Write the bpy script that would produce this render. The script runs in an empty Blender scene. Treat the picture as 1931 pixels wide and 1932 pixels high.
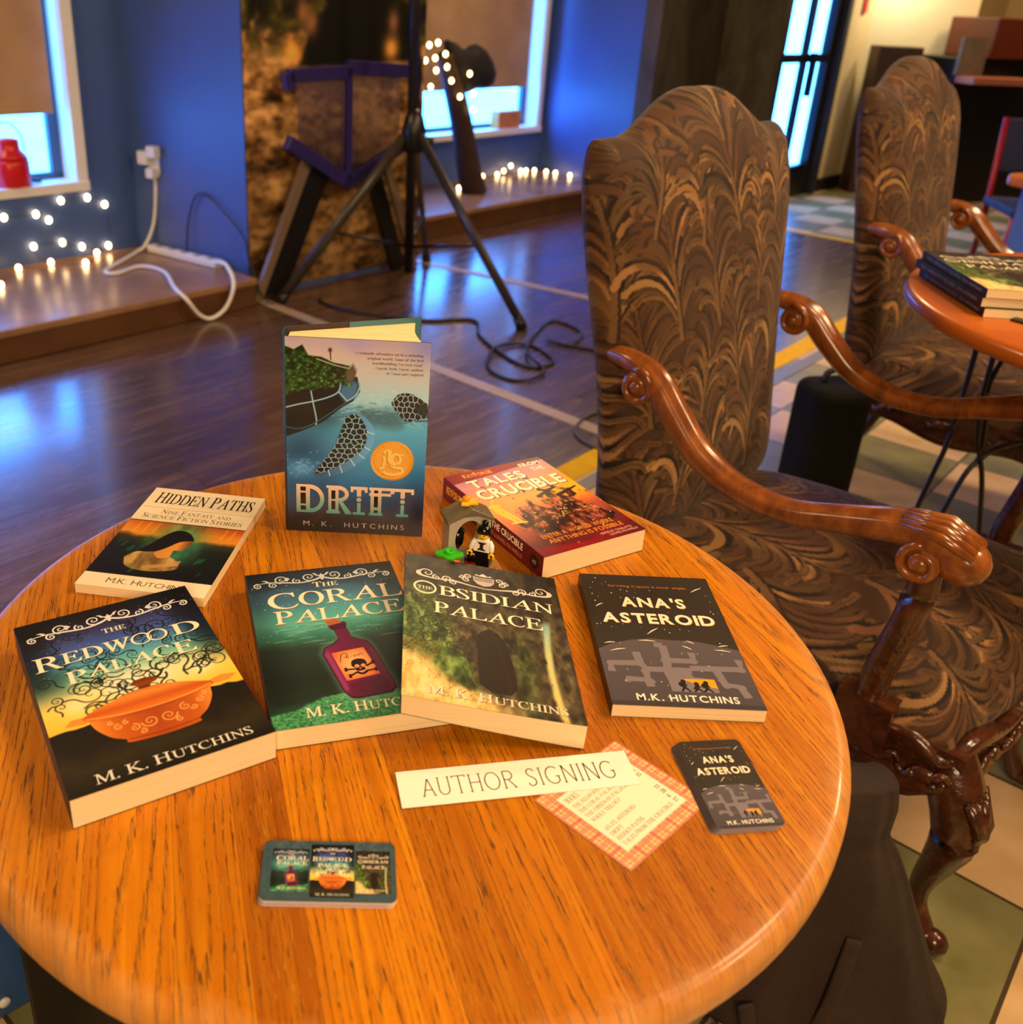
import bpy, bmesh, math, random
import numpy as np
from mathutils import Matrix, Vector
from mathutils.geometry import tessellate_polygon

SC = bpy.context.scene
COL = SC.collection
random.seed(7)
RNG = np.random.default_rng(7)

# ------------------------------------------------------------------ camera
FPX, PPX, PPY = 1810.0, 795.6, 848.0
PITCH, ROLL, CAMZ = math.radians(24.92), math.radians(2.68), 1.2545
cp, sp_ = math.cos(PITCH), math.sin(PITCH)
cr, sr = math.cos(ROLL), math.sin(ROLL)
FWD = Vector((0, cp, -sp_))
UP0 = Vector((0, sp_, cp))
RT = cr * Vector((1, 0, 0)) + sr * UP0
UPV = -sr * Vector((1, 0, 0)) + cr * UP0
cam_data = bpy.data.cameras.new('camera')
cam = bpy.data.objects.new('camera', cam_data)
COL.objects.link(cam)
M = Matrix.Identity(4)
for i in range(3):
    M[i][0], M[i][1], M[i][2] = RT[i], UPV[i], -FWD[i]
M[2][3] = CAMZ
cam.matrix_world = M
cam_data.sensor_fit = 'HORIZONTAL'
cam_data.sensor_width = 36.0
cam_data.lens = 36.0 * FPX / 1931.0
cam_data.shift_x = (965.5 - PPX) / 1931.0
cam_data.shift_y = (PPY - 966.0) / 1931.0
cam_data.clip_start = 0.02
cam_data.clip_end = 200
cam_data.dof.use_dof = True
cam_data.dof.focus_distance = 0.92
cam_data.dof.aperture_fstop = 7.0
SC.camera = cam

# ------------------------------------------------------------------ world, exposure
w = bpy.data.worlds.new('world')
SC.world = w
w.use_nodes = True
nt = w.node_tree
bgn = nt.nodes['Background']
bgn.inputs[0].default_value = (0.045, 0.25, 0.90, 1)
bgn.inputs[1].default_value = 26.0
SC.view_settings.view_transform = 'Standard'
SC.view_settings.look = 'None'
SC.view_settings.gamma = 1.0
SC.view_settings.exposure = 0.0
SC.cycles.use_denoising = True
SC.cycles.max_bounces = 8
SC.cycles.diffuse_bounces = 4
SC.cycles.glossy_bounces = 4
SC.cycles.transparent_max_bounces = 12
SC.cycles.sample_clamp_indirect = 6.0

# ------------------------------------------------------------------ room lamps (warm ceiling fittings plus added fill lamps, out of the frame)
WARM = (1.0, 0.69, 0.38)
def area(name, loc, size, power, target, col=WARM):
    d = bpy.data.lights.new(name, 'AREA')
    d.shape = 'DISK'; d.size = size; d.energy = power; d.color = col
    o = bpy.data.objects.new(name, d); COL.objects.link(o)
    o.location = loc
    o.rotation_euler = (Vector(target) - Vector(loc)).to_track_quat('-Z', 'Y').to_euler()
    return o
area('ceiling_lamp', (1.55, 1.25, 2.75), 0.5, 30, (0.3, 0.9, 0.7))
area('ceiling_lamp', (0.1, -1.5, 2.1), 0.9, 60, (0.1, 0.7, 0.75))  # front lamp added behind the camera, below the ceiling, to brighten upright faces
area('ceiling_lamp', (2.7, 2.6, 2.8), 0.5, 56, (2.0, 2.4, 0.3))
area('ceiling_lamp', (2.4, 0.4, 2.8), 0.5, 40, (0.9, 1.3, 0.3))  # fill lamp added to brighten the near armchair and right-hand tiles
area('ceiling_lamp', (-2.4, 2.2, 2.8), 0.5, 34, (-0.6, 3.6, 0))
area('ceiling_lamp', (0.9, 5.9, 2.8), 0.5, 40, (0.4, 5.0, 0))
area('ceiling_lamp', (4.6, 7.6, 2.8), 0.5, 38, (4.4, 8.6, 1.0))

# ------------------------------------------------------------------ helpers
def lin(c):
    c = np.asarray(c, float)
    return np.where(c <= 0.04045, c / 12.92, ((c + 0.055) / 1.055) ** 2.4)
def rgb(*c):                                  # sRGB 0..255 -> linear
    return tuple(float(x) for x in lin(np.array(c) / 255.0))
def S(*c): return np.array(c, float) / 255.0

def tag(o, label=None, cat=None, group=None, kind=None):
    if label: o['label'] = label
    if cat: o['category'] = cat
    if group: o['group'] = group
    if kind: o['kind'] = kind
    return o
def thing(name, label, cat, loc=(0, 0, 0), rz=0.0, group=None, scale=1.0):
    o = bpy.data.objects.new(name, None)
    o.empty_display_size = 0.05
    COL.objects.link(o)
    o.location = loc; o.rotation_euler = (0, 0, rz); o.scale = (scale,) * 3
    return tag(o, label, cat, group)
def link(name, me, parent=None):
    o = bpy.data.objects.new(name, me)
    COL.objects.link(o)
    if parent is not None: o.parent = parent
    return o
def copy_tree(o, parent=None):
    c = o.copy(); COL.objects.link(c)
    if parent is not None: c.parent = parent
    for ch in list(o.children): copy_tree(ch, c)
    return c

class MB:
    """collects shapes and builds them as one mesh object"""
    def __init__(s): s.v = []; s.f = []; s.m = []; s.sm = []
    def add(s, v, f, mi=0, smooth=False, M=None):
        n = len(s.v)
        if M is not None: v = [tuple(M @ Vector(p)) for p in v]
        s.v += [tuple(p) for p in v]
        s.f += [tuple(i + n for i in q) for q in f]
        s.m += [mi] * len(f); s.sm += [smooth] * len(f)
        return s
    def box(s, x0, x1, y0, y1, z0, z1, mi=0, M=None):
        v = [(x0, y0, z0), (x1, y0, z0), (x1, y1, z0), (x0, y1, z0), (x0, y0, z1), (x1, y0, z1), (x1, y1, z1), (x0, y1, z1)]
        return s.add(v, [(3, 2, 1, 0), (4, 5, 6, 7), (0, 1, 5, 4), (1, 2, 6, 5), (2, 3, 7, 6), (3, 0, 4, 7)], mi, False, M)
    def prism(s, pts, z0, z1, mi=0, M=None, smooth=False):
        n = len(pts)
        v = [(p[0], p[1], z0) for p in pts] + [(p[0], p[1], z1) for p in pts]
        f = [tuple(range(n - 1, -1, -1)), tuple(range(n, 2 * n))]
        f += [(i, (i + 1) % n, n + (i + 1) % n, n + i) for i in range(n)]
        k = len(s.f); s.add(v, f, mi, False, M)
        if smooth:
            for i in range(k + 2, len(s.sm)): s.sm[i] = True
        return s
    def lathe(s, prof, seg=32, mi=0, M=None, smooth=True, sx=1, sy=1):
        v = []; f = []
        for r, z in prof:
            for k in range(seg):
                a = 2 * math.pi * k / seg
                v.append((r * math.cos(a) * sx, r * math.sin(a) * sy, z))
        for i in range(len(prof) - 1):
            for k in range(seg):
                a, b = i * seg + k, i * seg + (k + 1) % seg
                f.append((a, b, b + seg, a + seg))
        if prof[0][0] > 1e-6: f.append(tuple(range(seg - 1, -1, -1)))
        if prof[-1][0] > 1e-6: f.append(tuple(range((len(prof) - 1) * seg, len(prof) * seg)))
        return s.add(v, f, mi, smooth, M)
    def ball(s, c, r, seg=16, mi=0, sc=(1, 1, 1)):
        n = max(6, seg // 2)
        prof = [(max(1e-7, r * math.sin(math.pi * i / n)), -r * math.cos(math.pi * i / n)) for i in range(n + 1)]
        return s.lathe(prof, seg, mi, Matrix.Translation(c) @ Matrix.Diagonal((*sc, 1)))
    def tube(s, pts, rad, seg=10, mi=0, prof=None, up=(0, 0, 1), closed=False, caps=True):
        """sweep; prof: list of (a,b) multipliers of the radius along side / up"""
        P = [Vector(p) for p in pts]; n = len(P)
        if not hasattr(rad, '__len__'): rad = [rad] * n
        if prof is None: prof = [(math.cos(2 * math.pi * k / seg), math.sin(2 * math.pi * k / seg)) for k in range(seg)]
        k_ = len(prof); v = []; up = Vector(up); side = None
        for i in range(n):
            if closed: t = P[(i + 1) % n] - P[i - 1]
            else: t = P[min(i + 1, n - 1)] - P[max(i - 1, 0)]
            t.normalize()
            sd = t.cross(up)
            if sd.length < 0.05: sd = side if side is not None else t.cross(Vector((1, 0.2, 0)))
            sd = sd - t * sd.dot(t); sd.normalize()
            if side is not None and sd.dot(side) < 0 and up.length == 0: sd = -sd
            side = sd; u = sd.cross(t)
            r = rad[i]
            ra, rb = (r if hasattr(r, '__len__') else (r, r))
            for a, b in prof: v.append(tuple(P[i] + sd * (a * ra) + u * (b * rb)))
        f = []
        for i in range(n if closed else n - 1):
            j = (i + 1) % n
            for k in range(k_):
                l = (k + 1) % k_
                f.append((i * k_ + k, i * k_ + l, j * k_ + l, j * k_ + k))
        if not closed and caps:
            f.append(tuple(range(k_ - 1, -1, -1))); f.append(tuple(range((n - 1) * k_, n * k_)))
        return s.add(v, f, mi, True)
    def build(s, name, mats, parent=None, bevel=0, bseg=2, auto=True):
        me = bpy.data.meshes.new(name)
        me.from_pydata(s.v, [], s.f)
        if not isinstance(mats, (list, tuple)): mats = [mats]
        for m in mats: me.materials.append(m)
        me.polygons.foreach_set('material_index', s.m)
        me.polygons.foreach_set('use_smooth', s.sm)
        bm = bmesh.new(); bm.from_mesh(me)
        bmesh.ops.recalc_face_normals(bm, faces=bm.faces[:])
        bm.to_mesh(me); bm.free()
        me.update()
        o = link(name, me, parent)
        if bevel:
            b = o.modifiers.new('bevel', 'BEVEL'); b.width = bevel; b.segments = bseg; b.limit_method = 'ANGLE'; b.angle_limit = math.radians(40)
        return o
def spline(pts, n=8):
    """Catmull-Rom through pts (any dimension)"""
    P = np.array(pts, float); out = []
    for i in range(len(P) - 1):
        p0 = P[max(i - 1, 0)]; p1 = P[i]; p2 = P[i + 1]; p3 = P[min(i + 2, len(P) - 1)]
        for k in range(n):
            t = k / n
            out.append(0.5 * (2 * p1 + (p2 - p0) * t + (2 * p0 - 5 * p1 + 4 * p2 - p3) * t * t + (3 * p1 - p0 - 3 * p2 + p3) * t ** 3))
    out.append(P[-1])
    return np.array(out)
def rrect(x0, y0, x1, y1, r, n=6):
    out = []
    for cx, cy, a0 in ((x1 - r, y1 - r, 0), (x0 + r, y1 - r, 90), (x0 + r, y0 + r, 180), (x1 - r, y0 + r, 270)):
        for k in range(n + 1):
            a = math.radians(a0 + 90 * k / n)
            out.append((cx + r * math.cos(a), cy + r * math.sin(a)))
    return out
def grid_mesh(name, V, nx, ny, mats, parent=None, cols=None, close_u=False):
    """V: (ny*nx,3) array"""
    me = bpy.data.meshes.new(name)
    i, j = np.meshgrid(np.arange(nx if close_u else nx - 1), np.arange(ny - 1))
    i = i.ravel(); j = j.ravel(); i2 = (i + 1) % nx
    F = np.stack([j * nx + i, j * nx + i2, (j + 1) * nx + i2, (j + 1) * nx + i], 1)
    me.vertices.add(len(V)); me.vertices.foreach_set('co', np.asarray(V, np.float32).ravel())
    me.loops.add(F.size); me.loops.foreach_set('vertex_index', F.ravel().astype(np.int32))
    me.polygons.add(len(F)); me.polygons.foreach_set('loop_start', np.arange(0, F.size, 4, dtype=np.int32))
    me.polygons.foreach_set('use_smooth', np.ones(len(F), bool))
    me.update(calc_edges=True); me.validate()
    for m in (mats if isinstance(mats, (list, tuple)) else [mats]): me.materials.append(m)
    if cols is not None: set_cols(me, cols)
    return link(name, me, parent)
def set_cols(me, cols):
    a = me.color_attributes.new('Col', 'FLOAT_COLOR', 'POINT')
    c = np.ones((len(cols), 4), np.float32); c[:, :3] = lin(np.clip(cols, 0, 1))
    a.data.foreach_set('color', c.ravel())

# ------------------------------------------------------------------ materials
def mat(name, col=(0.5, 0.5, 0.5), rough=0.5, metal=0.0, spec=0.5, coat=0.0, sheen=0.0, emit=None, es=0.0, trans=0.0, var=0.0, vs=30.0, bump=0.0, bs=120.0):
    m = bpy.data.materials.new(name); m.use_nodes = True
    nt = m.node_tree; b = nt.nodes['Principled BSDF']
    b.inputs['Base Color'].default_value = (*col, 1)
    b.inputs['Roughness'].default_value = rough
    b.inputs['Metallic'].default_value = metal
    b.inputs['Specular IOR Level'].default_value = spec
    b.inputs['Coat Weight'].default_value = coat
    b.inputs['Coat Roughness'].default_value = 0.12
    b.inputs['Sheen Weight'].default_value = sheen
    b.inputs['Transmission Weight'].default_value = trans
    if emit: b.inputs['Emission Color'].default_value = (*emit, 1); b.inputs['Emission Strength'].default_value = es
    tc = nt.nodes.new('ShaderNodeTexCoord')
    if var:
        n = nt.nodes.new('ShaderNodeTexNoise'); n.inputs['Scale'].default_value = vs; n.inputs['Detail'].default_value = 4
        nt.links.new(tc.outputs['Object'], n.inputs['Vector'])
        r = nt.nodes.new('ShaderNodeValToRGB')
        r.color_ramp.elements[0].position = 0.3; r.color_ramp.elements[1].position = 0.7
        r.color_ramp.elements[0].color = (*[max(0, c * (1 - var)) for c in col], 1)
        r.color_ramp.elements[1].color = (*[min(1, c * (1 + var)) for c in col], 1)
        nt.links.new(n.outputs['Fac'], r.inputs['Fac']); nt.links.new(r.outputs['Color'], b.inputs['Base Color'])
    if bump:
        n = nt.nodes.new('ShaderNodeTexNoise'); n.inputs['Scale'].default_value = bs; n.inputs['Detail'].default_value = 3
        nt.links.new(tc.outputs['Object'], n.inputs['Vector'])
        bn = nt.nodes.new('ShaderNodeBump'); bn.inputs['Strength'].default_value = bump; bn.inputs['Distance'].default_value = 0.002
        nt.links.new(n.outputs['Fac'], bn.inputs['Height']); nt.links.new(bn.outputs['Normal'], b.inputs['Normal'])
    return m
def mat_attr(name, rough=0.4, spec=0.4, sheen=0.0, coat=0.0, bump=0.0, bs=900):
    m = mat(name, rough=rough, spec=spec, sheen=sheen, coat=coat, bump=bump, bs=bs)
    a = m.node_tree.nodes.new('ShaderNodeVertexColor'); a.layer_name = 'Col'
    m.node_tree.links.new(a.outputs['Color'], m.node_tree.nodes['Principled BSDF'].inputs['Base Color'])
    return m
class NT:
    """small node-graph helper"""
    def __init__(s, name, rough=0.5):
        s.m = bpy.data.materials.new(name); s.m.use_nodes = True; s.t = s.m.node_tree
        s.b = s.t.nodes['Principled BSDF']; s.b.inputs['Roughness'].default_value = rough
        s.obj = s.n('ShaderNodeTexCoord').outputs['Object']
    def n(s, ty, **kw):
        x = s.t.nodes.new(ty)
        for k, v in kw.items(): setattr(x, k, v)
        return x
    def l(s, a, b): s.t.links.new(a, b)
    def val(s, sock, v):
        if hasattr(v, 'node'): s.l(v, sock)
        else: sock.default_value = v
    def math(s, op, a, b=0.0, c=None):
        x = s.n('ShaderNodeMath', operation=op); s.val(x.inputs[0], a); s.val(x.inputs[1], b)
        if c is not None: s.val(x.inputs[2], c)
        return x.outputs[0]
    def xyz(s, v):
        x = s.n('ShaderNodeSeparateXYZ'); s.l(v, x.inputs[0]); return x.outputs
    def comb(s, x, y, z):
        c = s.n('ShaderNodeCombineXYZ')
        for i, v in enumerate((x, y, z)): s.val(c.inputs[i], v)
        return c.outputs[0]
    def mapping(s, v, rot=(0, 0, 0), scale=(1, 1, 1), loc=(0, 0, 0)):
        x = s.n('ShaderNodeMapping'); s.l(v, x.inputs[0])
        x.inputs['Rotation'].default_value = rot; x.inputs['Scale'].default_value = scale; x.inputs['Location'].default_value = loc
        return x.outputs[0]
    def noise(s, v, scale, detail=3.0, rough=0.5, dist=0.0, out=0):
        x = s.n('ShaderNodeTexNoise'); s.l(v, x.inputs['Vector'])
        x.inputs['Scale'].default_value = scale; x.inputs['Detail'].default_value = detail
        x.inputs['Roughness'].default_value = rough; x.inputs['Distortion'].default_value = dist
        return x.outputs[out]
    def ramp(s, f, stops, interp='LINEAR'):
        x = s.n('ShaderNodeValToRGB'); s.val(x.inputs[0], f); e = x.color_ramp.elements
        x.color_ramp.interpolation = interp
        while len(e) < len(stops): e.new(0.5)
        for i, (p, c) in enumerate(stops):
            e[i].position = p; e[i].color = (*c, 1) if len(c) == 3 else c
        return x.outputs[0]
    def mix(s, f, a, b, mode='MIX'):
        x = s.n('ShaderNodeMix', data_type='RGBA', blend_type=mode); s.val(x.inputs[0], f)
        for i, v in ((6, a), (7, b)):
            if hasattr(v, 'node'): s.l(v, x.inputs[i])
            else: x.inputs[i].default_value = (*v, 1)
        return x.outputs[2]
    def white(s, v):
        x = s.n('ShaderNodeTexWhiteNoise', noise_dimensions='1D'); s.val(x.inputs['W'], v); return x.outputs[0]
    def col(s, c): s.l(c, s.b.inputs['Base Color'])
    def bump(s, h, strength=0.3, dist=0.001):
        x = s.n('ShaderNodeBump'); x.inputs['Strength'].default_value = strength; x.inputs['Distance'].default_value = dist
        s.l(h, x.inputs['Height']); s.l(x.outputs[0], s.b.inputs['Normal'])
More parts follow.
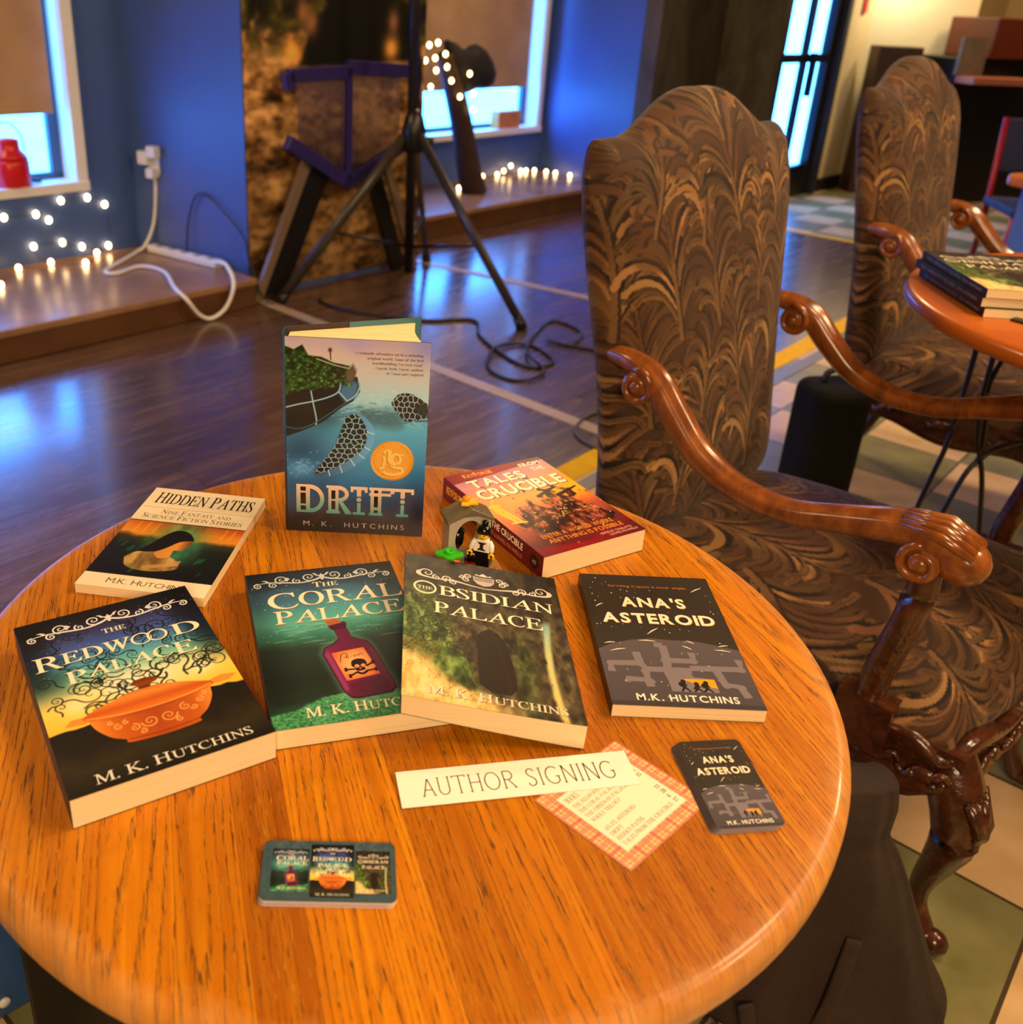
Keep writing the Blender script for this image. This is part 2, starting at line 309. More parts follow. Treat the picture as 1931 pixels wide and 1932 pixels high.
GLYPHS = r"""A4b+w+w+w,b,f,d,n,g-b,u1e3s1j3s2y,q3f,g3o,d4a,b4b+w0y+w0y,b1l,d1r,h1s,l1s,w1j.m.v.m.p.k-z-j-q,p-r,j-v,f.n,b.n+w|.w.x1h.x0q1y~a0z/t+s/h+u.z,a.v,l.i,b-c+s,l+w,a,h+w,x,e-u-d.l.v/a.t0j.m0r-z0t-i0p-g0k-o/r-j/f,v/a,h/f,c/o,c0a,j0m,u0v-u1c.y1c/m0y0e0j0j/i0k,p0o,l0v,o0z,i0p+z|.a,k.k,o.v,x.v.r.c.j-q-x-m-g-o,u-s,n~B2c+w+w+w,c,j,d,q,h,v,v,w2k,v2v,s3b,k3g+w3i+w3o.s3o/v3l0s3d1i2q1r1x1s1h1n0t1a0i0h0a0y/t1l/j1u.w2b.g2c-p2b-h1u,t1o,n0z,e0f+y/g+w|.n0d/c0e/y0k0f0q0l0x0o1f0m1z0h2m/x2w/k3c.m3e.f3d.c2z.a2k-z0i.d0e|.w,f/x,j0g,n0o,u0t-c0v-m0t.j0m/a0b/l/t/p/b/t.d/t.a/s-z/o-z,p.b,k.g,h~b1k,l+r,l2p,i2y+w3d+w3k.a3k.a0m.w1b/k1d0l0v0y0h1h/n1j.b0v,s/u+w.x+s.k+t-m,i|.t,c/j,j/o,r/u.n/o0a/c0l.u0n.h0i.a/w.c,m.j,f~C2t/z+s/b+u.f,b-l,n,u-e,i-y+z.v+w/q,a0v,h1o,r2f-f2u-z3i/b3r/z3s1n3j1s3l1v3q2b3q2e1j1y1j1t2c1p2k1d2y0o3g/v3j/e3g.w3d.h2u-q1z-i1h-d0c-i.t-t-r.a-g.u,o/r,f0d,e0w,g1m,n2a,y2m-o2t-j2f,q1p,c0w+u~c0g.d+s-i+w,k,q+x-w+x.w,f/u-d0u-z1c.y1c/i0z/y0o0d/x0b/o/q/g/c/i.w/p.t0p.i0u-v0p-n/z-k.z-p-p-v-d.m,o/h,o0a-b0g,w/q,f.y+v~D3j+w+w+w,c,j,d,q,h,v,u,x2g,w2s,t3b,l3g+w3i+x3o.v3o/x3m0w3e1r2s2a2k2q1s2x1h3c0v3i/x3j/b3h.r3b-x2q-f2a,r1q,l0u,b0h+y/f+w|/e,g/q,g0k,l1a,u1n-h1y.g2b.z2a/u1w0q1r1f1d2e0u2n0j2v/w3a/j3d.m3e.d3a.a2q-y,u.a,o.f,k.o,h~d1k-w+s,v,a,d,z+w.h,d/u,p0n-o1c.l1b/g0n/f2s/b2z.l3d.l3k0v3k0v,w1a,l1k,i1k,b/g+s/g,n.w,b.k+u|.j,i.w,o/g-d/g/w.y0i.k0n.c0l-s0a-m.k-r,v.c,k~E2n+w+w+w,c,n,f,q,h,t,p,w2g,w2s,s3b,k3g+w3i+w3o1t3o1w1x1r1x1n2k1f2v0t3c0a3e.o3e.g3d.b2z.a2p-z0e/h0e/w0i0e0o0h0t0j1g0p1g0m.n0h.n0b/k/t/s/e/u-z/u-y,x.b,l.i,h/q,g0r,j1f,n1p,u1y-e2h-z2n-z2g+w~e0g.c+s-h+w,j,q+z-l+w.m+z/l,k0f-i0z.d1d.t1b/r0n0e/l0f.p-m.p-q-m.c,u.v,o/g,q0a-h0g-b/r,h.y+w|-m/b.w/b.v0e.q0q.f0u-u0p-o0c~F1n+w+w+w,c,j,d,q,h,u,s,x2g,w2s,t3b,k3g+w3i+w3o1k3o1n1t1h1t1d2g0w2t0s2x0g3c.n3e.e3b.b2w.a0d/e0e/r0h0a0o0g1g0m1g0l.l0f.l0b/f/t/p/f/t.a/t.b,p.g,g.n,d/d,b/e+w~f/z+w+w+w,d,k,j,m-c,m0l+x0l+x1a,m1a,o2g-a3b-x3n/h3k/y2t/y2g/r1v/d1t.t2a.s2m.x3a.t3e.g3c.b2p.b1a.z1a.z0l.b0l.c,q.g,h.x,d.x+w~G3x0k+s/j+u.k,c-o,o,w-e,i-y+z.w+w/r+z0w,g1p,r2g-e2v-z3j.m3o/s3s0m3r2d3e2m3h2q3q2v3q2y1h2t1h2h2e1q2v0v3f/w3j/j3i.y3f.n2z-w2i-l1l-h0y-e/v-i.t-n.d.c-d.m,t.y,l/k,f/y,c0m,b1a,c1r,l1w,t1x.m1v/b1o/h0s/k0s/q3x/q3x/k3i/h3e/e3b.z3b,l2m,d1v+x1d+t~g0w.b)o,v)r,k)w+y*i+z*z,t+l,c,a,b,q,i-c-i-r,p.c,d.r+z/j,d0a,u0t-v1c.r1c/m0x0w0x0w0h0b0h0l/g0i.q0a.d/e-r-q-n-h-b-p,s/o,p0m,g0v+o0u*t0d)z/p)t|.g-x.r.c.u.h.y/j.u0l.m0t.g0u-r0l-n/j-r.h-v.c|.h)y/g*a/u*i/z*u/x+c/i+h-g+h,x*x-a*i-m*a~H3r+w+w+w,c,j,d,q,h,u,s,w2g,w2s,s3b,k3g+w3i+w3o.y3o.y3i.m3h.f3d.a2p-z0k.b0f.k0e1g0e1n0f1p2g1o2u1l3b1g3f0o3i0p3o3q3o3q3i3d3h2x3d2s2q2q-e2r,p2u,j3c,e3q,c3r+w0p+w0p,c1b,d1i,h1n,s1o/l1l/r1d/t.h/t.a/r-z,p.b,j.g,f.y,c.y+w~h1p+w+w+w,d,i,h,l,u,k2r,f3b+w3d+w3k.a3k.a0h.m0t.z1b/p1d0k0y0w0j1a/j1b,p1g,f1p,d1p+w.x+w.x,d/g,f/k,l/l,u/k/y/g0g.x0j.h0c.a/t.a,p.f,f.o,d.o+w~I.z+w+w+w,c,j,d,q,h,u,s,x2g,w2s,t3b,k3g+w3i+w3o.z3o.z3i.m3h.f3d.b2q-z-e-z,s.d,j.l,e.z,c.z+w~i.o-g1w,q2c,k2r,q3h-g3n-v3h.b2r-v2c|+w+w+w,d,i,h,l,u,k0h,i0p+x0s+x1a.a1a.a,p.f,f.o,d.o+w~J/v-j+s,v+t,k+z,b,h+w,u+x-a,c-g,h-h,q-f,y,w-b,e-j,a-q,e-s,q-t2s-s2y-n3d-g3g,q3i,q3o/v3o/v3i/j3h/d3e.y2s.x.c.w-n.r,q.h,a-s+t~j/k.o1w-y2d-s2s-y3i.o3o/d3i/k2s/d2d|-j)o,k)v+y*h+w*s,b+f,t+j-f*y-a*a-n)z-u*l-v0g-s0o-e0t-e1a/k1a/j*x.w*a.m)t~K3q+w+w+w,c,j,d,q,h,u,s,w2g,w2s,s3b,k3g+w3i+w3o.x3o.x3i.h3g.c3b.b2x-z0e.c0a0j2g0s2s0u2x0s3e0k3i0b3i0b3o2t3o2t3j2g3g1t2y/a0g2g,u3a,f3q,b3q+w0i+w0i,b0t,c1a,f1b,j0z,p0q-b.g/q.c/s-z/r-y/p-z,q.c,j.h,f/b,c/b+w~k1u+w+w+w,d,i,h,l,u,l2r,g3b+x3d+x3k.a3k.a.r/p0i/o0p.z0s.z1a1h1a1h0s0m0l/g/i1h,l1u,d1u+w/b+w/b,d/m,g/n,m.g.h.a.c.a,p.f,f.o,d.o+w~L2n+w+w+w,c,j,d,q,h,v,u,w2g,w2u,t3b,k3g+w3i+w3o.x3o.x3j.m3h.f3d.a2q-y-k.a,p.g,i.r,g0c,g1b,k1s,t1z-e2i.b2n.b2j+w~l.o+w+w+w,d,i,h,l,u,k2r,g3b+x3d+x3k.a3k.a,p.f,f.o,d.o+w~M4v+w+w+w,c,i,d,q,h,u,s,y2g,y2r,u3b,m3g+y3i+y3o.a3o0i-r2s3o4v3o4v3i4i3h4b3d3x2q3v-e3w,p3z,j4h,e4v,c4v+w1u+w1u,b2g,d2m,h2r,v2t2j0c+w/y+w-k2j-i,v-k,n-o,h-u,e.j,b.j+w~m4l+w+w+w,d,i,h,l,u,k0g,f0q+w0t+w1a-z1a-z0g.l0t.y1a/m1d0d1a0p0s0w0e1i0s1w1a2m1d3h0y3t0j3x/j3x,p4c,f4l,d4l+w1v+w1v,d2g,h2i,u2h/y2d0g1v0j1m0h0y/u0y,p1d,f1l,d1l+w.w+w.w,d/h,h/k,u/j/y/f0g.w0j.g0c-z/t-z,p.e,f.m,d.m+w~N3i2b+r-k2a-i-d-j,o-m,i-r,f.j,c.k+w+w+w+w,c,i,d,p,h,u,u,x2m,w2t,r2z,h3h+w3i+w3o-m3o1v-r1x2h1v2w1s3c1n3f0v3i0v3o3i3o3i3i2x3h2p3d2k2s2h+r~n1p+w+w+w,d,i,h,l,u,k0g,f0q+w0t+w1a.a1a.a0h.l0t.z1b/p1d0k0y0w0j1a/j1c,k1g,f1p,d1p+w.x+w.x,d/g,f/k,l/l,u/k/y/g0g.x0j.h0c.a/t.a,p.f,f.o,d.o+w~O3j/r+s.k+x-r,g-a,s,n-j,d.d+x.x+w/r+y0k,d1d,q2c-c2q-q3c.g3l.x3q/p3s0b3s0w3n1p3e2f2r2t2a3c1h3h0o3j/y3i/h3c.j2t-n2f,u1v,k1j,c0w+w0h+t|/p,a0d,c0q,i1b,s1k-e1r-t1x.k2b/v1z0p1w1i1n2f1h2p1b2w0l3g/s3k.w3f.j2w-y2j-p1t-j1a-e/r-g.t-j.d-n-r-y,w.f,o.w,e~o0u.i+s-l+w,s,i,a-l+w.k,a/k,s0n-l0z.i1d/f0z0g0f0r/k0u.k0r-l0g,q/g+w|.i,b.q,c/a,n/e.k.z0i.v0p.i0v.b0t-r0i-m.k-r,n.b,c~P1s+w+w+w,c,j,d,q,h,u,u,w2k,v2u,s3b,k3g+w3i+w3o.x3o/y3l0t3d1i2p1r1v1s1f1r0x1l0k0z0a0j/s/p/o.d/o-z/m-z,q.c,j.i,f/c,c/c+w|.p/w/d/x/x0e0e0k0j0s0m1b0m1l0h2f/z2s/o3b.y3f.p3f.f3e.b2x-z0f.b/y~p1j+w)o+w)v,j*c,l*v,l0e,i0o+x0t+x1a-y1a-y0f.i0s.v1b/k1d0c0z0s0o1g/l1i-z0x,r0b+w/i+s.k,a.a,k.c*g.i)x.v)v.v)o|.v,i/d,k/n,v/t.k/o/z/e0k.w0m.g0d.a/t.a,z.f,q~Q4c1t)s0t)v.q*h-y*e-i)u-d)z.s+v-t,e-j,l,r-d,e.a,a.o+w/i+x0c,e1e,r2d-d2r-q3c.n3o/e3s/y3s1d3j1v2z2k2k2w1s3a1i3g0i3g/d2x.a2p-m1v,o1i,f0t+y0e+u/e+r.q+c/e+d/y+a2j*m2u*o3e*t3n+a3w+l4c+h3j*h2u)y2d)t|/p,b0a,c0k,f0t,l1j-d1u.d1x.t1z0b1v1h1m2e1g2o0z2v0j3g/q3j/a3h.t3e.h2v-w2i-o1s-i1a-e/z-e/i-j.c-n-q-y,w.f,o.v,e~q1k.k)o.k)v/b)z/f*g/g,i.v+z-w+s-d+w,o,h,d,y+x-t,a/h,l0d-m0z.i1d.v1b/u0n0q1e0v1e0v*h1a)x1k)v1k)o|.m,j.z,n/g,z/d0j.x0q.m0t-x0m-s0e-m.l-s,w-w,p~R3j+w+w+w,c,j,d,q,h,v,v,w2k,v2v,s3b,k3g+w3i+w3o/r3n0e3l0z3d1o2p1t2g1x1x1y1e1r0o1c0c0f/t2h,t2t,g3j,c3i+w1q+w/d/q-z/r-z,q.c,j.h,f/b,b/b+w|.s0a/s0d0c0h0j0n0o0u0r1c0s1m0q1w0j2l/z2w/l3c.s3e.f3c.b2w-z0b~r0j+w+w+w,d,i,h,l,u,k0h,i0p+x0s+x1a-z1a-z0a.k0q.x1a/s1c0d0x0j0g0h/x0a/q/j/p.r0e.g/w.b/j.b,o.f,h.v,d.v+w~S0p.q+s-w+u,r,c,l+z,i+t,d+t+w.h,b.h,l-i,s,y,z,q-r,e.l,b.z,e/j,m/o,z/m-t/d.i.n.z,s0o,i1a,c1m+y2g,d2z,q3m-d3r.g3s/i3l/o3m/r3r/w3r0c1l/x1l/u1w/k2p/e2w.p3g-z3j-m3h-d3a,z2q-a2c-h1p-y0w/v/f0j.k0n-y0o-b0f,j/o+w~s/n-u+s,m,a,d+s+w+s+w-p,e-p,m,v-h,e.b,f.j,l.l,v.e-j,r.f,e.r+x/f+y/y,j0r-c1c-t1d.u0x/c1d/i1d/i/n/b/n.t0f.a0t-i0r-a0i-e/s/b.p/n-u/m,y/b,e.s+x~T2k-l+w-l,c-w,c.g,g.k,l.m,s.q2z.k3d-z3e-c3b,s2y,i2o,d1r+w1s+w3o2h3o2k1r2f1r1x2o1q2x1k3a0w3d0a3e/w3d/u2y/s,s/u,l/y,g0j,c0y,c0y+w~t/f-p+s,w+w,l,h,i-b,i0m+w0m+w0v-r2w-x2w-x1a.z1a.z0m-x0m-y,v.b,p.i,n.o,p.y-c/f,y.u,g.g+w~U3n0a+s/m+t.m,a-s,o-e-h,z-y,y.n,y2v,v3b,q3f+w3j+w3o/c3o/d3j.t3i.k3f.d2s.b/b.c-x.g-j.k-b.w,q/l,i0d,g0s,h1k,q1v-e1y-v2a2m1x2w1t3d1n3g0x3j0x3o3m3o3n3j3c3i2w3f2s3b2p2t2m.b2g,x1x,i1l+z0v+t~u1q-v+s-a+x,o,m,l-m,k0f,f0q+w0t+w1a.a1a.b,x.h,n.p,l.x,n/l,y/l0f/f0q.v0t.v1a1a1a1b,u1e,n1q,j1q,b/l+s/l,n.t+x~V3t.n+s-a2q,s3d,k3h+w3i+w3o.y3o.y3j.p3i.h3g.e3d.d2u/f-l1y2b2f2q2g2z2e3e1x3h1k3i1j3o3t3o3s3i3h3e2x2s.u+s~v0y.g+s,l0e,e0q+w0s+w1a.q1a.q0t.g0s.b0l.z-x/x0j/v0o/h0t/h1a0y1a0y0t0q0p0i0d.o+s~W6f.o+s-a2q,s3d,j3h+w3j+w3o.y3o.y3j.q3i.h3g.f3d.d2u/e-u0y1t0t2q0o3a0d3h/q3j/q3o2p3o2o3j2d3h1y3f1w3a1w2t2w-w4o2a4t2p4t3a4r3d4m3g3w3j3w3o6f3o6f3j5t3e5h2l2l+s2g+s1c1a.t+s~w3k.b+s,i0g,d0o+w0s+w1a.i1a.i0s-z0p-y0g.u-z/n/t/g0o.v0t.v1a1k1a1k0s0z0p0y0l1p.f2l0i2i0q1y0t1y1a3k1a3k0t3e0r2y0h1c+s0v+s/t/d.j+s~X3p+w+w+w,b,f,d,o,h,w,o/f/r-s2h-h2v-b3b,q3h+z3j,a3o/k3o/k3i.x3i.s3f.p3c.p2x.u2m/z0m1i2e1r2w1p3e1f3i0u3j0u3o3m3o3l3j2y3f2m2u0g0a2f,r2l,l2u,f3p,b3p+w0d+w0c,b0q,c0y,f0z,n0s-c/n/e.d-j-u,q-x,h.k,c.v,b.u+w~x1c+w+w+w,c,n,m-v.d,n0f+w0s+w1a.p1a.p0t.i0s.d0n.v/g/r0m/o0r/d0t/d1a0y1a0y0t0i0k/c.x0r,j1c,d1c+w.j+w.j,d.t,e.w,j.c-t-f,l-k,d-t,c-t+w~Y3q.i+w.j,b/b,e/g,h/j,l/l,y/l/e-h2q,s3d,k3g+w3i+w3o/f3o/e3i.q3g.l3e.k2w.q2j0h/t1r1z1z2t1z2y1x3c1o3h0z3i0z3o3q3o3q3i3e3e2t2r0o/g0o,n0s,h0x,e1u,b1t+w~y0y,v)o,i)r+z)z+w*m+y*v,j+e,x+d-e*u-f*i-n*h.b*y.h+u,n0e,g0q+x0s+x1a.r1a.r0s.f0r.c0k/b-v/x0k/u0r/i0s/i1a0y1a0y0s0r0q0j0d.h*p-t)v~Z2m,b+w+z,a0f3d-v3d-a2z,n2r,h2j,b1r+w1r+z3o1u3o1v3l-o,i0f,i1h,m1o,q1w,x2c-j2h-z2m-z2j+w~z0f+w+w+w,c.l0q-c0n,r0d,j/l,c/l,e1a0f1a0f0r-t,h/b,k/p,v/y-q0f-q0c+w~01i.p+t-i,b,m,w,a.e+w/w,a1n,m2v-i3q.p3x/w3q0r2v1e1n1i/v1e.e0r,w/v,b|.p,m/c,s/k-j/p/v/k2i/d2z.p3e.c2z-u2i-p/v-u-j.c,s~11b,m+w,m,l-q,m-x,v-y2t-e1x,r1p,j1p,b1v+w2k-b2x.j3w/p3w/q,w/w,n1b,l1b+w~21e+w+w+w-a.o/x/c0y/f2a.z2y.o3f.c3f-o2t-i1i,t1j,h1o,a1x+x2k,b2z,t3p-p3w.y3w/x3q0n3d0w2m0x1w0r1d/r/u,x-c/v-d0h-n0n.f1e.f1d+w~31g.g+t-e+w,l,e,a,p+w-h,d-t,v-y-a-c-q,q.s,p/j-e/n.m/c/f.f/p-d/q-d0i.f0i.y0t/g1p/d2s.x3b.o3f-w3c-n2n-k1n,i1t,b2b+y2n,h3h,y3r-v3x.z3w0h3l0u2w0z2c0s1d0f0p/h0c0e/u0y/f1e.t1g-v1a-a0i,h/j+w~41s-s+w-s,l.j,m.u,r.y-a.y-y+w-y+w.p/a3u0o3u0o.r1s.r1s-y0o-y0p-a0v,p1q,l1q+w|,q.r.y.r/a2t~51b.d+t-k+u,p,b,c,l+w,y,a-o,t-w,w-g-g,t-t,o.m,q/b-b/i-z/g/a.t/s-v/y,p/t,c/y,l3u0q3u0s1u0b1u/x2i/r2o-e2p,z0n.f0r/w0j0p/t0z.w0z-q0m,r/k+z~61e.q+t-w+w-e,e,k-a+y.j+x0l,h1z-c3e.h3v/r3w0j3q0u3h0z2w0y2j0n1z/r1v/o2q/h3d.y3g.i3b-s2b-l0i.f0r.z0t0g0k0w/u1b/k1d-w0v,x0e,e/t+y|.r,m/a,p/i,y/p.i/h/q.z/y.o0b-x/w-l/n-n.d-u-f.e,r~71f-f+w0e2p,z2o,r2h,n1m+w1m+x3u1f3u1f3g.e+w~81k.o+t-j+x,n,j,a-b+w-x+z.o,i/b-m/w,r0n,f1h,d2d,j2w-e3q.s3x0d3p0x2t1b1z0v1d/o0e0z/e1h.p1k-z1f-a0r,i/t+x|.x0o/o1h/q2h/f3c.k3g.b3b-v2s-s1t-z1d|.q,k/d,m/n,u/u-f/v.a/m.r.g/l-n.p-k-n-o-a-x,q~91e-z+t-d+w,p,d,f,s,f-g,k-m,s-q-b,z-o,o.b,l.s,r/e-g/m.g/q/r.z/d.i.y-p.y,u/g,f/v,a0g+w1p,e2q,u3k-r3v.u3x/n3s0d3h0v2i1e0u1d/h0u-s0g,t/d+y|.n/s/e/y/q0m/n1s/h2n.y3a.m3e.b3b-t2s-m1h-t0c.b/v"""
# ------------------------------------------------------------------ room frame: t runs along the window wall, n points into the room
TX, TY = 0.66, 0.7513
ROOM = Matrix(((TX, TY, 0, 0), (TY, -TX, 0, 0), (0, 0, 1, 0), (0, 0, 0, 1)))    # (t, n, z) -> world
def RP(t, n, z=0.0): return ROOM @ Vector((t, n, z))
def RMB(): return MB()
def rbuild(mb, name, m, parent=None, bevel=0):
    mb.v = [tuple(ROOM @ Vector(p)) for p in mb.v]
    return mb.build(name, m, parent, bevel)
ROOM_ANG = math.atan2(TY, TX)
def room_thing(name, label, cat, t, n, z=0, group=None, extra=0.0):
    return thing(name, label, cat, RP(t, n, z), ROOM_ANG + extra, group)
# note: a thing placed with rz=ROOM_ANG has local +x along t and local -y along n

# dark vinyl planks
g = NT('floor_planks', 0.22)
v = g.mapping(g.obj, rot=(0, 0, -ROOM_ANG))
o = g.xyz(v)
row = g.math('FLOOR', g.math('DIVIDE', o[1], 0.155))
sh = g.math('ADD', o[0], g.math('MULTIPLY', g.white(row), 1.3))
col_ = g.math('FLOOR', g.math('DIVIDE', sh, 1.22))
pid = g.math('ADD', g.math('MULTIPLY', row, 7.31), g.math('MULTIPLY', col_, 3.7))
gr = g.noise(g.comb(g.math('MULTIPLY', o[0], 3.0), g.math('MULTIPLY', o[1], 34.0), pid), 1.0, 5, 0.6, 0.6)
base = g.ramp(gr, [(0.25, rgb(66, 48, 42)), (0.55, rgb(94, 70, 58)), (0.8, rgb(116, 88, 74))])
tint = g.ramp(g.white(pid), [(0, (0.72, 0.7, 0.7)), (1, (1.1, 1.05, 1.0))])
c = g.mix(1.0, base, tint, 'MULTIPLY')
fy = g.math('FRACT', g.math('DIVIDE', o[1], 0.155)); fx = g.math('FRACT', g.math('DIVIDE', sh, 1.22))
seam = g.math('MAXIMUM', g.math('LESS_THAN', fy, 0.018), g.math('LESS_THAN', fx, 0.003))
g.col(g.mix(seam, c, rgb(30, 20, 16)))
g.b.inputs['Specular IOR Level'].default_value = 0.8
g.val(g.b.inputs['Roughness'], g.math('MULTIPLY_ADD', gr, 0.2, 0.16))
g.bump(g.math('SUBTRACT', gr, seam), 0.12, 0.001)
g.b.inputs['Coat Weight'].default_value = 0.5; g.b.inputs['Coat Roughness'].default_value = 0.14
M_PLANK = g.m
# cream and green tiles
g = NT('floor_tiles', 0.32)
v = g.mapping(g.obj, rot=(0, 0, -ROOM_ANG))
o = g.xyz(v); TS = 0.295
a = g.math('DIVIDE', g.math('SUBTRACT', o[0], 1.168), TS); b = g.math('DIVIDE', g.math('ADD', o[1], 0.037), TS)
par = g.math('MODULO', g.math('ADD', g.math('ADD', g.math('FLOOR', a), g.math('FLOOR', b)), 200.0), 2.0)
nz = g.noise(g.obj, 9.0, 4)
cream = g.ramp(nz, [(0.3, rgb(200, 164, 112)), (0.7, rgb(224, 190, 138))])
green = g.ramp(nz, [(0.3, rgb(112, 110, 66)), (0.7, rgb(144, 138, 90))])
c = g.mix(par, green, cream)
ea = g.math('ABSOLUTE', g.math('SUBTRACT', g.math('FRACT', a), 0.5)); eb = g.math('ABSOLUTE', g.math('SUBTRACT', g.math('FRACT', b), 0.5))
ed = g.math('GREATER_THAN', g.math('MAXIMUM', ea, eb), 0.489)
g.col(g.mix(ed, c, rgb(70, 58, 42)))
g.bump(ed, 0.2, -0.001)
M_TILE = g.m

M_BLUE = mat('blue_wall_paint', rgb(64, 92, 158), 0.45, var=0.06, vs=3)
M_CREAM = mat('cream_wall_paint', rgb(226, 204, 150), 0.6, var=0.04, vs=3)
M_CEIL = mat('ceiling_paint', rgb(150, 130, 105), 0.8, var=0.05)
M_DARKW = mat('dark_wall_paint', rgb(120, 92, 70), 0.7, var=0.1)
M_WHITE = mat('white_frame_paint', rgb(235, 235, 235), 0.4, var=0.02)
M_BLACKM = mat('black_metal', rgb(18, 17, 16), 0.35, var=0.1)
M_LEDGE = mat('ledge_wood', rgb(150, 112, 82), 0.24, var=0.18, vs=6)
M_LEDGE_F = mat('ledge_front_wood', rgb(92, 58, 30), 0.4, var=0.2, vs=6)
M_SHADE = mat('shade_fabric', rgb(176, 140, 96), 0.9, var=0.1, vs=4)
def glass_mat(name, tint=(0.96, 0.99, 1.0), refl=0.08):
    m = bpy.data.materials.new(name); m.use_nodes = True; t = m.node_tree; t.nodes.remove(t.nodes['Principled BSDF'])
    a = t.nodes.new('ShaderNodeBsdfTransparent'); a.inputs[0].default_value = (*tint, 1)
    b = t.nodes.new('ShaderNodeBsdfGlossy'); b.inputs['Roughness'].default_value = 0.02
    x = t.nodes.new('ShaderNodeMixShader'); x.inputs[0].default_value = refl
    t.links.new(a.outputs[0], x.inputs[1]); t.links.new(b.outputs[0], x.inputs[2])
    t.links.new(x.outputs[0], t.nodes['Material Output'].inputs[0]); return m
M_GLASS = glass_mat('window_glass')
M_SNOW = mat('outdoor_pale_ground', rgb(225, 232, 236), 0.9, var=0.06, vs=1)

NB, NF = -4.10, -3.42            # back of first alcove, front of the columns
NB2 = -4.42                      # second alcove
NT_ = -1.40                      # where planks meet tiles
CEIL = 3.0
# floors
f = RMB(); f.add([(-4, NT_, 0), (6.37, NT_, 0), (6.37, -4.6, 0), (-4, -4.6, 0)], [(0, 1, 2, 3)])
tag(rbuild(f, 'floor', M_PLANK), kind='structure')
f = RMB()
f.add([(-4, 4, 0), (13, 4, 0), (13, NT_, 0), (-4, NT_, 0)], [(0, 1, 2, 3)])
f.add([(6.37, NT_, 0), (13, NT_, 0), (13, -3.1, 0), (6.97, -3.1, 0), (6.97, -3.55, 0), (6.37, -3.55, 0)], [(0, 1, 2, 3, 4, 5)])
tag(rbuild(f, 'floor_tiled', M_TILE), kind='structure')
f = RMB(); f.box(-4, 6.95, -4.62, 4, CEIL, CEIL + 0.1); f.box(6.95, 13, -3.1, 4, CEIL, CEIL + 0.1); tag(rbuild(f, 'ceiling', M_CEIL), kind='structure')
# window wall: sills, heads, returns, columns
SILL, HEAD = 0.455, 2.45
W1 = (-0.9, 2.285); W2 = (4.25, 6.19)
SILL2 = 0.45
f = RMB()
f.box(-4, W1[0], NB - 0.2, NB, 0, CEIL)
f.box(W1[0], W1[1], NB - 0.2, NB, 0, SILL)
f.box(W1[0], W1[1], NB - 0.2, NB, HEAD, CEIL)
f.box(W1[1], 2.6, NB - 0.2, NB, 0, CEIL)
# splayed return of the first column
f.add([(2.53, NB, 0), (2.655, NF, 0), (2.655, NF, CEIL), (2.53, NB, CEIL)], [(0, 1, 2, 3)])
f.add([(3.78, NF, 0), (3.82, NB2, 0), (3.82, NB2, CEIL), (3.78, NF, CEIL)], [(0, 1, 2, 3)])
f.add([(2.655, NF - 0.004, 0), (3.78, NF - 0.004, 0), (3.78, NF - 0.004, CEIL), (2.655, NF - 0.004, CEIL)], [(0, 1, 2, 3)])
f.box(3.7, W2[0], NB2 - 0.2, NB2, 0, CEIL)
f.box(W2[0], W2[1], NB2 - 0.2, NB2, 0, SILL2)
f.box(W2[0], W2[1], NB2 - 0.2, NB2, HEAD, CEIL)
f.box(W2[1], 6.5, NB2 - 0.2, NB2, 0, CEIL)
f.add([(6.24, NB2, 0), (6.0, -3.4, 0), (6.0, -3.4, CEIL), (6.24, NB2, CEIL)], [(0, 1, 2, 3)])
tag(rbuild(f, 'wall_window', M_BLUE), kind='structure')
# other walls
f = RMB()
f.box(7.95, 9.2, -3.1, -2.98, 0, CEIL)
f.box(9.2, 12.6, -3.1, -2.98, 0, CEIL)
f.box(12.5, 12.6, -3.1, 4, 0, CEIL)
tag(rbuild(f, 'wall_right', M_CREAM), kind='structure')
f = RMB(); f.box(-4.1, -4, -4.6, 4, 0, CEIL); f.box(-4, 13, 4, 4.1, 0, CEIL)
tag(rbuild(f, 'wall_back', M_DARKW), kind='structure')
f = RMB(); f.box(6.0, 6.95, -3.52, -3.4, 0, CEIL); f.box(6.95, 7.95, -3.1, -2.98, 2.35, CEIL); f.box(6.9, 6.96, -3.52, -2.98, 0, CEIL)
g = NT('dark_mural_paint', 0.6)
nz = g.noise(g.mapping(g.obj, scale=(1, 1, 0.35)), 5.0, 5, 0.6, 1.0)
g.col(g.ramp(nz, [(0.3, rgb(36, 30, 24)), (0.5, rgb(66, 58, 38)), (0.75, rgb(88, 80, 74))])); M_MURAL2 = g.m
tag(rbuild(f, 'wall_far', M_MURAL2), kind='structure')
# ledges in the alcoves
def ledge(name, t0, t1, n0, n1, z1):
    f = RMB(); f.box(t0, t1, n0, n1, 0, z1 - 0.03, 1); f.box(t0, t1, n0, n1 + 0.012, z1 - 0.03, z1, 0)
    tag(rbuild(f, name, [M_LEDGE, M_LEDGE_F], bevel=0.006), kind='structure')
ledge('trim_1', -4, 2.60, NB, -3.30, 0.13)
ledge('trim_2', 3.80, 6.20, NB2, -3.72, 0.14)
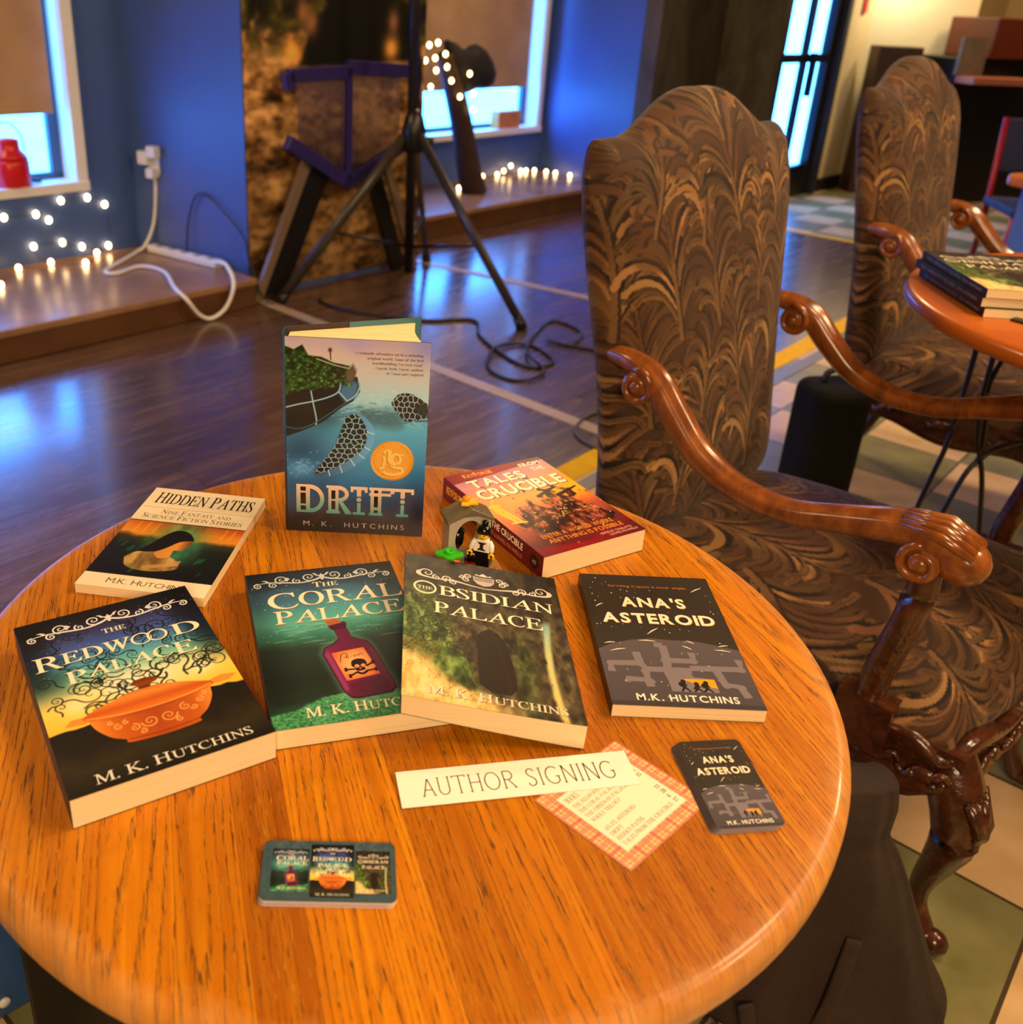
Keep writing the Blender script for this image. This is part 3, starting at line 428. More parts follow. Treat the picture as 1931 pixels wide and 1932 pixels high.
# windows
def window(name, t0, t1, nb, sill, head, shade_z, fw=0.055, glass_in=0.10, stile=0.05):
    f = RMB()
    f.box(t1 - fw, t1, nb - 0.19, nb + 0.02, sill, head); f.box(t0, t0 + fw, nb - 0.19, nb + 0.02, sill, head)
    f.box(t0, t1, nb - 0.19, nb + 0.03, sill - 0.03, sill + 0.012)
    f.box(t0, t1, nb - 0.19, nb + 0.02, head - fw, head)
    root = tag(rbuild(f, name, M_WHITE, bevel=0.004), kind='structure')
    f = RMB(); a, b = t0 + fw, t1 - fw
    f.box(b - stile, b, nb - glass_in - 0.03, nb - glass_in, sill + 0.012, head - fw); f.box(a, a + stile, nb - glass_in - 0.03, nb - glass_in, sill + 0.012, head - fw)
    f.box(a, b, nb - glass_in - 0.03, nb - glass_in, sill + 0.012, sill + 0.04)
    rbuild(f, 'window_sash', M_SASH, root)
    f = RMB(); f.box(a + stile, b - stile, nb - glass_in - 0.016, nb - glass_in - 0.012, sill + 0.04, head - fw)
    rbuild(f, 'window_pane', M_GLASS, root)
M_SASH = mat('window_sash_paint', rgb(62, 92, 108), 0.5, var=0.05)
window('window_1', W1[0], W1[1], NB, SILL, HEAD, 0.77)
window('window_2', W2[0], W2[1], NB2, SILL2, HEAD, 0.77)
# pale pavement outside
f = RMB(); f.add([(-8, -14, -0.05), (14, -14, -0.05), (14, -6.3, -0.05), (-8, -6.3, -0.05)], [(0, 1, 2, 3)])
tag(rbuild(f, 'ground_outside', M_SNOW), kind='structure')

# glazed double door
DN, DT0, DT1 = -2.99, 6.97, 7.93
f = RMB()
f.box(DT0, DT0 + 0.07, DN - 0.06, DN, 0, 2.35); f.box(DT1 - 0.09, DT1, DN - 0.06, DN, 0, 2.35)
f.box(DT0, DT1, DN - 0.06, DN, 2.25, 2.35); f.box(DT0, DT1, DN - 0.05, DN - 0.005, 0, 0.24)
mc = 0.5 * (DT0 + DT1)
f.box(mc - 0.025, mc + 0.025, DN - 0.05, DN - 0.005, 0.2, 2.3)
f.box(DT0, DT1, DN - 0.05, DN - 0.005, 0.98, 1.04); f.box(DT0, DT1, DN - 0.05, DN - 0.005, 1.72, 1.77)
door = tag(rbuild(f, 'door_1', M_BLACKM, bevel=0.003), kind='structure')
f = RMB(); f.box(DT0 + 0.06, DT1 - 0.08, DN - 0.03, DN - 0.025, 0.22, 2.26); rbuild(f, 'door_glass', M_GLASS, door)
f = RMB(); f.box(mc + 0.04, mc + 0.06, DN, DN + 0.05, 0.75, 1.05); rbuild(f, 'door_handle', M_BLACKM, door)
f = RMB(); f.box(7.93, 8.0, -3.0, -2.94, 0, 2.4); tag(rbuild(f, 'trim_3', mat('dark_jamb_paint', rgb(46, 46, 52), 0.5, var=0.05)), kind='structure')
f = RMB(); f.box(8.0, 12.5, -2.98, -2.955, 0, 0.10); tag(rbuild(f, 'baseboard_right', mat('black_baseboard', rgb(24, 22, 18), 0.5, var=0.1)), kind='structure')

# tape and strips on the floor
M_TAPEG = mat('grey_floor_strip', rgb(170, 150, 136), 0.35, var=0.06, vs=8)
M_TAPEY = mat('yellow_tape', rgb(250, 196, 2), 0.75, spec=0.15, var=0.08, vs=20)
def strip(name, a, b, wd, m, label, cat, grp=None, z=0.0025):
    a = Vector(a); b = Vector(b); d = (b - a).normalized(); s = Vector((-d.y, d.x, 0)) * wd / 2
    mb = MB(); pts = [(a + s)[:2], (b + s)[:2], (b - s)[:2], (a - s)[:2]]
    mb.prism([tuple(p) for p in pts], 0.0004, z)
    o = mb.build(name, m); tag(o, label, cat, grp); return o
strip('yellow_floor_tape', RP(-3, -1.345), RP(4.9, -1.385), 0.08, M_TAPEY, 'long yellow tape where the dark planks meet the tiles, passing behind the armchairs', 'tape')
strip('yellow_floor_tape', RP(6.36, -2.7), RP(6.36, -1.5), 0.05, M_TAPEY, 'short yellow tape crossing the far floor between the two armchair backs', 'tape')
strip('floor_trim_strip', RP(-3, -1.30), RP(6.3, -1.285), 0.05, mat('grey_transition_strip', rgb(128, 124, 118), 0.4, var=0.06), 'narrow grey transition strip running beside the long yellow tape', 'floor strip')
# ------------------------------------------------------------------ small raster painter (print art and woven cloth live in vertex colours)
def vnoise(x, y, seed=0):
    xi = np.floor(x).astype(np.int64); yi = np.floor(y).astype(np.int64); xf = x - xi; yf = y - yi
    def h(a, b):
        k = (a * 374761393 + b * 668265263 + seed * 974711) & 0xffffffff
        k = ((k ^ (k >> 13)) * 1274126177) & 0xffffffff
        return ((k ^ (k >> 16)) & 0xffff) / 65535.0
    u = xf * xf * (3 - 2 * xf); v = yf * yf * (3 - 2 * yf)
    return (h(xi, yi) * (1 - u) + h(xi + 1, yi) * u) * (1 - v) + (h(xi, yi + 1) * (1 - u) + h(xi + 1, yi + 1) * u) * v
def fbm(x, y, seed=0, o=4):
    t = 0; a = 0.5; s = 0
    for i in range(o):
        t = t + a * vnoise(x, y, seed + i); s += a; a *= 0.5; x = x * 2.03 + 3.1; y = y * 2.03 + 7.7
    return t / s
def sstep(a, b, x):
    t = np.clip((x - a) / (b - a), 0, 1); return t * t * (3 - 2 * t)
def gradient(v, stops):
    """stops: [(pos, S(..)), ...] ascending"""
    p = [s[0] for s in stops]
    return np.stack([np.interp(v, p, [s[1][k] for s in stops]) for k in range(3)], -1)
class Ras:
    def __init__(s, W, H, px):
        s.W, s.H = W, H
        s.nx = int(round(W / px)) + 1; s.ny = int(round(H / px)) + 1
        s.px = W / (s.nx - 1); s.py = H / (s.ny - 1)
        s.X, s.Y = np.meshgrid(np.linspace(0, W, s.nx), np.linspace(0, H, s.ny))
        s.U = s.X / W; s.V = s.Y / H
        s.C = np.zeros((s.ny, s.nx, 3))
    def _win(s, x0, x1, y0, y1):
        i0 = max(0, int(x0 / s.px) - 1); i1 = min(s.nx, int(x1 / s.px) + 3)
        j0 = max(0, int(y0 / s.py) - 1); j1 = min(s.ny, int(y1 / s.py) + 3)
        return (slice(j0, j1), slice(i0, i1)) if i1 > i0 and j1 > j0 else None
    def blend(s, w, a, col):
        c = s.C[w]
        if callable(col): col = col(s.X[w], s.Y[w])
        s.C[w] = c + (np.asarray(col) - c) * a[..., None]
    def stroke(s, pts, r, col, a=1.0, soft=None):
        P = np.asarray(pts, float); n = len(P)
        R = np.full(n, r, float) if np.isscalar(r) else np.asarray(r, float)
        soft = soft or s.px
        m = R.max() + soft
        w = s._win(P[:, 0].min() - m, P[:, 0].max() + m, P[:, 1].min() - m, P[:, 1].max() + m)
        if w is None: return
        X, Y = s.X[w], s.Y[w]; D = np.full(X.shape, 1e9)
        for i in range(n - 1):
            ax, ay = P[i]; dx, dy = P[i + 1] - P[i]; L = dx * dx + dy * dy + 1e-12
            t = np.clip(((X - ax) * dx + (Y - ay) * dy) / L, 0, 1)
            D = np.minimum(D, np.hypot(X - ax - t * dx, Y - ay - t * dy) - (R[i] + t * (R[i + 1] - R[i])))
        s.blend(w, a * np.clip(0.5 - D / soft, 0, 1), col)
    def poly(s, pts, col, a=1.0, soft=None):
        P = np.asarray(pts, float); soft = soft or s.px
        w = s._win(P[:, 0].min() - soft, P[:, 0].max() + soft, P[:, 1].min() - soft, P[:, 1].max() + soft)
        if w is None: return
        X, Y = s.X[w], s.Y[w]; D = np.full(X.shape, 1e9); ins = np.zeros(X.shape, bool); n = len(P)
        for i in range(n):
            ax, ay = P[i]; bx, by = P[(i + 1) % n]; dx, dy = bx - ax, by - ay; L = dx * dx + dy * dy + 1e-12
            t = np.clip(((X - ax) * dx + (Y - ay) * dy) / L, 0, 1)
            D = np.minimum(D, np.hypot(X - ax - t * dx, Y - ay - t * dy))
            if dy != 0: ins ^= ((ay > Y) != (by > Y)) & (X < dx * (Y - ay) / dy + ax)
        D = np.where(ins, -D, D)
        s.blend(w, a * np.clip(0.5 - D / soft, 0, 1), col)
    def blob(s, x, y, rx, ry, col, a=1.0, p=1.0):
        w = s._win(x - 2.5 * rx, x + 2.5 * rx, y - 2.5 * ry, y + 2.5 * ry)
        if w is None: return
        d = ((s.X[w] - x) / rx) ** 2 + ((s.Y[w] - y) / ry) ** 2
        s.blend(w, a * np.exp(-d * p), col)
def spiral(cx, cy, r, a0, turns, n=26, shrink=0.92):
    """curl that starts on the rim at angle a0 (degrees) and winds in"""
    t = np.linspace(0, 1, n); a = math.radians(a0) + turns * 2 * math.pi * t; rr = r * (1 - shrink * t)
    return np.stack([cx + rr * np.cos(a), cy + rr * np.sin(a)], 1)
def taper(n, a, b): return np.linspace(a, b, n)

# ------------------------------------------------------------------ lettering
_GL = {}
def _load():
    for rec in GLYPHS.split('~'):
        ch, rest = rec[0], rec[1:]
        d = lambda q: (ord(q[0]) - 40) * 26 + ord(q[1]) - 97 - 100
        wd = d(rest[:2]) / 200.0; cs = []
        for c in rest[2:].split('|'):
            v = [d(c[i:i + 2]) / 200.0 for i in range(0, len(c), 2)]
            cs.append([(v[i], v[i + 1]) for i in range(0, len(v), 2)])
        _GL[ch] = (wd, cs)
_CACHE = {}
def _tess(cs):
    tri = tessellate_polygon([[Vector((p[0], p[1], 0)) for p in c] for c in cs])
    v = np.array([p for c in cs for p in c], float)
    return v, [tuple(t) for t in tri]
def glyph(ch, font, bold=0.0):
    """(advance, verts, tris) with cap height 1"""
    k = (ch, font, bold)
    if k in _CACHE: return _CACHE[k]
    if ch == ' ': r = (0.42, np.zeros((0, 2)), [])
    elif font == 'serif':
        if not _GL: _load()
        if ch in _GL:
            wd, cs = _GL[ch]; v, t = _tess(cs); r = (wd + 0.06, v, t)
        else:
            box = {'.': [[(0, 0), (0.16, 0), (0.16, 0.16), (0, 0.16)]], ',': [[(0.03, -0.2), (0.15, 0.03), (0.15, 0.15), (0, 0.15), (0, 0.02), (0.06, 0)]],
                   "'": [[(0, 0.7), (0.06, 0.7), (0.14, 1.0), (0, 1.0)]], '"': [[(0, 0.7), (0.05, 0.7), (0.1, 1), (0, 1)], [(0.16, 0.7), (0.21, 0.7), (0.26, 1), (0.16, 1)]], '-': [[(0, 0.3), (0.7, 0.3), (0.7, 0.38), (0, 0.38)]]}[ch]
            v, t = _tess(box); r = (v[:, 0].max() + 0.12, v, t)
    else:
        cu = bpy.data.curves.new('glyph', 'FONT'); cu.body = ch; cu.size = 1.0; cu.resolution_u = 3; cu.offset = bold
        o = bpy.data.objects.new('glyph', cu); COL.objects.link(o)
        bpy.context.view_layer.update()
        me = o.evaluated_get(bpy.context.evaluated_depsgraph_get()).to_mesh()
        v = np.array([x.co[:2] for x in me.vertices], float).reshape(-1, 2); t = [tuple(p.vertices) for p in me.polygons]
        o.to_mesh_clear(); bpy.data.objects.remove(o); bpy.data.curves.remove(cu)
        if len(v):
            v = v / CAPH; x0 = v[:, 0].min(); v[:, 0] -= x0; r = (v[:, 0].max() + 0.13, v, t)
        else: r = (0.4, v, t)
    _CACHE[k] = r
    return r
CAPH = 1.0
def _caph():
    global CAPH
    _, v, _ = glyph('H', 'sans'); CAPH = v[:, 1].max() if len(v) else 0.7
    _CACHE.clear()
class Art:
    """vector shapes laid on a printed face, millimetres, y up; each new shape sits a hair above the last"""
    def __init__(s, W, H): s.W, s.H = W, H; s.v = []; s.f = []; s.c = []; s.z = 0.02
    def raw(s, v, f, col, dz=0.003):
        n = len(s.v); s.z += dz
        s.v += [(p[0], p[1], s.z) for p in v]; s.f += [tuple(i + n for i in q) for q in f]
        if callable(col): s.c += [tuple(col(p[0], p[1])) for p in v]
        else: s.c += [tuple(col)] * len(v)
    def poly(s, pts, col, holes=()):
        v, t = _tess([list(map(tuple, pts))] + [list(map(tuple, h)) for h in holes]); s.raw(v, t, col)
    def stroke(s, pts, r, col):
        P = np.asarray(pts, float); n = len(P); R = np.full(n, r, float) if np.isscalar(r) else np.asarray(r, float)
        T = np.gradient(P, axis=0); T /= np.linalg.norm(T, axis=1)[:, None] + 1e-9
        N = np.stack([-T[:, 1], T[:, 0]], 1) * R[:, None]
        s.raw(np.vstack([P + N, P - N]), [(i, i + 1, n + i + 1, n + i) for i in range(n - 1)], col)
    def disc(s, x, y, rx, col, ry=None, n=28):
        a = np.linspace(0, 2 * math.pi, n, endpoint=False); ry = ry or rx
        s.raw(np.stack([x + rx * np.cos(a), y + ry * np.sin(a)], 1), [tuple(range(n))], col)
    def text(s, txt, x0, x1, y, h, col, font='serif', bold=0.0, caps=None, track=0.0, skew=0.0, align=None, warp=None, shadow=None, thick=0.0):
        """fits txt between x0 and x1 (or, with align, keeps width = h*align) on baseline y with cap height h; caps: {index: factor} for bigger letters"""
        items = []; x = 0.0
        for i, ch in enumerate(txt):
            k = (caps or {}).get(i, 1.0)
            adv, v, t = glyph(ch, font, bold)
            items.append((x, v * k, t)); x += adv * k + track
        tot = max(x - track - 0.06, 1e-6)
        sx = (x1 - x0) / tot if align is None else h * align
        if align is not None and x1 is not None and x0 is None: x0 = x1 - sx * tot
        passes = ([(shadow[0], shadow[1], shadow[2])] if shadow else []) + [(0, 0, col)]
        for dx, dy, c in passes:
            V = []; F = []
            for gx, v, t in items:
                n = len(V)
                for p in v:
                    X = x0 + sx * (gx + p[0]) + skew * h * p[1] + dx; Y = y + h * p[1] + dy
                    if warp: X, Y = warp(X, Y)
                    V.append((X, Y))
                F += [tuple(i + n for i in q) for q in t]
            if V: s.raw(V, F, c)
            if thick and c is col:
                s.raw([(a + thick, b) for a, b in V], F, c, 0.001)
def print_mesh(name, ras, art, m, parent, place, extra=None):
    """printed face: colour grid + vector shapes in one mesh; place maps (N,3) mm -> local metres"""
    W, H = ras.W, ras.H
    G = np.stack([ras.X.ravel(), ras.Y.ravel(), np.zeros(ras.X.size)], 1)
    nx, ny = ras.nx, ras.ny
    i, j = np.meshgrid(np.arange(nx - 1), np.arange(ny - 1)); i = i.ravel(); j = j.ravel()
    F = np.stack([j * nx + i, j * nx + i + 1, (j + 1) * nx + i + 1, (j + 1) * nx + i], 1)
    V = [G]; C = [ras.C.reshape(-1, 3)]; faces = [F.ravel()]; starts = [np.full(len(F), 4)]; base = len(G)
    def addv(v, f, c):
        nonlocal base
        V.append(np.asarray(v, float)); C.append(np.asarray(c, float))
        faces.append(np.array([k + base for q in f for k in q])); starts.append(np.array([len(q) for q in f])); base += len(v)
    if art and art.v: addv(art.v, art.f, art.c)
    V2 = place(np.vstack(V))
    if extra:
        for v, f, c in extra: addv(v, f, [c] * len(v) if np.ndim(c) == 1 else c)
        V2 = np.vstack([V2] + V[-len(extra):])
    me = bpy.data.meshes.new(name)
    L = np.concatenate(faces).astype(np.int32); st = np.concatenate(starts)
    me.vertices.add(len(V2)); me.vertices.foreach_set('co', V2.astype(np.float32).ravel())
    me.loops.add(len(L)); me.loops.foreach_set('vertex_index', L)
    me.polygons.add(len(st)); me.polygons.foreach_set('loop_start', np.concatenate([[0], np.cumsum(st)[:-1]]).astype(np.int32))
    me.update(calc_edges=True); me.validate()
    me.materials.append(m)
    set_cols(me, np.vstack(C))
    return link(name, me, parent)
M_PRINT = mat_attr('printed_cover', 0.38, 0.4)
M_MATTE = mat_attr('printed_paper', 0.7, 0.2)
# ------------------------------------------------------------------ round oak table top
g = NT('oak_table_top', 0.32)
DIR = math.radians(106.0)
v = g.mapping(g.obj, rot=(0, 0, -DIR))                       # x runs along the boards, y across
o = g.xyz(v)
wob = g.noise(g.comb(0.0, g.math('MULTIPLY', o[1], 9.0), 0.0), 1.0, 1)
yy = g.math('ADD', g.math('ADD', o[1], 0.013), g.math('MULTIPLY', wob, 0.05))
brd = g.math('FLOOR', g.math('DIVIDE', yy, 0.041))
fy = g.math('FRACT', g.math('DIVIDE', yy, 0.041))
rnd = g.white(brd); rnd2 = g.white(g.math('ADD', brd, 37.3))
# flat-sawn arches: rings of a long ellipsoid, one centre per board
warp = g.noise(g.comb(g.math('MULTIPLY', o[0], 5.0), g.math('MULTIPLY', o[1], 16.0), rnd), 1.0, 4, 0.55)
cx = g.math('MULTIPLY_ADD', rnd2, 1.1, -0.55)
dx = g.math('MULTIPLY', g.math('SUBTRACT', o[0], cx), g.math('MULTIPLY_ADD', rnd, 0.045, 0.012))
dy = g.math('MULTIPLY', g.math('SUBTRACT', fy, g.math('MULTIPLY_ADD', rnd2, 0.7, 0.15)), 0.05)
rad = g.math('SQRT', g.math('ADD', g.math('MULTIPLY', dx, dx), g.math('MULTIPLY', dy, dy)))
ring = g.math('FRACT', g.math('MULTIPLY_ADD', rad, 190.0, g.math('MULTIPLY', warp, 2.0)))
early = g.ramp(ring, [(0.0, (1, 1, 1)), (0.16, (0.75, 0.75, 0.75)), (0.34, (0.0, 0.0, 0.0)), (0.93, (0, 0, 0)), (1.0, (1, 1, 1))])
early = g.xyz(early)[0]
# short pores, elongated along the grain, crowded in the early wood
pn = g.noise(g.comb(g.math('MULTIPLY', o[0], 62.0), g.math('MULTIPLY', o[1], 1350.0), rnd), 1.0, 2, 0.5, 0.3)
pore = g.math('GREATER_THAN', g.math('MULTIPLY_ADD', early, 0.17, pn), 0.675)
pl_ = g.noise(g.comb(g.math('MULTIPLY', o[0], 62.0), g.math('MULTIPLY', g.math('ADD', o[1], 0.00055), 1350.0), rnd), 1.0, 2, 0.5, 0.3)
glint = g.math('GREATER_THAN', g.math('MULTIPLY_ADD', early, 0.17, pl_), 0.70)
streak = g.noise(g.comb(g.math('MULTIPLY', o[0], 4.0), g.math('MULTIPLY', o[1], 130.0), rnd2), 1.0, 4, 0.6)
blotch = g.noise(g.obj, 5.0, 3)
base = g.ramp(streak, [(0.25, rgb(166, 93, 2)), (0.5, rgb(196, 117, 4)), (0.78, rgb(218, 144, 12))])
tint = g.ramp(rnd, [(0, (0.70, 0.60, 0.5)), (0.4, (0.93, 0.9, 0.88)), (1, (1.12, 1.12, 1.1))])
c = g.mix(1.0, base, tint, 'MULTIPLY')
c = g.mix(g.math('MULTIPLY', early, 0.45), c, rgb(158, 84, 4))
c = g.mix(g.math('MULTIPLY', glint, 0.4), c, rgb(240, 178, 70))  # specular highlights along the pores, painted into the colour
c = g.mix(g.math('MULTIPLY', pore, 0.85), c, rgb(88, 42, 6))
c = g.mix(g.math('MULTIPLY', g.math('LESS_THAN', fy, 0.02), 0.55), c, rgb(120, 58, 14))
# rubbed, paler rim
oo = g.xyz(g.obj)
rr = g.math('SQRT', g.math('ADD', g.math('MULTIPLY', oo[0], oo[0]), g.math('MULTIPLY', oo[1], oo[1])))
worn = g.ramp(g.math('ADD', rr, g.math('MULTIPLY', g.math('SUBTRACT', g.noise(g.obj, 38.0, 5, 0.65), 0.5), 0.05)), [(0.352, (0, 0, 0)), (0.374, (0.5, 0.5, 0.5))])
c = g.mix(g.xyz(worn)[0], c, rgb(214, 160, 98))
g.col(c)
g.b.inputs['Coat Weight'].default_value = 0.12
g.b.inputs['Specular IOR Level'].default_value = 0.28
g.val(g.b.inputs['Roughness'], g.math('MULTIPLY_ADD', blotch, 0.2, 0.3))
g.bump(g.math('MULTIPLY_ADD', pore, -0.8, g.math('MULTIPLY', streak, 0.35)), 0.5, 0.0011)
M_OAK = g.m
M_PED = mat('black_painted_steel', rgb(14, 12, 11), 0.45, var=0.15)

TC = (-0.007, 0.698); TR = 0.372; TZ = 0.74
table = thing('round_table', 'round orange oak pedestal table spread with books, closest to the viewer', 'table', (TC[0], TC[1], 0))
mb = MB()
pr = [(0.001, TZ - 0.034), (TR - 0.05, TZ - 0.034), (TR - 0.012, TZ - 0.034), (TR - 0.004, TZ - 0.030), (TR, TZ - 0.022), (TR, TZ - 0.012)]
pr += [(TR - 0.012 + 0.012 * math.cos(a), TZ - 0.012 + 0.012 * math.sin(a)) for a in np.linspace(0.15, math.pi / 2, 7)]
pr += [(TR - 0.05, TZ), (0.2, TZ), (0.001, TZ)]
mb.lathe(pr, 128)
mb.build('table_top', M_OAK, table)
mb = MB(); mb.lathe([(0.001, 0.0), (0.26, 0.0), (0.265, 0.012), (0.25, 0.024), (0.06, 0.04), (0.045, 0.06), (0.045, 0.62), (0.06, 0.66), (0.06, TZ - 0.034), (0.001, TZ - 0.034)], 48)
mb.build('pedestal', M_PED, table)
mb = MB(); mb.box(-0.24, 0.24, -0.03, 0.03, TZ - 0.064, TZ - 0.034); mb.box(-0.03, 0.03, -0.24, 0.24, TZ - 0.064, TZ - 0.034)
mb.build('top_bracket', M_PED, table, 0.003)

# ------------------------------------------------------------------ armchairs in figured velvet
def acanthus(W, H, px, seed, plumes, ang0=90.0):
    r = random.Random(seed)
    R = Ras(W, H, px)
    n = fbm(R.X / 40, R.Y / 110, seed)
    R.C[:] = gradient(n, [(0.2, S(38, 22, 11)), (0.5, S(60, 38, 20)), (0.8, S(80, 53, 28))])
    pal = [S(160, 116, 62), S(138, 96, 48), S(172, 124, 76), S(122, 86, 42), S(150, 112, 66), S(130, 84, 50)]
    for (x, y, L, ang, wd) in plumes:
        a = math.radians(ang); bend = r.uniform(-0.5, 0.5)
        t = np.linspace(0, 1, 26)
        aa = a + bend * t
        st = np.stack([x + np.cumsum(np.cos(aa)) * L / 26, y + np.cumsum(np.sin(aa)) * L / 26], 1)
        R.stroke(st, taper(26, wd * 0.5, wd * 0.14), S(64, 38, 20), 0.55, 14)
        lobes = []
        k = 0.04
        while k < 0.97:
            for sd in (1, -1): lobes.append((k, sd))
            k += r.uniform(0.05, 0.075)
        for k, sd in lobes:
            i = int(k * 25); p = st[i]; th = aa[i]
            ln = wd * (0.35 + 0.75 * math.sin(math.pi * min(1, 0.25 + 0.8 * k))) * r.uniform(0.75, 1.15)
            d0 = th + sd * r.uniform(0.28, 0.5); curl = sd * r.uniform(1.1, 2.3)
            q = np.linspace(0, 1, 11); da = d0 + curl * q ** 2.2
            pts = np.stack([p[0] + np.cumsum(np.cos(da)) * ln / 11, p[1] + np.cumsum(np.sin(da)) * ln / 11], 1)
            w0 = wd * r.uniform(0.04, 0.07)
            prof = w0 * (0.35 + 0.9 * q ** 1.2) * np.where(q > 0.86, 0.75, 1)
            sh = np.array([-math.sin(d0), math.cos(d0)]) * sd * -w0 * 0.9
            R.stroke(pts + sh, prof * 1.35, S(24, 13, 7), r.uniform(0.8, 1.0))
            c = pal[r.randrange(len(pal))] * r.uniform(0.55, 1.05)
            R.stroke(pts, prof * 0.92, c, 0.92)
            if r.random() < 0.55:
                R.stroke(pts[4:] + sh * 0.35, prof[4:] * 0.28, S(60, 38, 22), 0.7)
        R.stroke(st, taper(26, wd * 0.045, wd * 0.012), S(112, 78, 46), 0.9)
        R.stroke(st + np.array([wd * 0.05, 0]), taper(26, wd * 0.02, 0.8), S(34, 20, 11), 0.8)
    return R
def plume_rows(W, H, seed, wd, dx, dy, up=90, L=0):
    r = random.Random(seed); out = []; y = -0.25 * dy; k = 0
    while y < H + dy:
        x = (0.5 if k % 2 else 0.0) * dx - dx * 0.2
        while x < W + dx:
            out.append((x + r.uniform(-8, 8), y + r.uniform(-14, 14), (L or dy * 1.15) * r.uniform(0.9, 1.15), up + r.uniform(-16, 16), wd * r.uniform(0.85, 1.15)))
            x += dx
        y += dy * 0.62; k += 1
    return out
M_VELVET = mat_attr('figured_velvet', 0.75, 0.25, sheen=0.08, bump=0.15, bs=500)
M_CARVED = NT('carved_walnut', 0.24)
g = M_CARVED
nz = g.noise(g.mapping(g.obj, scale=(1, 1, 0.4)), 26.0, 5, 0.6, 1.2)
g.col(g.ramp(nz, [(0.25, rgb(84, 42, 16)), (0.55, rgb(138, 76, 30)), (0.8, rgb(170, 102, 46))]))
g.b.inputs['Coat Weight'].default_value = 0.35; g.b.inputs['Coat Roughness'].default_value = 0.15
M_CARVED = g.m
g = NT('carved_walnut_dark', 0.26)
nz = g.noise(g.obj, 40.0, 5, 0.6, 0.8)
g.col(g.ramp(nz, [(0.3, rgb(44, 22, 12)), (0.7, rgb(86, 44, 22))]))
g.b.inputs['Coat Weight'].default_value = 0.3
g.bump(g.noise(g.obj, 95.0, 2), 0.5, 0.003)
M_CARVED_D = g.m

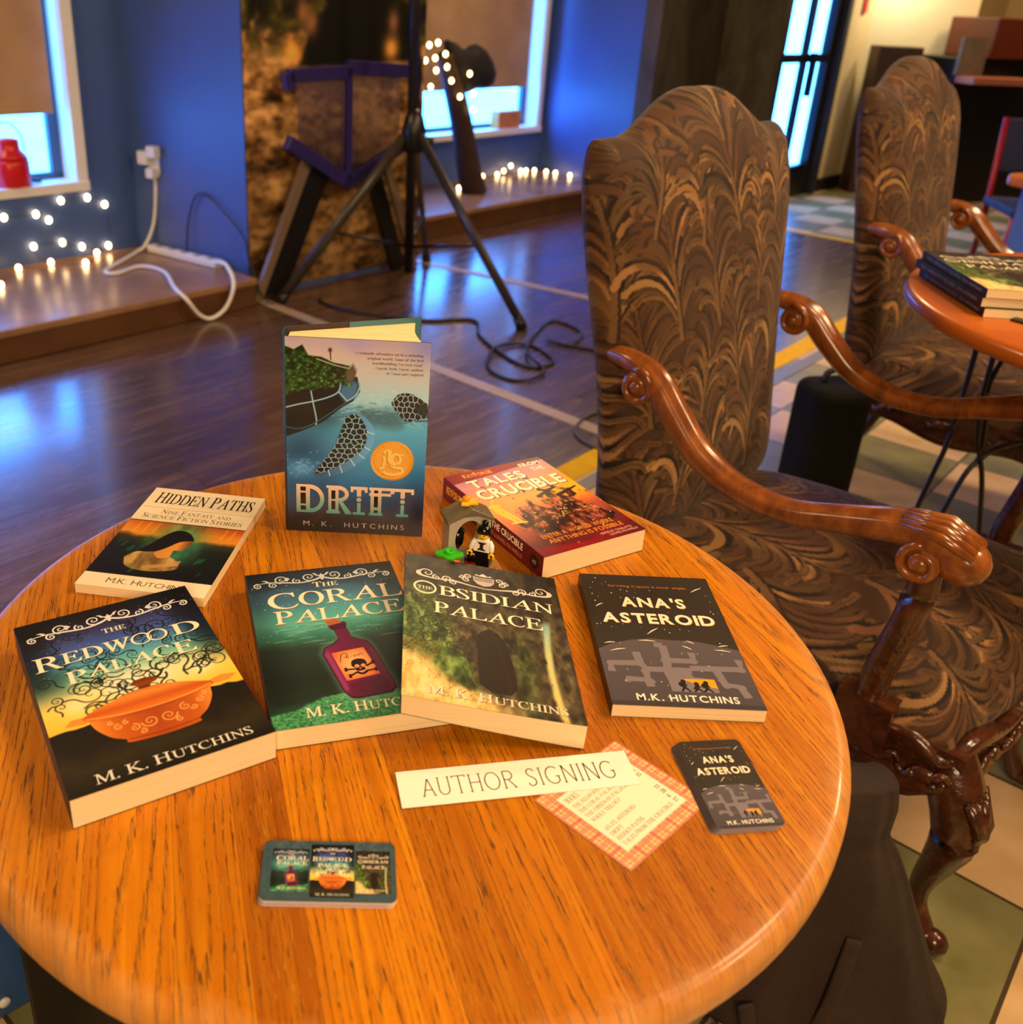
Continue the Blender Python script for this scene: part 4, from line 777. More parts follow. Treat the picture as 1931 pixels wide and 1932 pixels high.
def top_z(u):                                                   # camel-back crest
    a = np.abs(u)
    z = 1.083 + 0.067 * (1 - sstep(0.10, 0.74, a))
    return z - 0.05 * sstep(0.88, 1.0, a) ** 2
def lean(z): return -0.02 - 0.105 * np.clip((z - 0.42) / 0.7, 0, 1) ** 1.25
def dense(n, k=1.35):                                           # -1..1, closer near the ends
    t = np.linspace(-1, 1, n); return np.sign(t) * (1 - (1 - np.abs(t)) ** k)
def make_armchair(label):
    root = thing('armchair', label, 'armchair')
    # ---- backrest: one closed wrap, front panel then rear panel
    W, H = 640.0, 780.0
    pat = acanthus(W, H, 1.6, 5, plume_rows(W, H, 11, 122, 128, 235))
    def panel(D, nx, ny, p=5.0):
        U, Vv = np.meshgrid(dense(nx), (dense(ny) + 1) / 2)
        z0 = 0.40; zt = top_z(U); z = z0 + Vv * (zt - z0)
        hw = 0.292 + 0.026 * sstep(0.45, 0.95, Vv) - 0.012 * sstep(0.0, 0.3, Vv) * (1 - sstep(0.3, 0.7, Vv))
        x = U * hw - 0.014
        prof = np.power(np.clip(1 - np.abs(U) ** p, 0, 1), 0.5) * np.power(np.clip(1 - np.abs(2 * Vv - 1) ** 9, 0, 1), 0.5)
        y = lean(z) + D * prof + np.sign(D) * 0.012 * np.cos(U * 1.5) * prof
        return x, y, z, U, Vv
    def cols(x, z, nx, ny):
        i = np.clip(((0.31 - x) / 0.64 * (pat.nx - 1)).round().astype(int), 0, pat.nx - 1)
        j = np.clip(((z - 0.40) / 0.78 * (pat.ny - 1)).round().astype(int), 0, pat.ny - 1)
        return pat.C[j, i].reshape(-1, 3)
    nx, ny = 300, 400
    x, y, z, U, Vv = panel(0.062, nx, ny)
    V1 = np.stack([x.ravel(), y.ravel(), z.ravel()], 1); C1 = cols(x, z, nx, ny)
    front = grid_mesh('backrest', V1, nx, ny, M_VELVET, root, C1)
    x, y, z, U, Vv = panel(-0.036, 120, 160, 7.0)
    grid_mesh('backrest_rear', np.stack([x.ravel(), y.ravel(), z.ravel()], 1), 120, 160, M_VELVET, root, cols(x, z, 120, 160))
    # ---- seat cushion
    Ws, Hs = 660.0, 720.0
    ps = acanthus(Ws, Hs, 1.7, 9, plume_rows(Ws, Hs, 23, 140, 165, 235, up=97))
    nx, ny = 290, 300
    U, Vv = np.meshgrid(dense(nx, 1.5), (dense(ny, 1.4) + 1) / 2)
    hw = 0.262 + 0.048 * Vv
    fy = 0.59 + 0.035 * np.cos(U * math.pi * 0.9) * 0.6
    yb = -0.02
    x = U * hw * (1 - 0.07 * sstep(0.86, 1.0, Vv) ** 2); y = yb + Vv * (fy - yb)
    prof = np.power(np.clip(1 - np.abs(U) ** 5.5, 0, 1), 0.45) * np.power(np.clip(1 - np.abs(2 * Vv - 1) ** 8, 0, 1), 0.45)
    z = 0.368 + 0.082 * prof + 0.03 * (1 - U ** 2) * np.clip(1 - (2 * Vv - 1) ** 2, 0, 1)
    i = np.clip(((0.33 - x) / 0.66 * (ps.nx - 1)).round().astype(int), 0, ps.nx - 1)
    j = np.clip(((y + 0.05 + (0.45 - z)) / 0.72 * (ps.ny - 1)).round().astype(int), 0, ps.ny - 1)
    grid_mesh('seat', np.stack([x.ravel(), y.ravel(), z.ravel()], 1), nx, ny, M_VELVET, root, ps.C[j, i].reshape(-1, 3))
    # ---- wooden seat rail with a moulded lip and leafy carving
    mb = MB()
    path = [(0.245, -0.03), (0.262, 0.15), (0.285, 0.38), (0.296, 0.53), (0.275, 0.575), (0.14, 0.60), (0.0, 0.606), (-0.14, 0.60), (-0.275, 0.575), (-0.296, 0.53), (-0.285, 0.38), (-0.262, 0.15), (-0.245, -0.03)]
    sp = spline(path, 8)
    rail = [(-1.0, 0.9), (0.6, 1.0), (0.95, 0.78), (0.85, 0.55), (0.55, 0.42), (0.6, -0.35), (0.95, -0.6), (0.8, -1.0), (-0.9, -1.0)]
    mb.tube([(p[0], p[1], 0.335) for p in sp], [(0.014, 0.042 + 0.012 * math.cos(i * 0.55)) for i in range(len(sp))], prof=rail)
    mb.tube([(-0.245, -0.03, 0.335), (0.245, -0.03, 0.335)], [(0.015, 0.045)] * 2, prof=rail)
    for k in range(6, len(sp) - 6, 5):                           # applied leaf scrolls
        p = sp[k]; t = sp[k + 1] - sp[k - 1]; a = math.atan2(t[1], t[0]); nrm = Vector((t[1], -t[0], 0)).normalized()
        c = Vector((p[0], p[1], 0.333)) + nrm * 0.012
        mb.ball(c, 0.012, 10, 0, (1.6 if abs(nrm.x) < 0.5 else 0.6, 1.6 if abs(nrm.y) < 0.5 else 0.6, 1.0))
        tt = Vector((t[0], t[1], 0)).normalized()
        for sgn in (1, -1):
            pts = [tuple(c + tt * (sgn * (0.012 + 0.022 * q)) + Vector((0, 0, 0.012 * math.sin(q * 3.0 * sgn)))) for q in np.linspace(0, 1, 6)]
            mb.tube(pts, list(np.linspace(0.008, 0.003, 6)), 6)
    mb.build('seat_rail', M_CARVED_D, root)
    # ---- legs
    for sgn in (1, -1):
        mb = MB()
        pth = spline([(0.262, 0.562, 0.355), (0.275, 0.588, 0.31), (0.284, 0.606, 0.255), (0.272, 0.598, 0.19), (0.252, 0.585, 0.12), (0.243, 0.585, 0.07), (0.246, 0.602, 0.03), (0.248, 0.614, 0.012)], 5)
        rr = spline([(0.034,), (0.037,), (0.033,), (0.024,), (0.017,), (0.0145,), (0.018,), (0.016,)], 5)[:, 0]
        mb.tube([(sgn * p[0], p[1], p[2]) for p in pth], list(rr), 14)
        mb.box(sgn * 0.262 - 0.033, sgn * 0.262 + 0.033, 0.525, 0.59, 0.30, 0.375)
        mb.ball((sgn * 0.249, 0.622, 0.02), 0.0205, 14, 0, (1, 1.1, 1))
        for q in range(5):                                       # shell on the knee
            a = -0.7 + 0.35 * q
            mb.tube([(sgn * (0.285 + 0.012 * math.sin(a)) + 0.03 * math.sin(a), 0.622 - 0.012 * abs(a), 0.325), (sgn * 0.29 + 0.02 * math.sin(a), 0.634, 0.285), (sgn * 0.285 + 0.008 * math.sin(a), 0.626, 0.235)], [0.007, 0.010, 0.004], 8)
        mb.ball((sgn * 0.285, 0.632, 0.27), 0.012, 10); mb.ball((sgn * 0.28, 0.625, 0.222), 0.009, 10)
        mb.build('leg', M_CARVED_D, root)
        mb = MB()
        pth = spline([(0.225, -0.02, 0.35), (0.225, -0.03, 0.22), (0.228, -0.07, 0.1), (0.23, -0.12, 0.0)], 5)
        mb.tube([(sgn * p[0], p[1], p[2]) for p in pth], list(np.linspace(0.024, 0.016, len(pth))), 12)
        mb.build('leg', M_CARVED_D, root)
    # ---- arms
    D = lambda p, sgn: (sgn * p[0], p[1], p[2])
    prof = [(1.0, 0.05), (0.95, 0.45), (0.72, 0.72), (0.5, 0.70), (0.38, 0.92), (0, 1.0), (-0.38, 0.92), (-0.5, 0.70), (-0.72, 0.72), (-0.95, 0.45), (-1.0, 0.05), (-0.85, -0.5), (-0.4, -0.85), (0, -0.9), (0.4, -0.85), (0.85, -0.5)]
    for sgn in (1, -1):
        mb = MB()
        A = [(0.262, -0.05, 0.765), (0.272, 0.0, 0.764), (0.277, 0.045, 0.745), (0.281, 0.085, 0.705), (0.286, 0.14, 0.658), (0.291, 0.21, 0.632), (0.297, 0.29, 0.630), (0.302, 0.37, 0.652), (0.305, 0.44, 0.672), (0.306, 0.49, 0.674), (0.306, 0.525, 0.662)]
        Rr = [(0.014, 0.014), (0.019, 0.020), (0.023, 0.025), (0.024, 0.025), (0.0235, 0.022), (0.023, 0.020), (0.023, 0.019), (0.024, 0.021), (0.028, 0.025), (0.031, 0.028), (0.024, 0.022)]
        pts = spline(A, 7); rr = spline(Rr, 7)
        mb.tube([D(p, sgn) for p in pts], [tuple(q) for q in rr], prof=prof)
        # fluted swelling at the hand end
        mb.ball(D((0.306, 0.515, 0.655), sgn), 0.033, 18, 0, (0.92, 1.0, 0.95))
        for k in range(7):
            a = -1.0 + 2.0 * k / 6
            mb.tube([D((0.306 + 0.024 * math.sin(a), 0.44, 0.675 + 0.021 * math.cos(a)), sgn), D((0.306 + 0.031 * math.sin(a), 0.49, 0.672 + 0.028 * math.cos(a)), sgn), D((0.306 + 0.028 * math.sin(a), 0.53, 0.658 + 0.026 * math.cos(a)), sgn)], [0.004, 0.0075, 0.005], 8)
        mb.build('arm', M_CARVED, root)
        for (cy, cz, r0, xm, ho, st, tn, r2) in ((0.02, 0.735, 0.030, 0.274, 0.021, 100, -1.4, 0.024), (0.475, 0.642, 0.027, 0.306, 0.026, 90, 1.4, 0.023)):
            mb = MB(); s2 = spiral(cy, cz, r0, st, tn, 24, 0.72)      # scroll on both cheeks of the arm
            for side in (1, -1):
                mb.tube([D((xm + ho * side, p[0], p[1]), sgn) for p in s2], list(np.linspace(0.0065, 0.005, 24)), 8, up=(1, 0, 0))
                mb.ball(D((xm + ho * side, cy, cz), sgn), 0.011, 12, 0, (0.7, 1, 1))
            mb.tube([D((xm - ho - 0.001, cy, cz), sgn), D((xm + ho + 0.001, cy, cz), sgn)], r2, 18)
            mb.build('arm_volute', M_CARVED, root)
        mb = MB()
        S_ = spline([(0.306, 0.474, 0.645), (0.305, 0.480, 0.60), (0.303, 0.476, 0.545), (0.300, 0.466, 0.49), (0.298, 0.458, 0.44), (0.297, 0.455, 0.385)], 6)
        mb.tube([D(p, sgn) for p in S_], [(0.017 + 0.006 * math.sin(k / 30 * 3.1), 0.021) for k in range(len(S_))], prof=prof)
        mb.box(sgn * 0.297 - 0.026, sgn * 0.297 + 0.026, 0.420, 0.495, 0.335, 0.415)
        for k in range(4):
            z = 0.455 + 0.022 * k
            mb.ball(D((0.316, 0.462 + 0.006 * k, z + 0.01), sgn), 0.009, 8, 0, (0.7, 1, 1.4))
        mb.build('arm_support', M_CARVED_D, root)
    return root
chair = make_armchair('brown figured velvet armchair with carved arms, close beside the round book table')
chair.location = (0.51, 1.61, 0); chair.rotation_euler = (0, 0, math.radians(227))
chair2 = copy_tree(chair)
chair2['label'] = 'brown figured velvet armchair farther back, behind the stack of dark-spined books'
chair['group'] = chair2['group'] = 'matching velvet armchairs'
chair2.location = (1.325, 2.63, 0); chair2.rotation_euler = (0, 0, math.radians(228)); chair2.scale = (1.03,) * 3
# ------------------------------------------------------------------ things along the window wall
def rtube(mb, pts, r, seg=8, **k): mb.tube([tuple(RP(*p)) for p in pts], r, seg, **k)
# roller shades
g = NT('woven_shade', 0.9)
o = g.xyz(g.obj); wv = g.math('MULTIPLY', g.math('SINE', g.math('MULTIPLY', o[2], 900.0)), 0.5)
g.col(g.ramp(g.math('ADD', g.noise(g.obj, 4.0, 3), g.math('MULTIPLY', wv, 0.1)), [(0.3, rgb(176, 138, 98)), (0.7, rgb(200, 162, 118))]))
tr = g.n('ShaderNodeBsdfTranslucent'); tr.inputs[0].default_value = (*rgb(150, 112, 74), 1)
mx = g.n('ShaderNodeMixShader'); mx.inputs[0].default_value = 0.14
g.l(g.b.outputs[0], mx.inputs[1]); g.l(tr.outputs[0], mx.inputs[2]); g.l(mx.outputs[0], g.t.nodes['Material Output'].inputs[0])
M_SHADE = g.m
for (t0, t1, n, z, lab) in ((W1[0] + 0.06, W1[1] - 0.10, NB - 0.05, 0.765, 'tan roller shade half lowered over the window above the red tin'), (W2[0] + 0.06, W2[1] - 0.13, NB2 - 0.05, 0.745, 'tan roller shade half lowered over the window beyond the tripod')):
    root = thing('roller_shade', lab, 'window shade', RP(t0, n, z), ROOM_ANG, 'roller shades')
    L = t1 - t0; Hh = HEAD - 0.06 - z
    mb = MB(); mb.box(0, L, -0.002, 0.002, 0, Hh); mb.build('shade_cloth', M_SHADE, root)
    mb = MB(); mb.box(0, L, -0.008, 0.008, -0.012, 0.014); mb.build('hem_bar', M_SHADE, root, 0.003)
    mb = MB(); mb.tube([(0, 0.02, Hh - 0.03), (L, 0.02, Hh - 0.03)], 0.03, 14); mb.build('roller', M_WHITE, root)
# red tin on the first sill
M_RED = mat('red_enamel', rgb(206, 20, 26), 0.3, var=0.08)
root = thing('red_tin', 'red enamel tin with a lid and handle on the left window sill', 'tin', RP(1.955, NB - 0.035, SILL + 0.0125))
mb = MB(); mb.lathe([(0.001, 0), (0.075, 0), (0.08, 0.005), (0.08, 0.10), (0.074, 0.112), (0.001, 0.112)], 28); mb.build('body', M_RED, root)
mb = MB(); mb.lathe([(0.078, 0.112), (0.07, 0.13), (0.05, 0.15), (0.048, 0.185), (0.05, 0.19), (0.02, 0.2), (0.001, 0.2)], 28); mb.build('lid', M_RED, root)
mb = MB(); mb.tube([(0.075 * math.cos(a) * TX, 0.075 * math.cos(a) * TY, 0.14 + 0.12 * math.sin(a)) for a in np.linspace(0, math.pi, 16)], 0.003, 6); mb.build('handle', M_BLACKM, root)
mb = MB(); mb.tube([tuple(Vector((TX, TY, 0)) * d + Vector((0, 0, z))) for d, z in ((0.078, 0.02), (0.10, 0.012), (0.13, 0.01))], 0.009, 8); mb.build('tap', M_BLACKM, root)
# string lights
M_BULB = mat('warm_bulb', rgb(255, 214, 140), 0.4, emit=(1.0, 0.62, 0.26), es=14.0)
M_WIRE = mat('thin_wire', rgb(60, 44, 28), 0.5, var=0.1)
def lights(label, pts, order=None, r=0.0125):
    root = thing('string_lights', label, 'string lights', (0, 0, 0), 0, 'warm string lights')
    P = [Vector(RP(*p)) for p in pts]
    q = P if order is None else [P[i] for i in order]
    mb = MB()
    sp = spline([tuple(p) for p in q], 5); mb.tube([tuple(p) for p in sp], 0.0016, 5); mb.build('wire', M_WIRE, root)
    for p in P:
        mb = MB(); mb.ball((0, 0, 0), r, 10, 0, (1, 1, 1.25)); b = mb.build('bulb', M_BULB, root); b.location = p + Vector((0, 0, 0.002))
lights('warm string lights strewn on the ledge under the left window', [(1.875, -4.085, 0.346), (2.019, -4.085, 0.343), (2.075, -4.085, 0.311), (2.142, -4.085, 0.389), (2.271, -4.085, 0.389), (2.355, -4.085, 0.349), (2.354, -4.085, 0.158), (2.22, -4.085, 0.172), (2.127, -4.085, 0.204), (1.99, -4.085, 0.205), (2.026, -4.017, 0.142), (2.272, -4.051, 0.142), (2.138, -3.918, 0.142), (1.872, -4.008, 0.142), (1.694, -3.804, 0.142)])
# dark decoration wrapped with lights
root = thing('wrapped_post', 'curved dark post with a black rounded top, wound with fairy lights before the far window', 'decoration', RP(5.02, -4.05, 0.1405))
o0 = Vector(RP(5.02, -4.05, 0.1405))
def loc(t, n, z): return tuple(Vector(RP(t, n, z)) - o0)
mb = MB(); sp = spline([loc(5.02, -4.05, 0.1405), loc(4.967, -4.05, 0.242), loc(4.909, -4.05, 0.396), loc(4.852, -4.05, 0.56), loc(4.786, -4.05, 0.72), loc(4.714, -4.05, 0.874), loc(4.66, -4.05, 0.99)], 5)
mb.tube([tuple(p) for p in sp], list(np.linspace(0.085, 0.055, len(sp))), 14); mb.build('post', mat('dark_brown_bark', rgb(54, 34, 22), 0.7, var=0.3, vs=20, bump=0.5, bs=60), root)
cap = [(4.64, 1.068), (4.725, 1.021), (4.85, 1.013), (4.912, 1.045), (4.977, 1.015), (5.052, 0.945), (5.098, 0.867), (5.068, 0.805), (4.991, 0.782), (4.921, 0.808), (4.848, 0.764), (4.781, 0.781), (4.701, 0.904)]
mb = MB()
cy = np.array(cap).mean(0); V = []
for d, k in ((-0.07, 0.55), (-0.05, 0.9), (0.0, 1.0), (0.05, 0.9), (0.07, 0.55)):
    for t, z in cap: V.append(loc(cy[0] + (t - cy[0]) * k, -4.03 + d, cy[1] + (z - cy[1]) * k))
m_ = len(cap); F = [(i * m_ + k, i * m_ + (k + 1) % m_, (i + 1) * m_ + (k + 1) % m_, (i + 1) * m_ + k) for i in range(4) for k in range(m_)] + [tuple(range(m_)), tuple(range(4 * m_, 5 * m_))]
mb.add(V, F, 0, True); mb.build('rounded_top', mat('black_velvet', rgb(14, 10, 10), 0.8, var=0.2), root)
lights('warm string lights wound round the dark post and along the far ledge', [(4.418, -3.965, 1.038), (4.493, -3.965, 1.051), (4.563, -3.965, 0.99), (4.473, -3.965, 0.969), (4.389, -3.965, 0.957), (4.487, -3.965, 0.902), (4.582, -3.965, 0.92), (4.752, -3.93, 0.882), (4.628, -3.965, 0.843), (4.446, -3.965, 0.814), (4.714, -3.965, 0.751), (4.824, -3.955, 0.767), (4.833, -3.955, 0.675), (5.006, -4.175, 0.152), (5.057, -4.14, 0.152), (5.257, -4.233, 0.152), (5.42, -4.38, 0.20), (5.52, -4.39, 0.152), (5.676, -4.38, 0.152), (5.75, -4.38, 0.17), (5.83, -4.38, 0.20), (5.957, -4.38, 0.152), (6.01, -4.369, 0.152), (6.076, -4.341, 0.152), (6.108, -4.255, 0.152), (6.12, -4.179, 0.152), (6.12, -4.05, 0.152)], r=0.0125)
tag((lambda mb: (mb.box(5.70, 5.96, NB2 - 0.08, NB2 + 0.0, SILL2 + 0.0125, SILL2 + 0.13), rbuild(mb, 'amber_box', mat('amber_card', rgb(206, 132, 44), 0.5, var=0.2, vs=14), None, 0.008))[1])(MB()), 'small amber box on the sill of the window beyond the tripod', 'box')

# wall outlet with stacked plugs on the splayed blue return
M_PLASTW = mat('white_plastic', rgb(232, 232, 228), 0.35, var=0.02)
rd = Vector(RP(2.655, NF)) - Vector(RP(2.53, NB)); rd.normalize(); RA = math.atan2(rd.y, rd.x)
rp0 = Vector(RP(2.53, NB)) + rd * 0.14
root = thing('wall_outlet', 'white wall outlet crowded with plug adapters on the blue wall', 'outlet', (rp0.x, rp0.y, 0.545), RA + math.pi)
mb = MB(); mb.box(-0.035, 0.035, 0.0005, 0.007, -0.06, 0.06); mb.build('face_plate', M_PLASTW, root, 0.002)
for x, z, s in ((-0.025, 0.045, 0.026), (0.03, 0.015, 0.03), (-0.01, -0.05, 0.022)):
    mb = MB(); mb.box(x - s, x + s, 0.006, 0.05, z - s, z + s); mb.build('plug_adapter', M_PLASTW, root, 0.005)
root = thing('power_strip', 'white power strip and looping cord on the ledge under the outlet', 'power strip', (0, 0, 0))
a = Vector(RP(2.515, -3.98, 0.131)); b = Vector(RP(2.575, -3.53, 0.131)); d = (b - a).normalized(); s_ = Vector((-d.y, d.x, 0)) * 0.026
mb = MB(); mb.prism([tuple((p)[:2]) for p in (a + s_, b + s_, b - s_, a - s_)], 0.131, 0.165); mb.build('strip_body', M_PLASTW, root, 0.006)
for k in range(5):
    c = a + d * (0.06 + 0.085 * k); q = [tuple((c + d * u * 0.016 + s_ * v * 0.55)[:2]) for u, v in ((1, 1), (-1, 1), (-1, -1), (1, -1))]
    mb = MB(); mb.prism(q, 0.165, 0.1665); mb.build('socket', mat('grey_socket', rgb(150, 150, 150), 0.5), root)
mb = MB(); rtube(mb, spline([(2.555, -3.965, 0.49), (2.55, -3.96, 0.40), (2.54, -3.98, 0.26), (2.50, -4.0, 0.16), (2.44, -3.98, 0.140), (2.33, -3.90, 0.139), (2.14, -3.76, 0.139), (2.16, -3.70, 0.139), (2.30, -3.74, 0.139), (2.33, -3.60, 0.139), (2.22, -3.36, 0.139), (2.21, -3.262, 0.11), (2.26, -3.255, 0.04), (2.32, -3.25, 0.012), (2.40, -3.25, 0.05), (2.45, -3.262, 0.14), (2.475, -3.35, 0.20), (2.50, -3.45, 0.18), (2.572, -3.53, 0.15)], 7), 0.0085, 10)
mb.build('cord', M_PLASTW, root)
mb = MB(); rtube(mb, spline([(2.558, -3.75, 0.165), (2.575, -3.75, 0.30), (2.585, -3.70, 0.42), (2.60, -3.63, 0.435), (2.615, -3.53, 0.375), (2.635, -3.42, 0.28), (2.645, -3.39, 0.16), (2.66, -3.28, 0.006), (2.9, -3.2, 0.005)], 7), 0.004, 8)
tag(mb.build('black_cable', M_BLACKM), 'thin black cable arching over the blue wall from the power strip', 'cable')

# mural print on the column
MW, MH = 1120.0, 2960.0
Rm = Ras(MW, MH, 7.0)
n1 = fbm(Rm.X / 180, Rm.Y / 60, 71, 5); n2 = fbm(Rm.X / 60, Rm.Y / 60, 72, 4); n3 = fbm(Rm.X / 40 + Rm.Y / 160, Rm.Y / 26, 73, 3)
Rm.C[:] = gradient(n1 * 0.6 + n3 * 0.4, [(0.28, S(38, 26, 14)), (0.42, S(92, 64, 34)), (0.58, S(150, 112, 66)), (0.75, S(186, 144, 92))])
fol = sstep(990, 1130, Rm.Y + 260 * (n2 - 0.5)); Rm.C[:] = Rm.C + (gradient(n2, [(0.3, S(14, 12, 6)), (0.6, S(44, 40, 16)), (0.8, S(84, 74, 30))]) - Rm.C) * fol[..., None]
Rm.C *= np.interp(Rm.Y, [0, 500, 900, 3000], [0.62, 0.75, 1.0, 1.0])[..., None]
BKc = S(10, 9, 8)
Rm.poly([(300, 960), (380, 1130), (470, 1200), (500, 1500), (470, 1800), (620, 1850), (800, 1800), (830, 1500), (900, 1200), (1060, 1150), (1110, 900), (1080, 700), (1000, 980), (600, 960)], BKc, 1, 24)
for x, y in ((268, 1020), (880, 1035)): Rm.blob(x, y, 55, 60, S(206, 140, 60), 0.95, 1.3)
for x, y in ((330, 1180), (300, 1350), (890, 1150), (380, 1140)): Rm.blob(x, y, 40, 60, S(120, 82, 50), 0.9, 1.2)
Rm.blob(560, 1300, 120, 34, S(130, 112, 66), 0.7)
Rm.C *= 1.5
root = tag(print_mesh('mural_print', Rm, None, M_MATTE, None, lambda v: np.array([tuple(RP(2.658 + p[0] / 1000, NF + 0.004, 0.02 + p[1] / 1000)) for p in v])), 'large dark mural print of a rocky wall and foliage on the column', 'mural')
# purple frame of cords, hung on a grey-legged easel against the mural
M_PURP = mat('purple_stain', rgb(42, 32, 104), 0.4, var=0.15)
M_CORD = mat('mauve_cord', rgb(92, 74, 92), 0.7, var=0.2)
easel = thing('easel', 'black and grey trestle easel standing against the dark mural', 'easel', RP(3.15, -3.36, 0), ROOM_ANG)
M_GREYB = mat('grey_bar', rgb(120, 100, 80), 0.4, var=0.08)
for (x0, z0, x1, z1, wd, m_, y0) in ((-0.21, 0.60, -0.52, 0.0, 0.022, M_GREYB, -0.02), (0.28, 0.58, 0.52, 0.0, 0.022, M_GREYB, -0.02), (-0.13, 0.56, -0.42, 0.0, 0.075, M_BLACKM, 0.0), (0.20, 0.56, 0.42, 0.0, 0.045, M_BLACKM, 0.0)):
    d = Vector((x1 - x0, 0, z1 - z0)).normalized(); u = Vector((d.z, 0, -d.x)) * wd
    v = []
    for y in (y0 - 0.012, y0 + 0.012):
        for p in (Vector((x0, y, z0)) + u, Vector((x0, y, z0)) - u, Vector((x1, y, z1)) - u, Vector((x1, y, z1)) + u): v.append((p.x, p.y, max(0.0, p.z)))
    mb = MB(); mb.add(v, [(0, 1, 2, 3), (7, 6, 5, 4), (0, 4, 5, 1), (1, 5, 6, 2), (2, 6, 7, 3), (3, 7, 4, 0)])
    mb.build('leg', m_, easel)
mb = MB(); mb.box(-0.25, 0.32, -0.02, 0.0, 0.50, 0.56); mb.build('cross_bar', M_BLACKM, easel, 0.003)
fr = thing('cord_frame', 'purple wooden frame strung with vertical cords, pointed at its foot, before the mural', 'frame', RP(3.15, -3.31, 0), ROOM_ANG)
def bar2(p, q, wd, name='frame_bar', parent=fr, dep=0.018):
    d = Vector((q[0] - p[0], 0, q[1] - p[1])).normalized(); u = Vector((d.z, 0, -d.x)) * wd / 2; v = []
    for y in (-dep, dep):
        for e in (Vector((p[0], y, p[1])) + u, Vector((p[0], y, p[1])) - u, Vector((q[0], y, q[1])) - u, Vector((q[0], y, q[1])) + u): v.append(tuple(e))
    mb = MB(); mb.add(v, [(0, 1, 2, 3), (7, 6, 5, 4), (0, 4, 5, 1), (1, 5, 6, 2), (2, 6, 7, 3), (3, 7, 4, 0)]); return mb.build(name, M_PURP, parent, 0.003)
bar2((-0.34, 0.955), (0.01, 0.965), 0.055); bar2((0.0, 0.985), (0.42, 0.96), 0.06); bar2((0.0, 0.985), (0.005, 0.50), 0.035)
bar2((-0.35, 0.69), (0.01, 0.485), 0.06); bar2((0.0, 0.485), (0.36, 0.62), 0.055)
bar2((-0.345, 0.97), (-0.33, 0.90), 0.05)
for k in range(15):
    x = -0.285 + 0.0185 * k
    mb = MB(); mb.tube([(x, -0.004, 0.95), (x + 0.002, -0.004, 0.655 - 0.57 * (x + 0.285) * 0.98)], 0.0045, 6); mb.build('cord', M_CORD, fr)
for k in range(16):
    x = 0.035 + 0.02 * k
    mb = MB(); mb.tube([(x, -0.004, 0.955), (x, -0.004, 0.50 + 0.36 * x)], 0.0045, 6); mb.build('cord', M_CORD, fr)
# grey strips taped on the planks
strip('grey_floor_tape', (-0.802, 4.26, 0), (0.64, 2.853, 0), 0.06, M_TAPEG, 'grey tape strip running from the left easel foot towards the near armchair', 'tape', 'grey tape strips')
strip('grey_floor_tape', (-0.107, 5.118, 0), (0.86, 4.463, 0), 0.06, M_TAPEG, 'grey tape strip running from the right easel foot behind the tripod leg', 'tape', 'grey tape strips')
# tripod stand
TP = Vector((-0.10, 4.47, 0))
root = thing('tripod_stand', 'black metal tripod stand in front of the mural', 'tripod stand', tuple(TP))
mb = MB(); mb.tube([(0, 0, 0.10), (-0.02, 0, 1.4), (-0.03, 0, 1.9)], [0.022, 0.022, 0.018], 14); mb.build('pole', M_BLACKM, root)
mb = MB(); mb.lathe([(0.02, 0.64), (0.05, 0.65), (0.055, 0.74), (0.04, 0.80), (0.028, 0.82), (0.02, 0.83)], 20); mb.build('hub', M_BLACKM, root)
feet = [Vector((0.41, 3.97, 0.012)) - TP, Vector((-0.67, 4.19, 0.012)) - TP, Vector((-0.02, 5.10, 0.012)) - TP]
for f_ in feet:
    top = Vector((f_.x, f_.y, 0)).normalized() * 0.04; top.z = 0.72
    mb = MB(); mb.tube([tuple(top), tuple(f_)], [(0.014, 0.024)] * 2, 10); leg = mb.build('leg', mat('tripod_tube', rgb(58, 50, 40), 0.35, var=0.1), root)
    mb = MB(); mb.tube([tuple(f_ + (top - f_) * 0.05), tuple(f_ - Vector((0, 0, 0.01)))], [0.022, 0.026], 10); mb.build('rubber_foot', M_BLACKM, leg)
    m = top + (f_ - top) * 0.58
    mb = MB(); mb.tube([(0, 0, 0.22), tuple(m)], 0.008, 8); mb.build('brace', M_BLACKM, root)
mb = MB(); mb.tube([(0.05, 0, 0.70), (0.08, -0.02, 0.70)], 0.018, 10); mb.build('clamp_knob', M_BLACKM, root)
# black cable loops on the planks
mb = MB(); pts = [(-0.50, 4.24, 0.006), (-0.42, 4.16, 0.006), (-0.28, 4.08, 0.006), (-0.02, 4.02, 0.006), (0.20, 4.06, 0.006), (0.22, 3.85, 0.006), (0.30, 3.62, 0.006), (0.40, 3.48, 0.006), (0.50, 3.56, 0.006), (0.42, 3.75, 0.006), (0.28, 3.68, 0.014), (0.24, 3.45, 0.006), (0.34, 3.33, 0.006), (0.45, 3.42, 0.014), (0.40, 3.62, 0.018), (0.46, 3.9, 0.006), (0.56, 4.1, 0.006), (0.66, 3.95, 0.006), (0.60, 3.78, 0.006), (0.50, 3.80, 0.010), (0.70, 3.72, 0.006), (0.95, 3.66, 0.006)]
mb.tube([tuple(p) for p in spline(pts, 7)], 0.006, 8); tag(mb.build('stage_cable', mat('black_rubber', rgb(20, 16, 14), 0.5, var=0.1)), 'black cable lying in loops on the planks by the tripod foot', 'cable')
mb = MB(); mb.tube([tuple(p) for p in spline([(0.86, 3.4, 0.006), (0.72, 3.15, 0.006), (0.56, 3.02, 0.006), (0.50, 2.86, 0.006), (0.58, 2.74, 0.006), (0.75, 2.7, 0.006)], 7)], 0.005, 8)
